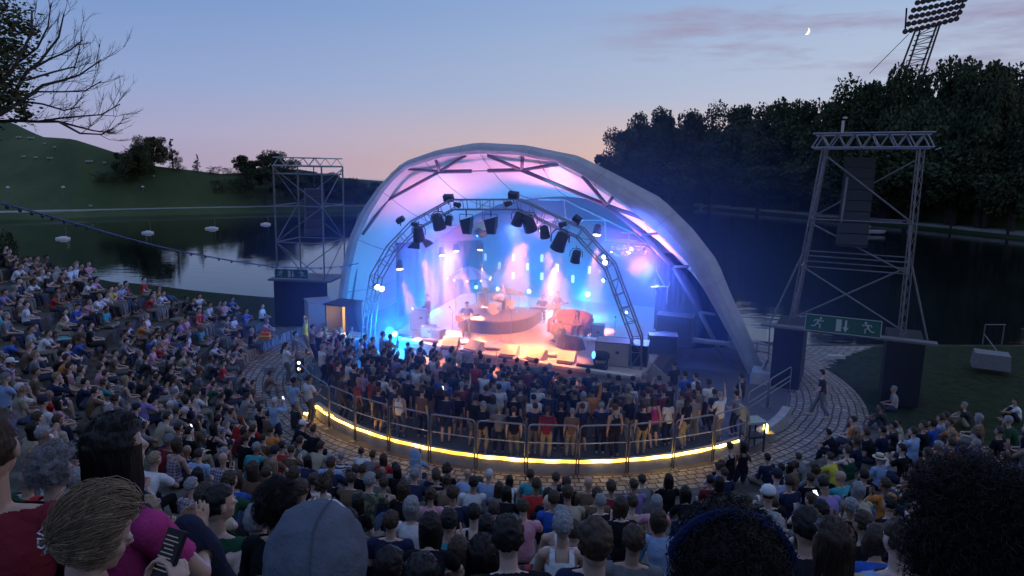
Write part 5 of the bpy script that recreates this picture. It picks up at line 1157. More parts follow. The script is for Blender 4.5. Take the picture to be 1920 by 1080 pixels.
def cap_mesh(kind):
    if kind in HAIR: return HAIR[kind]
    mb = MB()
    if kind == 'cap':
        mb.lathe((0,-.01,.035), [(.104,-.01),(.108,.03),(.098,.075),(.07,.105),(.012,.118)], 20); R = Euler((-.18,0,0)).to_matrix()
        pts = [R @ Vector((math.cos(a)*.085, .07+math.sin(a)*.11, .03)) for a in [PI*k/10 for k in range(11)]]; mb.slab(pts, (0,0,.007))
    elif kind == 'backcap':
        mb.lathe((0,-.01,.035), [(.104,-.01),(.108,.03),(.098,.075),(.07,.105),(.012,.118)], 20); R = Euler((.25,0,0)).to_matrix()
        pts = [R @ Vector((math.cos(a)*.08, -.09-math.sin(a)*.09, .03)) for a in [PI*k/10 for k in range(11)]]; mb.slab(pts, (0,0,.007))
    elif kind == 'hat':
        mb.lathe((0,-.01,.05), [(.175,-.012),(.17,-.002),(.105,.006),(.100,.05),(.092,.085),(.02,.095)], 24)
    elif kind == 'beanie':
        mb = hair_shell('beanie', 4); mb.lathe((0,-.01,.03), [(.10,.0),(.104,.005),(.104,.03),(.10,.035)], 22)
    HAIR[kind] = mb.mesh({'cap':'cap','backcap':'cap','hat':'sun_hat','beanie':'beanie'}[kind], clothm, kind != 'hat'); return HAIR[kind]
def band_mesh():
    if 'band' not in HAIR: HAIR['band'] = MB().lathe((0,-.01,.055), [(.107,0),(.104,.028)], 22).mesh('hat_band', clothm)
    return HAIR['band']
POSES = {
 'S0': dict(ra=(.12,.05,.085), la=(-.10,-.03,.085)),
 'S1': dict(rw=(.07,.36,1.47), lw=(-.07,.36,1.47), re=(.6,-.2,-1), le=(-.6,-.2,-1), rwd=(-.1,.2,1), lwd=(.1,.2,1), rwn=(-1,.3,0), lwn=(1,.3,0), curl=1.0, phone=(0,.40,1.60)),
 'S2': dict(rw=(.30,.20,1.98), re=(1,-.2,0), lw=(-.2,.28,1.1), le=(-.6,-.6,-.4), rwd=(0,.1,1), head=(-.1,0)),
 'S3': dict(rw=(-.10,.22,1.17), lw=(.10,.24,1.20), re=(.9,-.2,-.5), le=(-.9,-.2,-.5), rwd=(-1,0,.1), lwd=(1,0,.1), rwn=(0,-1,0), lwn=(0,-1,0), ra=(.14,.04,.085), la=(-.14,0,.085)),
 'S4': dict(rw=(.17,.33,1.18), re=(.6,-.6,-.6), la=(-.14,.06,.085), head=(0,-.25)),
 'S5': dict(rw=(.035,.34,1.28), lw=(-.035,.34,1.28), re=(.9,-.1,-.6), le=(-.9,-.1,-.6), rwd=(0,.5,1), lwd=(0,.5,1), curl=.2, head=(.02,.15)),
 'S6': dict(spine=(0,.06,.5), ra=(.09,.30,.10), la=(-.09,-.30,.14), rw=(.24,-.16,.88), lw=(-.24,.28,.92)),
 'S7': dict(rw=(.10,-.02,1.80), lw=(-.10,-.02,1.80), re=(1,.3,.2), le=(-1,.3,.2), rwd=(-1,0,.2), lwd=(1,0,.2), rwn=(0,-1,-.2), lwn=(0,-1,-.2)),
 'A0': dict(pelvis=(0,0,.12), spine=(0,.05,.50), bow=.03, ra=(.12,.50,-.33), la=(-.11,.46,-.33), rw=(.14,.36,.26), lw=(-.13,.34,.26), rwn=(0,0,-1), lwn=(0,0,-1)),
 'A1': dict(pelvis=(0,0,.12), spine=(0,.06,.50), ra=(.12,.50,-.33), la=(-.11,.50,-.33), rw=(.035,.34,.48), lw=(-.035,.34,.48), re=(.9,-.1,-.6), le=(-.9,-.1,-.6), rwd=(0,.5,1), lwd=(0,.5,1), curl=.2, head=(-.03,.1)),
 'A2': dict(pelvis=(0,0,.12), spine=(0,.24,.44), bow=.05, ra=(.16,.48,-.33), la=(-.15,.48,-.33), rw=(.04,.52,.30), lw=(-.04,.52,.28), re=(1,-.2,-.3), le=(-1,-.2,-.3), head=(.05,-.1)),
 'A3': dict(pelvis=(0,0,.12), spine=(0,.04,.50), bow=.04, ra=(-.10,.30,.09), la=(.10,.36,.09), rk=(1,.45,.15), lk=(-1,.45,.15), raf=(-1,.3,-.1), laf=(1,.3,-.1), rw=(.16,.30,.24), lw=(-.12,.30,.24), rwn=(0,0,-1), lwn=(0,0,-1)),
 'A4': dict(pelvis=(0,0,.12), spine=(0,.12,.48), bow=.06, ra=(.09,.44,.085), la=(-.09,.44,.085), rk=(.1,.4,1), lk=(-.1,.4,1), rw=(-.02,.50,.34), lw=(.02,.51,.31), re=(1,.0,-.2), le=(-1,.0,-.2), rwd=(-1,.1,0), lwd=(1,.1,0), rwn=(0,-1,0), lwn=(0,-1,0), head=(.03,.2)),
 'A5': dict(pelvis=(0,0,.11), spine=(0,-.19,.46), ra=(.12,.55,.085), la=(-.12,.68,.085), rk=(.1,.3,1), lk=(-.1,.2,1), rw=(.27,-.34,.09), lw=(-.27,-.32,.09), re=(.3,-1,0), le=(-.3,-1,0), rwd=(.3,-.6,-.1), lwd=(-.3,-.6,-.1), rwn=(0,0,-1), lwn=(0,0,-1), head=(.1,0)),
 'A6': dict(pelvis=(0,0,.12), spine=(0,.04,.50), ra=(.12,.50,-.33), la=(-.11,.50,-.33), rw=(.06,.36,.60), lw=(-.06,.36,.60), re=(.6,-.2,-1), le=(-.6,-.2,-1), rwd=(-.1,.2,1), lwd=(.1,.2,1), rwn=(-1,.3,0), lwn=(1,.3,0), curl=1.0, phone=(0,.40,.73)),
 'A7': dict(pelvis=(0,0,.12), spine=(0,.12,.48), bow=.05, ra=(.12,.50,-.33), la=(-.11,.50,-.33), rw=(.05,.36,.40), lw=(-.05,.34,.38), re=(.8,-.4,-.5), le=(-.8,-.4,-.5), rwd=(-.2,.7,.5), lwd=(.2,.7,.5), curl=.9, head=(-.45,0), phone=(0,.46,.47)),
 'A8': dict(pelvis=(0,0,.12), spine=(.03,.20,.46), bow=.05, ra=(.16,.48,-.33), la=(-.11,.48,-.33), rw=(.08,.34,.60), re=(.5,.5,-1), rwd=(-.3,-.1,1), lw=(-.13,.36,.26), head=(.05,-.2), curl=.9),
}
TPL = {}
def tpl(pose, fem):
    k = pose+('f' if fem else 'm')
    if k not in TPL: TPL[k] = build_body(POSES[pose], .0125, fem)
    return TPL[k]
COL = dict(w=((.60,.60,.62),'white'), k=((.012,.012,.015),'black'), g=((.16,.16,.17),'grey'), n=((.02,.025,.06),'navy'), b=((.03,.09,.38),'bright blue'), l=((.26,.36,.55),'light blue'), r=((.38,.03,.03),'red'), d=((.16,.02,.03),'dark red'), p=((.55,.26,.32),'pink'), m=((.38,.04,.17),'magenta'), o=((.55,.20,.05),'orange'), y=((.50,.42,.06),'yellow'), t=((.05,.28,.32),'teal'), e=((.02,.07,.04),'dark green'), h=((.34,.30,.22),'beige'), v=((.24,.18,.40),'purple'), c=((.14,.09,.06),'brown'), s=((.5,.5,.5),'striped'), x=((.3,.3,.3),'checked'), f=((.3,.3,.3),'patterned'), a=((.1,.1,.1),'leaf print'))
HC = dict(k=((.010,.008,.008),'black'), n=((.045,.028,.018),'brown'), y=((.24,.175,.11),'blonde'), g=((.22,.22,.23),'grey'), w=((.45,.45,.46),'white'), r=((.16,.05,.02),'auburn'))
SK = [(.44,.28,.21),(.50,.33,.26),(.36,.22,.16),(.55,.38,.31),(.22,.12,.08),(.40,.25,.18)]
PAT_OF = {'s':'stripe','x':'check','f':'print','a':'camo'}
people = []
def part(name, me, parent, col, m=None, mw=None):
    o = bpy.data.objects.new(name, me); scn.collection.objects.link(o); o.parent = parent; o.color = (*col, 1)
    if mw is not None: o.matrix_basis = mw
    if m: o.material_slots[0].link = 'OBJECT'; o.material_slots[0].material = m
    return o
def person(loc, rz, pose, sc=1.0, fem=False, shirt='w', sk='tee', bottom=((.02,.025,.05),'trousers'), hair=('n','short'), head=None, skin=None, label='', group=None, T=None, shirtmat=None, shoes=(.08,.08,.08), tilt=0):
    T = T or tpl(pose, fem); root = bpy.data.objects.new('person', T['body']); scn.collection.objects.link(root); root.location = loc; root.rotation_euler = (random.uniform(-.04,.05) if tilt else 0, random.uniform(-tilt,tilt) if tilt else 0, rz); root.scale = (sc,)*3
    root.color = (*(skin or random.choice(SK)), 1); tag(root, label, 'person', group)
    pm = shirtmat or (PAT[PAT_OF[shirt]] if shirt in PAT_OF else None)
    c = COL[shirt][0] if isinstance(shirt, str) else shirt; j = random.uniform(.85,1.12); c = tuple(v*j for v in c)
    part('shirt', T[sk], root, c, pm); part(bottom[1], T[bottom[1]], root, bottom[0])
    if hair: part('hair', hair_mesh(hair[1]), root, HC[hair[0]][0], mw=T['HM'])
    if head:
        kind, hc = head; part({'cap':'cap','backcap':'cap','hat':'sun_hat','beanie':'beanie'}[kind], cap_mesh(kind), root, hc, mw=T['HM'])
        if kind == 'hat': part('hat_band', band_mesh(), root, (.02,.02,.03), mw=T['HM'])
    return root
screen_m = lit('phone_screen', (.75,.8,1), 2.2)
def phone(loc, rz, pitch=0.0, label='phone', glow=True, sc=1.0):
    t = MB().box((0,0,0), (.078*sc,.009,.155*sc)).build('phone', blackm); t.location = loc; t.rotation_euler = (pitch,0,rz); s_ = MB().box((0,-.0062,0), (.07*sc,.002,.142*sc)).build('screen', screen_m if glow else blackm, t, local=True); tag(t, label, 'phone', 'phones held up in the audience'); return t
STAGE_T = S(.6,-2.5,1.5)
def face_rz(x, y, tgt=None): t = tgt or STAGE_T; return math.atan2(t.y-y, t.x-x)-PI/2
# token: x,y,shirt,hair[,extra]; hair: k n y g w r short, capitals long, z bald, q beanie, c white cap, C dark cap, h straw hat, f frizzy, u bun, t tail, j curly grey
HAIRK = {'k':('k','short'),'n':('n','short'),'y':('y','short'),'g':('g','short'),'w':('w','thin'),'r':('r','short'),'K':('k','long'),'N':('n','long'),'Y':('y','long'),'G':('g','bob'),'R':('r','long'),'z':None,'f':('k','frizzy'),'F':('n','curly'),'u':('n','bun'),'t':('n','tail'),'j':('g','curly'),'B':('n','bob')}
HEADK = {'q':('beanie',(.14,.15,.17),'grey beanie'),'c':('cap',(.60,.60,.62),'white cap'),'C':('backcap',(.03,.03,.05),'dark cap'),'h':('hat',(.50,.44,.32),'pale sun hat'),'d':('cap',(.03,.03,.05),'dark peaked cap')}
HDESC = {'z':'bald head','f':'black frizzy hair','F':'curly brown hair','u':'brown bun','t':'brown ponytail','j':'curly grey hair','B':'brown bob'}
BOT = [((.02,.025,.05),'trousers'),((.015,.015,.018),'trousers'),((.07,.10,.18),'trousers'),((.25,.22,.17),'trousers'),((.20,.19,.17),'shorts'),((.03,.04,.08),'shorts'),((.12,.12,.12),'trousers')]
PD = {'S0':'standing still','S1':'filming with both hands','S2':'standing with one arm raised','S3':'standing with folded arms','S4':'standing, one hand raised','S5':'standing and clapping','S6':'walking','S7':'standing, hands on head','A0':'sitting upright','A1':'sitting and clapping','A2':'leaning forward on the knees','A3':'sitting cross-legged','A4':'hugging the knees','A5':'leaning back on both arms','A6':'sitting and filming','A7':'bent over a phone','A8':'sitting, chin on hand'}
def parse(tok):
    a = tok.split(','); return (float(a[0]), float(a[1]), a[2], a[3], a[4] if len(a) > 4 else '')
def solve_row(px, py, hz, edge):
    best = None
    for i in range(len(steps)-1):
        z = RISE*(i+1); want = steps[i]+(.17 if edge else .52)
        # along the photo column, the point of this row's circle nearest the camera side
        lo, hi = None, None; d = ray(px, py); hx = Vector((d.x, d.y, 0)).normalized()
        oc = Vector((-CX, -CY, 0)); bq = oc.dot(hx); cq = oc.dot(oc)-want*want; disc = bq*bq-cq
        if disc < 0: continue
        for s_ in (-1, 1):
            t = -bq+s_*math.sqrt(disc)
            if t < 2.6: continue
            p = hx*t; th = math.degrees(math.atan2(p.y-CY, p.x-CX)) % 360
            if steps[i]+.4 > cap_r(th) or p.y > CY+8: continue
            y = proj((p.x, p.y, z+hz))[1]; e = abs(y-py)+(0 if s_ == -1 else 1)
            if best is None or e < best[0]: best = (e, i, Vector((p.x, p.y, z)))
    if best is None or best[0] > 22:
        for z in (2.5, 2, 1.5, 1, .5, .0, -.15):
            p = P(px, py, z+hz)
            if p.y > 2 and abs(ground_z(p.x, p.y)-z) < .35: return Vector((p.x, p.y, ground_z(p.x, p.y))), -1
    if best is None: p = P(px, py, 1); return Vector((p.x, p.y, ground_z(p.x, p.y))), -1
    return best[2], best[1]
LEFT = """3,468,k,k 13,466,c,n 38,470,w,n 44,482,l,k,LA3 56,473,w,n 82,487,k,k,A0 142,489,g,y 149,493,k,k 25,504,n,n 26,514,w,n,A2 42,505,g,k 65,497,c,n 87,515,k,n 109,511,c,N 129,511,w,n 141,508,w,y 163,506,p,N,T 52,531,w,k 75,526,w,y 94,533,r,N 103,518,h,n 168,524,p,k,A2 160,531,w,k,LA2
33,540,n,n 33,553,c,k,LA3 98,560,g,k,LA0 112,557,c,n,T 135,553,b,N,LA7 192,566,w,n 205,559,y,n 212,549,p,N 224,540,l,w 234,543,d,k 275,546,r,k 292,513,w,K,S0 305,528,o,N,A5 277,567,g,n 257,583,o,r 232,596,w,n,A2 230,604,g,K 7,591,g,g 103,611,k,k,A5 72,619,w,C 280,623,b,n 292,611,r,n 287,616,w,n 317,598,k,z 165,598,k,k
346,573,k,K 353,566,k,n 372,563,w,n 380,589,g,F 378,599,r,n,TA0 392,588,w,k 407,581,g,n 417,581,p,K,T 437,604,w,K 322,586,k,n 310,599,g,n 350,621,w,g,A0 343,633,p,N 397,644,s,c,A2 290,609,r,w 405,631,k,k 425,618,c,n 470,634,k,g,L 300,639,p,n 315,661,k,K 327,658,h,Y 388,669,g,n 433,631,c,N 423,643,c,n 440,634,g,n
10,640,b,k,LA4 107,602,h,K 100,636,k,z 142,641,b,N 117,650,v,k,A4 105,671,k,k 183,674,p,h,A0 187,658,c,N 223,648,g,K 227,659,k,n,T 265,659,k,z,A7 230,606,g,n 315,664,k,k 300,643,p,z 312,684,k,n 260,694,k,K 283,698,k,n 273,718,k,n 290,724,n,n,L 317,711,w,k 17,684,p,c 127,698,p,z,TA0 113,714,h,K,T 33,728,h,w 10,731,l,q 183,699,t,n 217,724,g,j 235,748,w,C 78,764,w,d,A0 267,756,v,n 313,754,g,w 3,676,c,n 25,743,w,g 168,739,c,n 60,700,c,n 150,722,n,k 195,765,g,g
322,706,w,n 390,670,k,n 390,703,p,K,A0 393,716,e,n 445,701,g,n 450,716,k,k,A6 463,716,c,n 350,721,k,K 318,721,l,q 367,746,w,c,A1 408,741,c,n 315,768,g,n 335,763,k,w 417,758,g,n 438,766,r,R,T 453,767,g,q 473,783,r,Y 485,766,k,k 477,758,g,n 407,768,k,k 330,792,n,n,A6 372,788,g,k 393,801,k,K,T 403,783,x,k 440,797,d,N 458,804,k,n 552,764,k,K 552,794,k,c,A2 582,809,k,n 500,700,c,n
302,826,d,q 337,848,n,z 368,849,l,n 415,866,x,z 418,838,k,g 468,843,t,g 492,844,c,d 520,838,r,k 543,831,a,n,LA2 467,881,c,N 510,869,c,Y 493,904,l,n 547,891,k,n,L 432,898,b,B 362,901,d,K 410,936,e,n 518,926,k,f 567,861,n,K 290,800,h,n 262,800,g,n 455,820,k,n 500,790,c,n 345,815,k,k 60,775,w,n 100,790,h,n 130,805,k,N 345,745,n,k 300,775,v,g 425,720,k,n 370,695,g,n 365,670,c,n 240,690,n,k 150,690,h,n 45,655,c,y 60,590,n,n 145,600,c,n 250,560,k,k 185,640,g,K 330,740,k,n"""
CEN = """585,848,h,n 568,853,v,g 635,851,s,g 618,866,l,g 612,884,n,n 667,879,t,n 675,851,w,u 677,874,k,n 692,858,g,n 710,856,r,N 713,878,k,Y 728,886,k,K 742,869,g,k 778,861,l,n,A2 778,883,g,g 793,883,n,n 770,903,n,g,L 837,883,k,F 830,908,c,u,T 818,904,k,n 875,894,l,z 715,911,n,n,T 681,918,a,g 667,938,k,K 597,919,w,F 563,929,g,n 772,964,w,G 837,986,t,k 798,1006,k,K 878,893,l,w 883,908,w,k,A0 895,901,r,n 932,913,g,N 953,901,w,K 998,894,t,n 1005,913,r,n 947,931,k,K 1040,903,h,n 1062,911,k,n 1028,924,k,K 1085,909,c,z,L 1055,923,w,K 1023,946,k,z 1042,944,b,n 1055,974,w,g,TA0 1127,944,k,g 1167,958,k,B 1117,926,c,n 1105,1016,n,w 890,971,k,k,TA0 907,1009,f,K 968,1054,k,k 1107,951,h,n 1193,911,v,n 1212,909,g,n 1257,904,k,K 1235,951,p,G 1243,981,l,B 1183,948,h,n 1295,938,k,K,A2 650,900,c,n 755,915,k,N 705,895,g,n 850,930,n,n 655,965,g,K 720,1065,k,k 1010,1060,n,n 1180,1015,g,n 735,985,n,n,A3 625,905,k,n 545,850,c,n 805,925,p,u 1150,925,d,n 985,950,p,n 920,960,g,n 1080,990,k,n"""
RIGHT = """1448,938,k,c,A0 1423,938,c,n 1472,879,n,k 1494,872,c,K 1457,901,l,d 1485,906,n,n,L 1519,891,k,n 1536,876,g,F 1570,863,y,n,A2 1587,901,t,z 1625,894,k,k 1653,854,l,h,A0 1562,919,v,k,LA7 1600,956,k,g 1630,923,h,G 1664,911,o,n 1523,1011,h,B 1460,1021,h,g 1675,951,k,k,L 1693,1046,l,n 1680,726,f,g,A0 1692,778,h,n 1737,796,k,n 1818,756,k,g,L 1913,746,w,n 1765,801,l,n 1788,811,o,n 1715,816,l,n 1688,804,k,k 1833,833,b,g 1802,846,d,n 1870,866,h,g 1825,876,g,g 1722,886,d,n 1697,851,k,k 1605,781,o,n 1612,801,g,g 1887,853,c,n 1660,800,n,k 1745,850,g,n 1772,870,n,n 1770,770,c,n 1850,800,n,n 1880,800,k,n 1640,820,k,n 1890,900,n,w 1570,800,k,k,A2 1735,900,k,n 1660,760,k,k 1512,850,g,n 1530,940,k,n 1560,1045,k,k 1640,990,k,n 1350,905,k,K,A0"""
PIT = """572,603,y,n,S7 552,628,g,z,L 535,649,w,z 585,619,g,n 608,619,p,y 607,646,g,y 620,639,p,n 603,654,w,g,S3 620,668,k,k,L 642,643,p,N 657,659,l,n 657,637,n,C 672,638,w,n 683,629,b,n 693,656,n,N 722,629,l,n 724,641,v,y 720,663,n,n 653,684,w,K,S3 632,676,d,n 678,698,v,n 697,683,n,n 689,675,n,k 717,703,w,n 723,688,n,n 742,668,v,n 758,684,l,y 775,691,l,K 787,663,n,n 740,721,w,N,S7 805,696,n,N 820,684,p,Y 827,704,b,n,S0 802,718,k,g,S0 845,664,g,z,S0 868,664,g,g,S0 905,661,c,C 892,689,r,R,T 870,698,k,N 950,674,n,F 940,684,g,k 972,678,g,K 992,676,c,K 1017,669,g,n,S0 1035,681,n,w 908,704,w,f 943,708,l,k 975,711,c,F 1005,709,k,K 918,723,v,n 936,726,w,k,S0 967,741,k,k,S0 980,734,c,u 1010,719,g,n 1052,714,c,n,S7 1069,694,n,n 1103,701,n,d 1118,713,k,n 1110,736,o,k,S2 1053,729,k,n 875,714,n,n 857,734,k,n,S0 887,749,k,k,S0 1025,739,n,n 1077,741,k,u,S7 1142,703,k,n 1193,699,n,n 1200,689,n,g,S1 1237,709,d,n 1265,686,k,c,S0 1285,706,b,q 1305,706,w,n 1309,718,k,F 1330,721,w,n,S0 1392,706,k,n,S3 1180,731,g,g,S1 1217,741,c,n 1155,758,h,K,T 1230,758,m,N,T 1255,754,w,K,S0 1280,736,x,n 1230,728,n,k 1257,721,k,n 765,705,k,n 850,700,n,n 1160,715,n,k 1135,728,k,N 790,735,c,n 1205,762,k,n 1095,760,n,n 1302,742,g,n 925,752,g,N 1000,762,n,n 835,742,n,n 705,730,n,n 640,705,n,n 1050,755,k,n 1130,752,v,n 1310,735,a,n"""
FLOOR = """515,754,l,w,S1L 550,719,l,k,L 578,713,w,z,S4 1373,845,k,u,T 1391,841,k,K,T 1545,706,k,k,S6"""
HZ = {'A0':.80,'A1':.80,'A2':.76,'A3':.80,'A4':.78,'A5':.76,'A6':.80,'A7':.78,'A8':.78}
EDGE = {'A0','A1','A2','A6','A7','A8'}
def where_bank(px, py, i):
    if i < 0: return 'on the lawn above the lake' if px < 700 else 'on the dark lawn'
    if px < 600:
        row = 'in the top rows' if i >= 6 and px < 200 else ('close below the camera' if py > 800 and i > 9 else ('in the middle rows' if i >= 4 else ('in the lower rows' if i >= 2 else 'in the lowest rows')))
        col = 'at the picture edge' if px < 70 else ('near the striding figure' if 140 < px < 240 and py < 680 else ('by the cobbles' if i < 2 else ('under the cable' if py < 640 else 'on the stone bank')))
        return row+' '+col
    if px < 1330:
        row = 'in the first row at the cobbles' if i < 2 else ('in the front rows' if i < 4 else ('halfway down' if i < 8 else 'close below the camera'))
        col = 'behind the grey hood' if px < 700 else ('left of the white tee' if px < 860 else ('near the red shirts' if px < 1020 else ('beside the white tank top' if px < 1140 else 'before the dark gap')))
        return row+' '+col
    row = 'on the dark far bank' if px > 1640 else 'on the dark right bank'
    return row+(' by the cobbled way' if py < 880 else ' low in the shade')
def where_pit(px, py):
    row = 'at the stage edge' if py < 680 else ('in the mid pit' if py < 712 else 'near the barriers')
    col = 'left of the truss' if px < 690 else ('below the left blue lamp' if px < 800 else ('before the guitarist' if px < 900 else ('in the centre' if px < 1030 else ('before the sofa' if px < 1130 else ('by the right truss leg' if px < 1220 else 'in the far right corner')))))
    return row+' '+col
SHN = {'tee':'tee','long':'shirt','tank':'sleeveless top'}
def gather():
    out = []; rnd = random.Random(21)
    for src, zone in ((LEFT,'b'),(CEN,'b'),(RIGHT,'b'),(PIT,'p'),(FLOOR,'p')):
        for tok in src.split():
            px, py, sh, hr, ex = parse(tok)
            fem = hr in 'KNYGRutBF' and hr != '' ; slv = 'tank' if 'T' in ex else ('long' if 'L' in ex else ('long' if rnd.random() < .18 else 'tee'))
            pose = next((q for q in POSES if q in ex), None)
            if zone == 'b':
                if not pose: pose = rnd.choice(['A0','A0','A0','A1','A2','A3','A4','A8','A1'] if px < 600 or px > 1330 else ['A0','A0','A1','A3','A4','A2'])
                if pose[0] == 'S': i = -1; p = P(px, py, 1.4+1.6); loc = Vector((p.x, p.y, ground_z(p.x, p.y)))
                else: loc, i = solve_row(px, py, HZ[pose], pose in EDGE)
                if i < 0 and pose in EDGE: pose = rnd.choice(['A3','A4'])
                w_ = where_bank(px, py, i); z = face_rz(loc.x, loc.y)+rnd.uniform(-.18,.18)
            else:
                if not pose: pose = rnd.choice(['S0','S0','S0','S3','S4','S5','S3','S1'])
                p = P(px, py, 1.60*(.94 if fem else 1)); loc = Vector((p.x, p.y, 0)); w_ = where_pit(px, py) if py < 770 and src is PIT else 'on the cobbles'; z = face_rz(loc.x, loc.y, STAGE_T+V*2)+rnd.uniform(-.25,.25)
                q = uvz(loc); lim = lipv(q[0])-1.75
                if -5.8 < q[0] < 7.0 and q[1] > lim: loc += V*(lim-q[1])
            kind = 'shorts' if (rnd.random() < .35 or slv == 'tank') else 'trousers'
            out.append(dict(px=px, py=py, sh=sh, hr=hr, sl=slv, pose=pose, loc=loc, rz=z, fem=fem, where=w_, zone=zone, bot=rnd.choice([b for b in BOT if b[1] == kind]), sc=rnd.uniform(.91,1.06)*(.95 if fem else 1.0), d=(loc-EYEV).length))
    # the rows of the bank are full: more listeners between the ones read from the photo
    cnt = 0
    for i in range(len(steps)-3):
        for s_ in range(int(3.3*steps[i])):
            th = rnd.uniform(155, 335); r = steps[i]
            if r+.4 > cap_r(th): continue
            pose = rnd.choice(['A0','A0','A1','A2','A3','A4','A8','A3']); r += .17 if pose in EDGE else .52
            a = math.radians(th); loc = Vector((CX+math.cos(a)*r, CY+math.sin(a)*r, RISE*(i+1)))
            if loc.y < 3.2: continue
            px, py, dd = proj(loc+Vector((0,0,.8)))
            if not (-30 < px < 1950 and py < 1110): continue
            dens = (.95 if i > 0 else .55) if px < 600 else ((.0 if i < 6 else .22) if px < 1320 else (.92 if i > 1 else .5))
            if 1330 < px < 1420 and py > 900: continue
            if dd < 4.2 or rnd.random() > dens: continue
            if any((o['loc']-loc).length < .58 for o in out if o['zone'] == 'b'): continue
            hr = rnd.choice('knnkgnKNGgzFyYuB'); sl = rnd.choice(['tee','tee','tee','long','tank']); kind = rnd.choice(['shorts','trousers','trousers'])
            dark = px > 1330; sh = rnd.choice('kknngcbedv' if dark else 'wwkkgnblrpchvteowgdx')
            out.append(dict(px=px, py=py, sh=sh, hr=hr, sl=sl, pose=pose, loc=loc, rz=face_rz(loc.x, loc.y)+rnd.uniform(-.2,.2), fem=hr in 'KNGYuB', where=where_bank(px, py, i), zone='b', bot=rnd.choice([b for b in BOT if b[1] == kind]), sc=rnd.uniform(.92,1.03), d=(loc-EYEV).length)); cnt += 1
    for _ in range(4000):      # the pit is a loose crush up to the rail
        th = rnd.uniform(165, 350); r = 9.5*math.sqrt(rnd.random()); a = math.radians(th); loc = Vector((PX+math.cos(a)*r, PYC+math.sin(a)*r, 0)); q = uvz(loc)
        if q[1] > lipv(q[0])-1.75: continue
        px, py, dd = proj(loc+Vector((0,0,1.6)))
        if (px < 900 and py > 738) or py > 786 or any((o['loc']-loc).length < .50 for o in out if o['zone'] == 'p'): continue
        if rnd.random() < .35: continue
        hr = rnd.choice('knnkgnKNGgzFyYuB'); sl = rnd.choice(['tee','tee','tee','long','tank']); pose = rnd.choice(['S0','S3','S4','S5','S1','S0','S2','S0'])
        out.append(dict(px=px, py=py, sh=rnd.choice('kkknnngcbwdk'), hr=hr, sl=sl, pose=pose, loc=loc, rz=face_rz(loc.x, loc.y, STAGE_T+V*2)+rnd.uniform(-.35,.35), fem=hr in 'KNGYuB', where=where_pit(px, py), zone='p', bot=rnd.choice([q for q in BOT if q[1] == 'trousers' or rnd.random() < .3]), sc=rnd.uniform(.90,1.05), d=(loc-EYEV).length)); cnt += 1
        if cnt > 900: break
    print('added', cnt)
    # keep neighbours from standing inside each other
    for a in range(len(out)):
        for b in range(a):
            A, B = out[a], out[b]
            if A['zone'] == B['zone'] and (A['loc']-B['loc']).length < .42:
                dv = A['loc']-B['loc']; dv.z = 0; dv = dv.normalized() if dv.length > .01 else Vector((1,0,0)); A['loc'] = A['loc']+dv*(.42-(A['loc']-B['loc']).length)
    return out
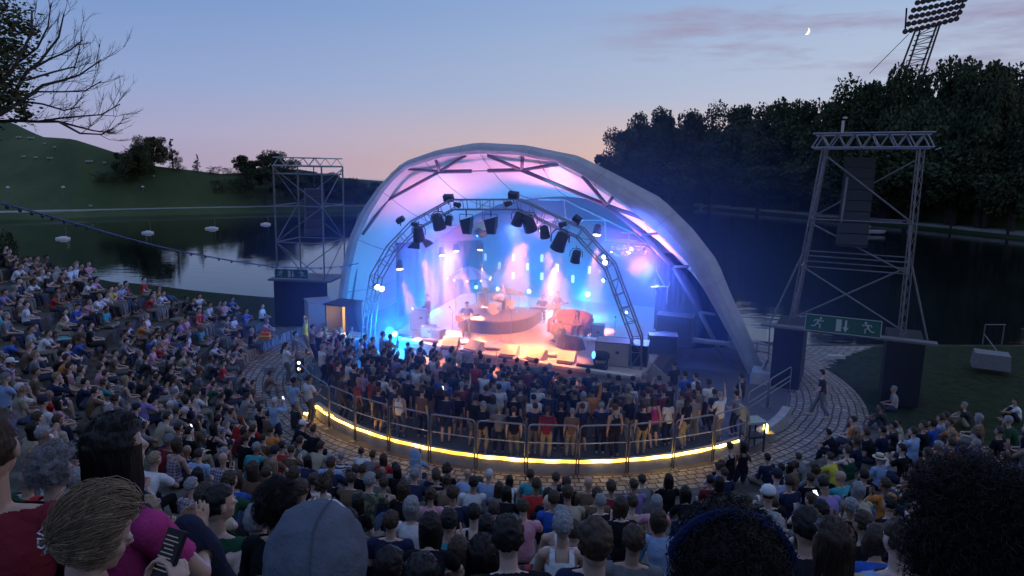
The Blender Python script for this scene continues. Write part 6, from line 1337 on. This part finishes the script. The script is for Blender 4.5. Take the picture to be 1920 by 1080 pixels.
def make_people():
    ps = gather(); print('people', len(ps)); ps.sort(key=lambda q: q['d']); ind, rest = ps[:285], ps[285:]
    lab = {}
    for q in ind:
        hr = q['hr']; hd = HEADK[hr][2] if hr in HEADK else (HDESC[hr] if hr in HDESC else ({'k':'black','n':'brown','y':'blonde','g':'grey','w':'white','r':'auburn'}[hr.lower()]+(' long hair' if hr.isupper() else ' hair')))
        q['base'] = f"{COL[q['sh']][1]} {SHN[q['sl']]}, {hd}, {PD[q['pose']].replace('sitting upright','seated')}, {q['where']}"
        lab.setdefault(q['base'], []).append(q)
    for k, qs in lab.items():
        qs.sort(key=lambda q: q['px'])
        for i, q in enumerate(qs): q['label'] = k if len(qs) == 1 else k+[', the left one',', the right one'][i] if len(qs) == 2 else k+', '+['first','second','third','fourth','fifth','sixth'][min(i,5)]+' from left'
    for q in ind:
        w_ = q['label'].split()
        if len(w_) > 16: q['label'] = q['label'].replace('standing and ','').replace('leaning forward on the knees','leaning forward').replace('leaning back on both arms','leaning back').replace('filming with both hands','filming').replace('in the ','in ').replace('the ','')
        if len(q['label'].split()) > 16: q['label'] = ' '.join(q['label'].split()[:16])
    for q in ind:
        hr = q['hr']; hair = HAIRK.get(hr, ('n','short')); head = None
        if hr in HEADK: head = HEADK[hr][:2]; hair = None if hr == 'q' else (('n','thin') if hr != 'h' else ('g','thin'))
        g = 'crowd standing in the pit' if q['zone'] == 'p' else 'audience seated on the bank'
        person(q['loc'], q['rz'], q['pose'], q['sc'], q['fem'], q['sh'], q['sl'], q['bot'], hair, head, None, q['label'], g, tilt=.06)
        T = tpl(q['pose'], q['fem'])
        if 'phone' in POSES[q['pose']] and random.random() < .6:
            c = Vector(POSES[q['pose']]['phone'])*q['sc']; c = Matrix.Rotation(q['rz'], 3, 'Z') @ c; phone(q['loc']+c, q['rz'], .3 if q['pose'] in ('S1','A6') else -.9, 'phone held by '+q['label'].split(',')[0]+', '+q['where'])
    # the smallest ones, far away in the crowd, in one mesh
    lo = {}
    def low(pose, fem):
        k = (pose, fem)
        if k in lo: return lo[k]
        T = tpl(pose, fem); res = {}
        for nm in ('body','tee','trousers'):
            o = bpy.data.objects.new('x', T[nm]); scn.collection.objects.link(o); m_ = o.modifiers.new('d','DECIMATE'); m_.ratio = .12; me = mat_eval(o); bpy.data.objects.remove(o); c, n, f = arrays(me); res[nm] = (c, f); bpy.data.meshes.remove(me)
        hm = hair_mesh('short'); c, n, f = arrays(hm); M = np.array(T['HM']); c = c@M[:3,:3].T+M[:3,3]; res['hair'] = (c, f); lo[k] = res; return res
    vs = []; fs = []; mi = []; mats_ = []; mk = {}
    def mslot(kind, col):
        k = (kind,)+tuple(round(c, 3) for c in col)
        if k not in mk: mk[k] = len(mats_); mats_.append(mat('crowd_'+kind+str(len(mats_)), col, .8))
        return mk[k]
    nv = 0
    for q in rest:
        Lw = low(q['pose'], q['fem']); R = np.array(Matrix.Rotation(q['rz'], 3, 'Z'))*q['sc']
        for nm, col in (('body', SK[int(q['px']) % 6]), ('tee', COL[q['sh']][0]), ('trousers', q['bot'][0]), ('hair', HC.get(q['hr'].lower(), HC['n'])[0])):
            c, f = Lw[nm]; c = c@R.T+np.array(q['loc']); vs += c.tolist(); fs += [[i+nv for i in g_] for g_ in f]; mi += [mslot(nm, col)]*len(f); nv += len(c)
    if vs:
        me = bpy.data.meshes.new('crowd'); me.from_pydata(vs, [], fs)
        for m in mats_: me.materials.append(m)
        me.polygons.foreach_set('material_index', mi); me.update(); o = bpy.data.objects.new('crowd', me); scn.collection.objects.link(o); o['kind'] = 'stuff'
make_people()
# ================================================================ THE CLOSE ONES
def strands(kind, n, seed, rad=.0011):
    rnd = random.Random(seed); mb = MB()
    for _ in range(n):
        while True:
            d = Vector((rnd.gauss(0,1), rnd.gauss(0,1), rnd.gauss(0,1))).normalized()
            if not (d.y > .30 and d.z < .5) and d.z > -.6: break
        S0_ = lambda q, k: Vector((q.x*(.078+k), q.y*(.098+k)-.01, q.z*(.104+k)+.024))
        if kind == 'clip':       # combed back and down to a clip
            T = Vector((-.1,-.93,-.35)).normalized(); off = rnd.uniform(.010,.024)+(rnd.random() < .10)*rnd.uniform(.003,.014); jit = Vector((rnd.gauss(0,.0035), rnd.gauss(0,.003), rnd.gauss(0,.0035))); pts = []
            for k in range(9):
                t = k/8; q = d.lerp(T, t*.96); q = q.normalized() if q.length > .05 else T; w_ = .004*math.sin(t*9+seed+d.x*20); pts.append(S0_(q, off+.010*math.sin(PI*t))+Vector((w_, 0, w_))+jit*math.sin(PI*min(1, t*1.1))*3)
            mb.tube(pts, [rad, rad*1.4, rad*1.4, rad*1.4, rad*1.3, rad*1.2, rad, rad, rad*.7], 3, cap=False)
        elif kind == 'straight':
            q = S0_(d, .020); pts = [S0_(d, .012), q]; ln = rnd.uniform(.25,.42); ax = Vector((d.x, min(d.y, -.1), 0)).normalized()
            x = ax.x*.10+rnd.uniform(-.01,.01); y = ax.y*.108-.012
            pts += [Vector((lerp(q.x,x,.7), lerp(q.y,y,.7), min(q.z,.06)-.02)), Vector((x, y, -.06)), Vector((x*1.05, y*1.04, -.06-ln*.5)), Vector((x*.9+rnd.uniform(-.02,.02), y*.95, -.06-ln))]
            mb.tube(pts, [rad,rad*1.3,rad*1.3,rad*1.3,rad*1.2,rad*.5], 3, cap=False)
        else:                     # frizz: little corkscrews standing off the head
            R_ = .15 if kind == 'afro' else .075; ln = rnd.uniform(.55,1.0)*R_; x, y = ortho(d); ph = rnd.uniform(0,6.3); pts = []
            dd = (d+Vector((rnd.gauss(0,.25), rnd.gauss(0,.25), rnd.gauss(0,.2)-.1))).normalized()
            for k in range(13):
                t = k/12; pts.append(S0_(d, .01)+dd*ln*t+x*math.cos(ph+t*17)*.013*t**.5+y*math.sin(ph+t*17)*.013*t**.5)
            mb.tube(pts, rad, 3, cap=False)
    return mb.mesh('hair_strands', hairm, True)
def close_person(px, py, depth, rz, pose, label, scale=1.0, fem=False, shirt='k', sk='tee', hair=None, strandk=None, sn=900, skin=None, bottom=((.02,.025,.05),'trousers'), vox=.0065, shirtmat=None, rad=.0011):
    T = build_body(pose, vox, fem, .0085); d = ray(px, py); c = EYEV+d*(depth/d.y)
    hd = Matrix.Rotation(rz, 3, 'Z') @ (Vector(T['head'])*scale); loc = c-hd
    r = person(loc, rz, None, scale, fem, shirt, sk, bottom, hair, None, skin, label, 'close spectators around the camera', T, shirtmat)
    if strandk: part('hair_strands', strands(strandk, sn, int(px)), r, HC[hair[0]][0] if hair else HC['k'][0], mw=T['HM'])
    g = ground_z(loc.x, loc.y); print('close', label[:24], 'base', round(loc.z, 2), 'ground', round(g, 2))
    if loc.z-g > .06:
        s_ = MB().box((0,0,(loc.z-g)/2-.005), (.46,.42,loc.z-g-.02), taper=.97).build('seat_block', mat('foam_seat', (.06,.06,.07), .9)); s_.location = (loc.x, loc.y, g); s_.rotation_euler = (0,0,rz); tag(s_, 'dark cushion block under the '+' '.join(label.split()[1:9]), 'cushion')
    return r, T, loc
W3 = lambda loc, rz, v, s=1.0: loc + Matrix.Rotation(rz, 3, 'Z') @ (Vector(v)*s)
def close_ones():
    base = dict(pelvis=(0,0,.12), spine=(0,.05,.50), bow=.03, ra=(.12,.42,.085), la=(-.11,.40,.085), rk=(.1,.4,1), lk=(-.1,.4,1), rw=(.14,.34,.26), lw=(-.13,.34,.26))
    p1 = dict(base, spine=(0,.06,.50), head=(-.42,-.25), rw=(.12,.30,.50), lw=(-.03,.30,.50), re=(.7,-.3,-1), le=(-.8,-.3,-.8), rwd=(-.35,.35,1), lwd=(.2,.3,1), rwn=(-.9,.3,.3), lwn=(.9,.3,.1), curl=.75)
    rz = -.40; r, T, loc = close_person(188, 1002, 1.78, rz, p1, 'blonde person with white butterfly clip looking down at a phone', .90, True, 'k', 'tank', ('y','short'), 'clip', 3600, (.50,.33,.26), rad=.0010)
    HM = T['HM']; mb = MB()          # butterfly clip
    o_ = lambda x, z: HM @ Vector((-.052+x, -.112-.018*abs(x)/.03, -.035+z))
    for s_ in (-1,1):
        for (x1, z1, x2, z2) in ((.03,.030,.042,.008),(.026,-.030,.036,-.008)):
            mb.tube([o_(0,0), o_(s_*x1*.6,z1), o_(s_*x1,z1), o_(s_*x2,z2), o_(0,0)], .0032, 6)
    part('hair_clip', mb.mesh('hair_clip', mat('pearl_plastic', (.75,.78,.80), .25)), r, (.7,.7,.7))
    hands = T['hands']; pc = (hands['rw']+hands['lw'])/2+Vector((.0,.015,.045)); ph = phone(W3(loc, rz, pc, .90), rz, -.55, 'black phone with dark screen held by the blonde person', False, 1.0)
    dim = lit('dim_text', (.6,.6,.65), .10)
    for k in range(9): MB().box((-.006+.004*math.sin(k*2.3),-.0078,.055-.0125*k), (.046+.010*math.sin(k*1.7),.001,.0035)).build('text_line', dim, ph, local=True)
    p2 = dict(base, head=(.02,-.1)); close_person(-22, 838, 2.1, .32, p2, 'brown haired person in dark red tee cut by the picture edge', 1.05, False, 'd', 'tee', ('n','short'), None, 0, (.42,.27,.20), rad=.0012)
    p3 = dict(base, spine=(0,.03,.52), head=(.0,-.2), rw=(.05,.33,.34), lw=(-.03,.33,.32), re=(.9,-.2,-.6), le=(-.9,-.2,-.6), rwd=(0,.4,1), lwd=(0,.4,1), curl=.2)
    close_person(222, 842, 2.55, -.38, p3, 'person with long black hair and magenta tee, hands clasped before the chest', 1.08, True, 'm', 'tee', ('k','long'), 'straight', 1100, (.42,.27,.20), rad=.0013)
    p4 = dict(base, spine=(0,.08,.49)); r, T, loc = close_person(596, 1058, 1.66, -.05, p4, 'person in a big smooth grey hood seen from behind', 1.02, False, (.10,.115,.15), 'long', None, None, 0, (.4,.27,.2), shirtmat=None)
    mb = MB(); vs = []; nu, nv = 40, 22      # the hood
    for i in range(nv+1):
        t = PI*.92*i/nv
        for j in range(nu):
            a = 2*PI*j/nu; dv = Vector((math.sin(t)*math.cos(a), math.sin(t)*math.sin(a), math.cos(t))); w_ = .008*noise.noise(dv*3)+.006*noise.noise(Vector((dv.x*7,dv.y*7,dv.z*2)))
            rx = .128+w_+.012*max(0,-dv.z); ry = .142+w_; p = Vector((dv.x*rx, dv.y*ry-.012, dv.z*(.15+w_)+.022));
            if dv.y > .75 and abs(dv.x) < .5: p.y -= .05
            vs.append(p)
    mb.add(vs, [(i*nu+j, (i+1)*nu+j, (i+1)*nu+(j+1)%nu, i*nu+(j+1)%nu) for i in range(nv) for j in range(nu)]); part('hood', mb.mesh('hood', clothm, True), r, (.10,.115,.15), mw=T['HM'])
    part('hood_seam', MB().tube([Vector((.030+.004*math.sin(k), -math.sin(-.5+k*.22)*.150-.012, math.cos(-.5+k*.22)*.153+.022)) for k in range(12)], .0022, 5).mesh('hood_seam', clothm), r, (.07,.08,.11), mw=T['HM'])
    p5 = dict(base, head=(-.05,0)); r, T, loc = close_person(1362, 1078, 1.62, -.05, p5, 'person with wide dark curly hair under a blue lace band at the bottom', 1.02, True, 'k', 'tee', ('k','curly'), 'frizz', 1800, (.3,.18,.13), rad=.0012)
    mb = MB(); rnd = random.Random(9); mb.tube([Vector((math.cos(a)*.150, -.03, math.sin(a)*.146+.035)) for a in [.1+.2*k for k in range(15)]], .012, 6)  # tube and dots model the blue light glinting on the hair
    for k in range(420):
        a = rnd.uniform(.15, PI-.15); t = rnd.gauss(0,.16); p = Vector((math.cos(a)*.155, -.03+t*.15, math.sin(a)*.150+.035)); mb.ell(p+Vector((rnd.gauss(0,.003),)*3), rnd.uniform(.002,.004), None, 5, 3)
    part('hair_glints', mb.mesh('hair_glints', clothm), r, (.012,.018,.06), mw=T['HM'])
    p6 = dict(base); close_person(1822, 1015, 1.95, .12, p6, 'person with huge dark afro hair filling the lower corner', 1.05, False, 'k', 'long', ('k','frizzy'), 'afro', 6500, (.22,.13,.09), rad=.0013)
    close_person(104, 882, 3.9, -.45, dict(base), 'person with curly grey hair and bright red tee behind the blonde one', 1.0, True, 'r', 'tee', ('g','curly'), 'frizz', 700, (.5,.33,.26), vox=.009)
    close_person(412, 945, 4.3, -.30, dict(base, head=(0,-.5)), 'person in dark green tee turning the head, near the grey hood', 1.05, False, 'e', 'tee', ('k','short'), None, 0, (.48,.32,.25), vox=.009)
    close_person(522, 950, 3.9, -.2, dict(base), 'person with big black frizzy hair just before the grey hood', 1.0, True, 'k', 'long', ('k','curly'), 'frizz', 900, (.3,.2,.15), vox=.009)
    r, T, loc = close_person(1055, 985, 5.6, -.05, dict(base), 'person in white tank top with short grey hair seen from behind', 1.0, True, 'w', 'tank', ('g','short'), None, 0, (.40,.25,.18), vox=.009, bottom=((.5,.5,.55),'trousers'))
    close_person(1107, 1022, 4.9, -.05, dict(base), 'person with cropped white hair in a navy top, below the white tank top', 1.02, False, 'n', 'tee', ('w','thin'), None, 0, (.52,.36,.29), vox=.009)
    close_person(905, 1040, 4.0, 0.0, dict(base), 'person with black bob and blue white patterned shirt at the bottom', 1.0, True, 'f', 'tee', ('k','bob'), 'straight', 500, (.42,.28,.2), vox=.009)
    close_person(1560, 1015, 3.4, .25, dict(base), 'person with light brown bob close by in the dark right corner', 1.0, True, 'h', 'long', ('n','bob'), 'straight', 500, (.42,.28,.2), vox=.009)
    close_person(790, 1085, 3.2, .0, dict(base), 'person with black hair just rising over the bottom edge', 1.0, True, 'v', 'tee', ('k','bob'), 'straight', 300, (.42,.28,.2), vox=.009)
close_ones()
# ================================================================ THE BAND
GP = 'musicians on the stage'
back = SZ+PI
def guitar(loc, R, s_, label, col, cat='guitar'):
    t = empty('guitar', loc, label, cat)
    T = lambda x, y, z=0: Vector(loc)+R @ (Vector((x, z, y))*s_)
    pts = [(.0,.02),(.10,.12),(.20,.10),(.27,.14),(.38,.17),(.46,.08),(.47,-.06),(.38,-.17),(.26,-.14),(.20,-.10),(.10,-.12)]
    MB().slab([T(-x,y,-.02) for x, y in pts], R @ Vector((0,.045*s_,0))).build('body', mat('guitar_'+col[0], col[1], .25), t)
    MB().slab([T(-.02,.022,-.025), T(.55,.018,-.025), T(.55,-.018,-.025), T(-.02,-.022,-.025)], R @ Vector((0,.02,0))).build('neck', mat('guitar_neck', (.25,.15,.08), .4), t)
    MB().slab([T(.55,.03,-.025), T(.70,.045,-.02), T(.72,-.03,-.02), T(.55,-.03,-.025)], R @ Vector((0,.015,0))).build('headstock', mat('guitar_neck', (.25,.15,.08), .4), t)
    MB().tube([T(-.2,.03,-.035), T(-.2,-.03,-.035)], .008, 4).build('bridge', chrome, t); return t
def musician(u, v, z, pose, rz, label, fem=False, shirt='n', sk='tee', hair=('n','short'), bottom=((.02,.03,.07),'trousers'), sc=1.0, vox=.011):
    T = build_body(pose, vox, fem); loc = S(u, v, z); r = person(loc, rz, None, sc, fem, shirt, sk, bottom, hair, None, (.5,.33,.25), label, GP, T); return loc, T
gp = dict(ra=(.16,.05,.085), la=(-.14,.0,.085), rw=(.10,.26,1.02), lw=(-.42,.32,1.16), re=(1,-.3,-.2), le=(-.7,-.3,-1), rwd=(-.7,.2,-.4), lwd=(-.2,.5,.8), rwn=(0,-1,0), lwn=(0,-1,0), curl=1.0, head=(-.25,.15))
loc, T = musician(-1.8, -3.5, ZS, gp, back+.1, 'guitarist in blue tee at the front of the stage', shirt='b')
Rg = Matrix.Rotation(back+.1, 3, 'Z') @ Euler((0, .28, PI)).to_matrix() if False else Matrix.Rotation(back+.1, 3, 'Z') @ Matrix(((-1,0,0),(0,-1,0),(0,0,1))) @ Euler((0,-.22,0)).to_matrix()
guitar(loc+Matrix.Rotation(back+.1,3,'Z') @ Vector((.02,.22,1.06)), Rg, 1.0, 'dark red electric guitar played by the guitarist in blue', ('red',(.25,.03,.03)))
loc, T = musician(1.25, .9, ZS, dict(gp, rw=(.12,.26,.98), lw=(-.45,.30,1.22)), back-.2, 'bass player in light shirt standing behind the sofa end', shirt='g', sk='long', fem=True, hair=('n','long'))
guitar(loc+Matrix.Rotation(back-.2,3,'Z') @ Vector((.02,.22,1.04)), Matrix.Rotation(back-.2,3,'Z') @ Matrix(((-1,0,0),(0,-1,0),(0,0,1))) @ Euler((0,-.3,0)).to_matrix(), 1.1, 'pale bass guitar held low behind the sofa', ('cream',(.5,.42,.3)), 'bass guitar')
dp = dict(pelvis=(0,0,.60), spine=(0,.06,.5), ra=(.22,.40,.085), la=(-.2,.42,.085), rk=(.4,1,.3), lk=(-.4,1,.3), rw=(.22,.38,1.02), lw=(-.25,.36,1.10), re=(.8,-.3,-.4), le=(-.8,-.3,-.4), rwd=(0,.9,.2), lwd=(0,.9,.3), curl=1.2)
loc, T = musician(-1.5, .43, ZR-.02, dp, back, 'drummer in white tee seated behind the drum kit', shirt='w')
for s_, k in ((1,'rw'),(-1,'lw')):
    h = Vector(T['hands'][k]); p = loc+Matrix.Rotation(back,3,'Z') @ h; q = loc+Matrix.Rotation(back,3,'Z') @ (h+Vector((-.05*s_,.36,.05))); tag(MB().tube([p, q], .008, 5).build('drumstick', mat('stick_wood', (.5,.35,.2), .5)), ['','drumstick in the hand of the drummer over the floor tom','drumstick in the hand of the drummer over the snare'][s_], 'drumstick')
musician(-4.2, -2.6, ZS, dict(ra=(.12,.05,.085), rw=(.2,.28,1.0), re=(.6,-.6,-.4), head=(-.2,-.4)), back-.9, 'dim helper in blue light at the left side of the stage', shirt='n', sk='long')
loc, T = musician(.25, 1.6, ZS, dict(POSES['A0'], pelvis=(0,0,.55), ra=(.15,.42,.085), la=(-.15,.42,.085), rk=(.1,1,.4), lk=(-.1,1,.4), rw=(.2,.42,.80), lw=(-.2,.42,.80), re=(.7,-.4,-.5), le=(-.7,-.4,-.5)), back+.2, 'keyboard player seated between riser and sofa', shirt='k')
kb = empty('keyboard', loc+Matrix.Rotation(back+.2,3,'Z') @ Vector((0,.5,0)), 'stage keyboard on crossed legs between riser and sofa', 'keyboard', rz=back+.2)
MB().box((0,0,.76), (1.2,.32,.09)).build('case', blackm, kb, local=True); MB().box((0,-.05,.812), (1.1,.16,.015)).build('keys', mat('keys_white', (.7,.7,.68), .4), kb, local=True); MB().tube([(-.45,-.15,0),(.45,.15,.72)], .02).tube([(.45,-.15,0),(-.45,.15,.72)], .02).build('leg', chrome, kb, local=True)
u_, v_, _ = uvz(P(1066,627,ZS))
musician(u_+.55, v_-.12, ZS+.38, dict(POSES['A2'], ra=(.14,.48,-.30), la=(-.13,.46,-.30)), back-.2, 'person on the sofa bending far forward', shirt='p', sk='tank', fem=True, hair=('n','long'))
musician(2.35, -1.9, ZS, dict(POSES['A4']), back-.7, 'person crouching on the floor before the sofa', shirt='g', hair=('y','short'), bottom=((.3,.28,.26),'trousers'))
# ================================================================ BAGS, BLANKETS, BACKPACKS
def backpack(loc, rz, col, label, s_=1.0):
    t = empty('backpack', loc, label, 'backpack', rz=rz); m = mat('pack_'+label.split()[0]+str(len(label)), col, .8, bump=.4, scale=12)
    mb = MB()
    for z, a, b in ((0,.13,.07),(.06,.15,.09),(.25,.15,.09),(.38,.12,.07),(.44,.05,.03)):
        for k in range(14): an = 2*PI*k/14; mb.v.append((math.cos(an)*a*s_, math.sin(an)*b*s_, z*s_))
    for i in range(4):
        for k in range(14): mb.f.append((i*14+k, i*14+(k+1)%14, (i+1)*14+(k+1)%14, (i+1)*14+k)); mb.m.append(0)
    mb.f += [tuple(range(13,-1,-1)), tuple(range(56,70))]; mb.m += [0,0]; mb.build('bag_body', m, t, True, local=True)
    MB().box((0,-.10*s_,.12*s_), (.2*s_,.05*s_,.16*s_)).build('front_pocket', m, t, local=True)
    for q in (-1,1): MB().tube([(q*.08*s_,.07*s_,.40*s_),(q*.10*s_,.16*s_,.44*s_),(q*.10*s_,.2*s_,.25*s_),(q*.08*s_,.08*s_,.04*s_)], .012*s_, 5).build('strap', m, t, local=True)
for px, py, z, col, l_ in [(717,725,1.05,(.02,.03,.08),'dark blue backpack on a back in the pit, before the left blue lamp'),(778,872,1.6,(.25,.35,.5),'light blue backpack sitting at the cobbles below the barrier'),(532,664,1.0,(.03,.03,.03),'black backpack worn near the left steps'),(1178,745,1.0,(.12,.10,.09),'brown backpack in the pit near the right truss leg')]:
    p = P(px, py, z); backpack(p, face_rz(p.x, p.y), col, l_)
def blanket(px, py, z, w_, h_, m, label, rz=0.0):
    p = P(px, py, z); n = 12; mb = MB(); vs = []
    p.z = ground_z(p.x, p.y)+.015
    for i in range(n+1):
        for j in range(n+1): x, y = (i/n-.5)*w_, (j/n-.5)*h_; vs.append((x, y, .02+.02*noise.noise(Vector((x*5+px, y*5, 0)))))
    mb.add(vs, [(i*(n+1)+j, (i+1)*(n+1)+j, (i+1)*(n+1)+j+1, i*(n+1)+j+1) for i in range(n) for j in range(n)]); o = mb.build('blanket', m, smooth=True); o.modifiers.new('thickness', 'SOLIDIFY').thickness = .012; o.location = p; o.rotation_euler = (0,0,rz); tag(o, label, 'blanket')
plaid = bpy.data.materials.new('plaid'); plaid.use_nodes = True
def _pl():
    nt = plaid.node_tree; b = nt.nodes['Principled BSDF']; t = nt.nodes.new('ShaderNodeTexCoord'); s_ = N(nt, 'ShaderNodeSeparateXYZ'); L(nt, t.outputs['Object'], s_.inputs[0])
    st = lambda o, k, th=0.0: math_n(nt, 'GREATER_THAN', math_n(nt, 'SINE', math_n(nt, 'MULTIPLY', o, k)), th)
    c = mixc(nt, st(s_.outputs[0], 48), (.42,.03,.03), (.03,.02,.04)); c = mixc(nt, math_n(nt, 'MULTIPLY', st(s_.outputs[1], 48), .55), c, (.02,.02,.05)); c = mixc(nt, st(s_.outputs[0], 24, .93), c, (.6,.5,.2)); c = mixc(nt, st(s_.outputs[1], 24, .93), c, (.6,.5,.2)); L(nt, c, b.inputs['Base Color']); b.inputs['Roughness'].default_value = .95
_pl()
blanket(1000, 1030, 4.6, .9, .55, plaid, 'red and black plaid blanket beside the white tank top', .1)
blanket(1185, 1060, 5.2, .8, .5, PAT['check'], 'black and white checked cloth at the bottom edge', -.2)
blanket(235, 655, 2.2, 1.6, .8, mat('towel_blue', (.10,.25,.36), .9), 'pale blue towel spread on a step of the left bank', .6)
blanket(88, 605, 3.2, 1.3, .6, mat('towel_teal', (.12,.30,.33), .9), 'teal towel on the upper left bank', .9)
blanket(815, 1060, 5.4, .5, .4, mat('scarf_purple', (.25,.05,.35), .9), 'purple scarf dropped at the bottom edge', .3)
for k, (px, py, z, s_, l_) in enumerate([(498,636,.42,.5,'orange medic bag with yellow bands at the end of the bank'),(300,655,2.0,.4,'dark shopping bag on the left bank'),(505,700,.0,.4,'grey bag standing on the cobbles by the steps'),(1010,1000,4.4,.35,'grey cloth bag beside the plaid blanket')]):
    p = P(px, py, z); p.z = ground_z(p.x, p.y); t = empty('bag', p, l_, 'bag', rz=.4*k); m = mat('bag_%d' % k, [(.75,.12,.02),(.03,.03,.035),(.2,.2,.21),(.28,.27,.26)][k], .8)
    MB().box((0,0,s_*.35), (s_,s_*.5,s_*.7), taper=.85).build('bag_body', m, t, local=True); MB().tube([(-s_*.25,0,s_*.68),(-s_*.2,0,s_*.95),(s_*.2,0,s_*.95),(s_*.25,0,s_*.68)], .014, 5).build('handle', m, t, local=True)
    if k == 0: MB().box((0,0,s_*.35), (s_*.96,s_*.49,s_*.1)).build('band', mat('band_yellow', (.7,.75,.1), .5), t, local=True)
# ================================================================ STAGE LIGHT AND HAZE
def spot(loc, target, energy, col, deg, blend=.4, size=.08, name='spot'):
    d = bpy.data.lights.new(name, 'SPOT'); d.energy = energy; d.color = col; d.spot_size = math.radians(deg); d.spot_blend = blend; d.shadow_soft_size = size
    o = bpy.data.objects.new(name, d); scn.collection.objects.link(o); o.location = loc; o.rotation_euler = (Vector(target)-Vector(loc)).to_track_quat('-Z', 'Y').to_euler(); return o
def point(loc, energy, col, size=.1, name='lamp_glow'):
    d = bpy.data.lights.new(name, 'POINT'); d.energy = energy; d.color = col; d.shadow_soft_size = size
    o = bpy.data.objects.new(name, d); scn.collection.objects.link(o); o.location = loc; return o
def smoke_mat(name, dens, col, an=.1, soft=None):
    m = bpy.data.materials.new(name); m.use_nodes = True; nt = m.node_tree; nt.nodes.clear()
    out = N(nt, 'ShaderNodeOutputMaterial'); v = N(nt, 'ShaderNodeVolumeScatter', Density=dens, Anisotropy=an)
    v.inputs['Color'].default_value = (*col, 1); L(nt, v.outputs[0], out.inputs['Volume'])
    if soft:      # thins out towards its rim
        t = nt.nodes.new('ShaderNodeTexCoord'); d = nt.nodes.new('ShaderNodeVectorMath'); d.operation = 'LENGTH'; L(nt, t.outputs['Object'], d.inputs[0])
        q = math_n(nt, 'SUBTRACT', 1.0, d.outputs['Value'], True); q = math_n(nt, 'MULTIPLY', math_n(nt, 'POWER', q, 1.3), dens*2.2); L(nt, q, v.inputs['Density'])
    return m
def haze():
    for nm, c, r, m in (('tinted_smoke', S(2.4,-4.0,1.0), (15.2,15,13), smoke_mat('tinted_smoke', .021, (.22,.38,1), .1, True)), ('smoke', S(-.2,.2,2.0), (8.6,7.8,4.7), smoke_mat('stage_smoke', .055, (.8,.8,.95), .15))):  # outer smoke is coloured blue, standing in for the lamps' flare veil
        o = MB().ell((0,0,0), 1.0, None, 36, 24).build('smoke', m, smooth=True); o.location = c; o.rotation_euler = (0,0,SZ); o.scale = r; o['kind'] = 'stuff'
haze()
BLUEC = (.085,.15,1.0); CYC = (.01,.31,1.0); WARM = (1,.30,.13); PINK = (1,.25,.42)
for (x, y, v, s_, l_, q), e in zip(BLUE, (26,5,12,20,17,34,36)):
    point(SP(x, y, v)-V*(s_*1.1+.14), e*27*(.40 if q == 'L' and v < 0 else 1), CYC, .08, 'blue_lamp_light')
for (x, y, v, tx, ty, e, dg) in [(822,425,-5.0,880,640,2400,17),(829,478,-1,850,625,1900,15),(855,470,0,900,625,2000,15),(901,468,1.5,915,600,1700,15),(785,455,-5,840,640,900,30),(971,425,-5,960,640,420,40),(1050,470,-5,1000,660,600,40),(1120,437,.5,1110,620,900,30),(1021,446,-5,1060,620,520,30),(749,502,-3,790,640,700,20),(992,435,-5,930,600,520,34)]:
    a_, b_ = SP(x, y, v), P(tx, ty, ZS); spot(a_+(b_-a_).normalized()*.55, b_, e*9.5, WARM, dg, .35)
for (x, y, tx, ty) in ((822,425,840,672),(971,425,960,690),(1050,470,1040,700)):      # the same front lamps also wash the step below
    a_, b_ = SP(x, y, -5.6), P(tx, ty, .6); spot(a_, b_, 5500, (1,.25,.09), 38, .8)
for u, e in ((-6,900),(0,1000),(6,1300)): spot(S(u*.8, 2.2, 5.2-abs(u)*.25), S(u*1.0, 1.0, 9), e*1.6, PINK, 120, 1, .3, 'uplight')
for (x, y, tx, ty) in [(857,378,830,350),(953,376,1078,318)]: spot(SP(x, y, TV+.9), SP(tx, ty, 3.5), 1900, (.05,.6,1), 16, .6, .05, 'uplight')
for u in (-4.5, 0, 4.5): spot(S(u, -3, 6.2), S(u*1.3, 7, 2.6), 5600, BLUEC, 85, 1, .3, 'blue_wash')
for u, e in ((-5,6000), (5.5,3600)): spot(S(u, 2, 4.2), S(u*1.6, -12, 0.0), e, BLUEC, 120, 1, .3, 'blue_wash')
spot(SP(1101,551,3.4), SP(1400,622,-8), 9000, (.02,.35,1), 6, .5, .05, 'beam')
point(P(648,650,0)+Vector((0,-.2,1.7)), 160, (1,.6,.2), .1)
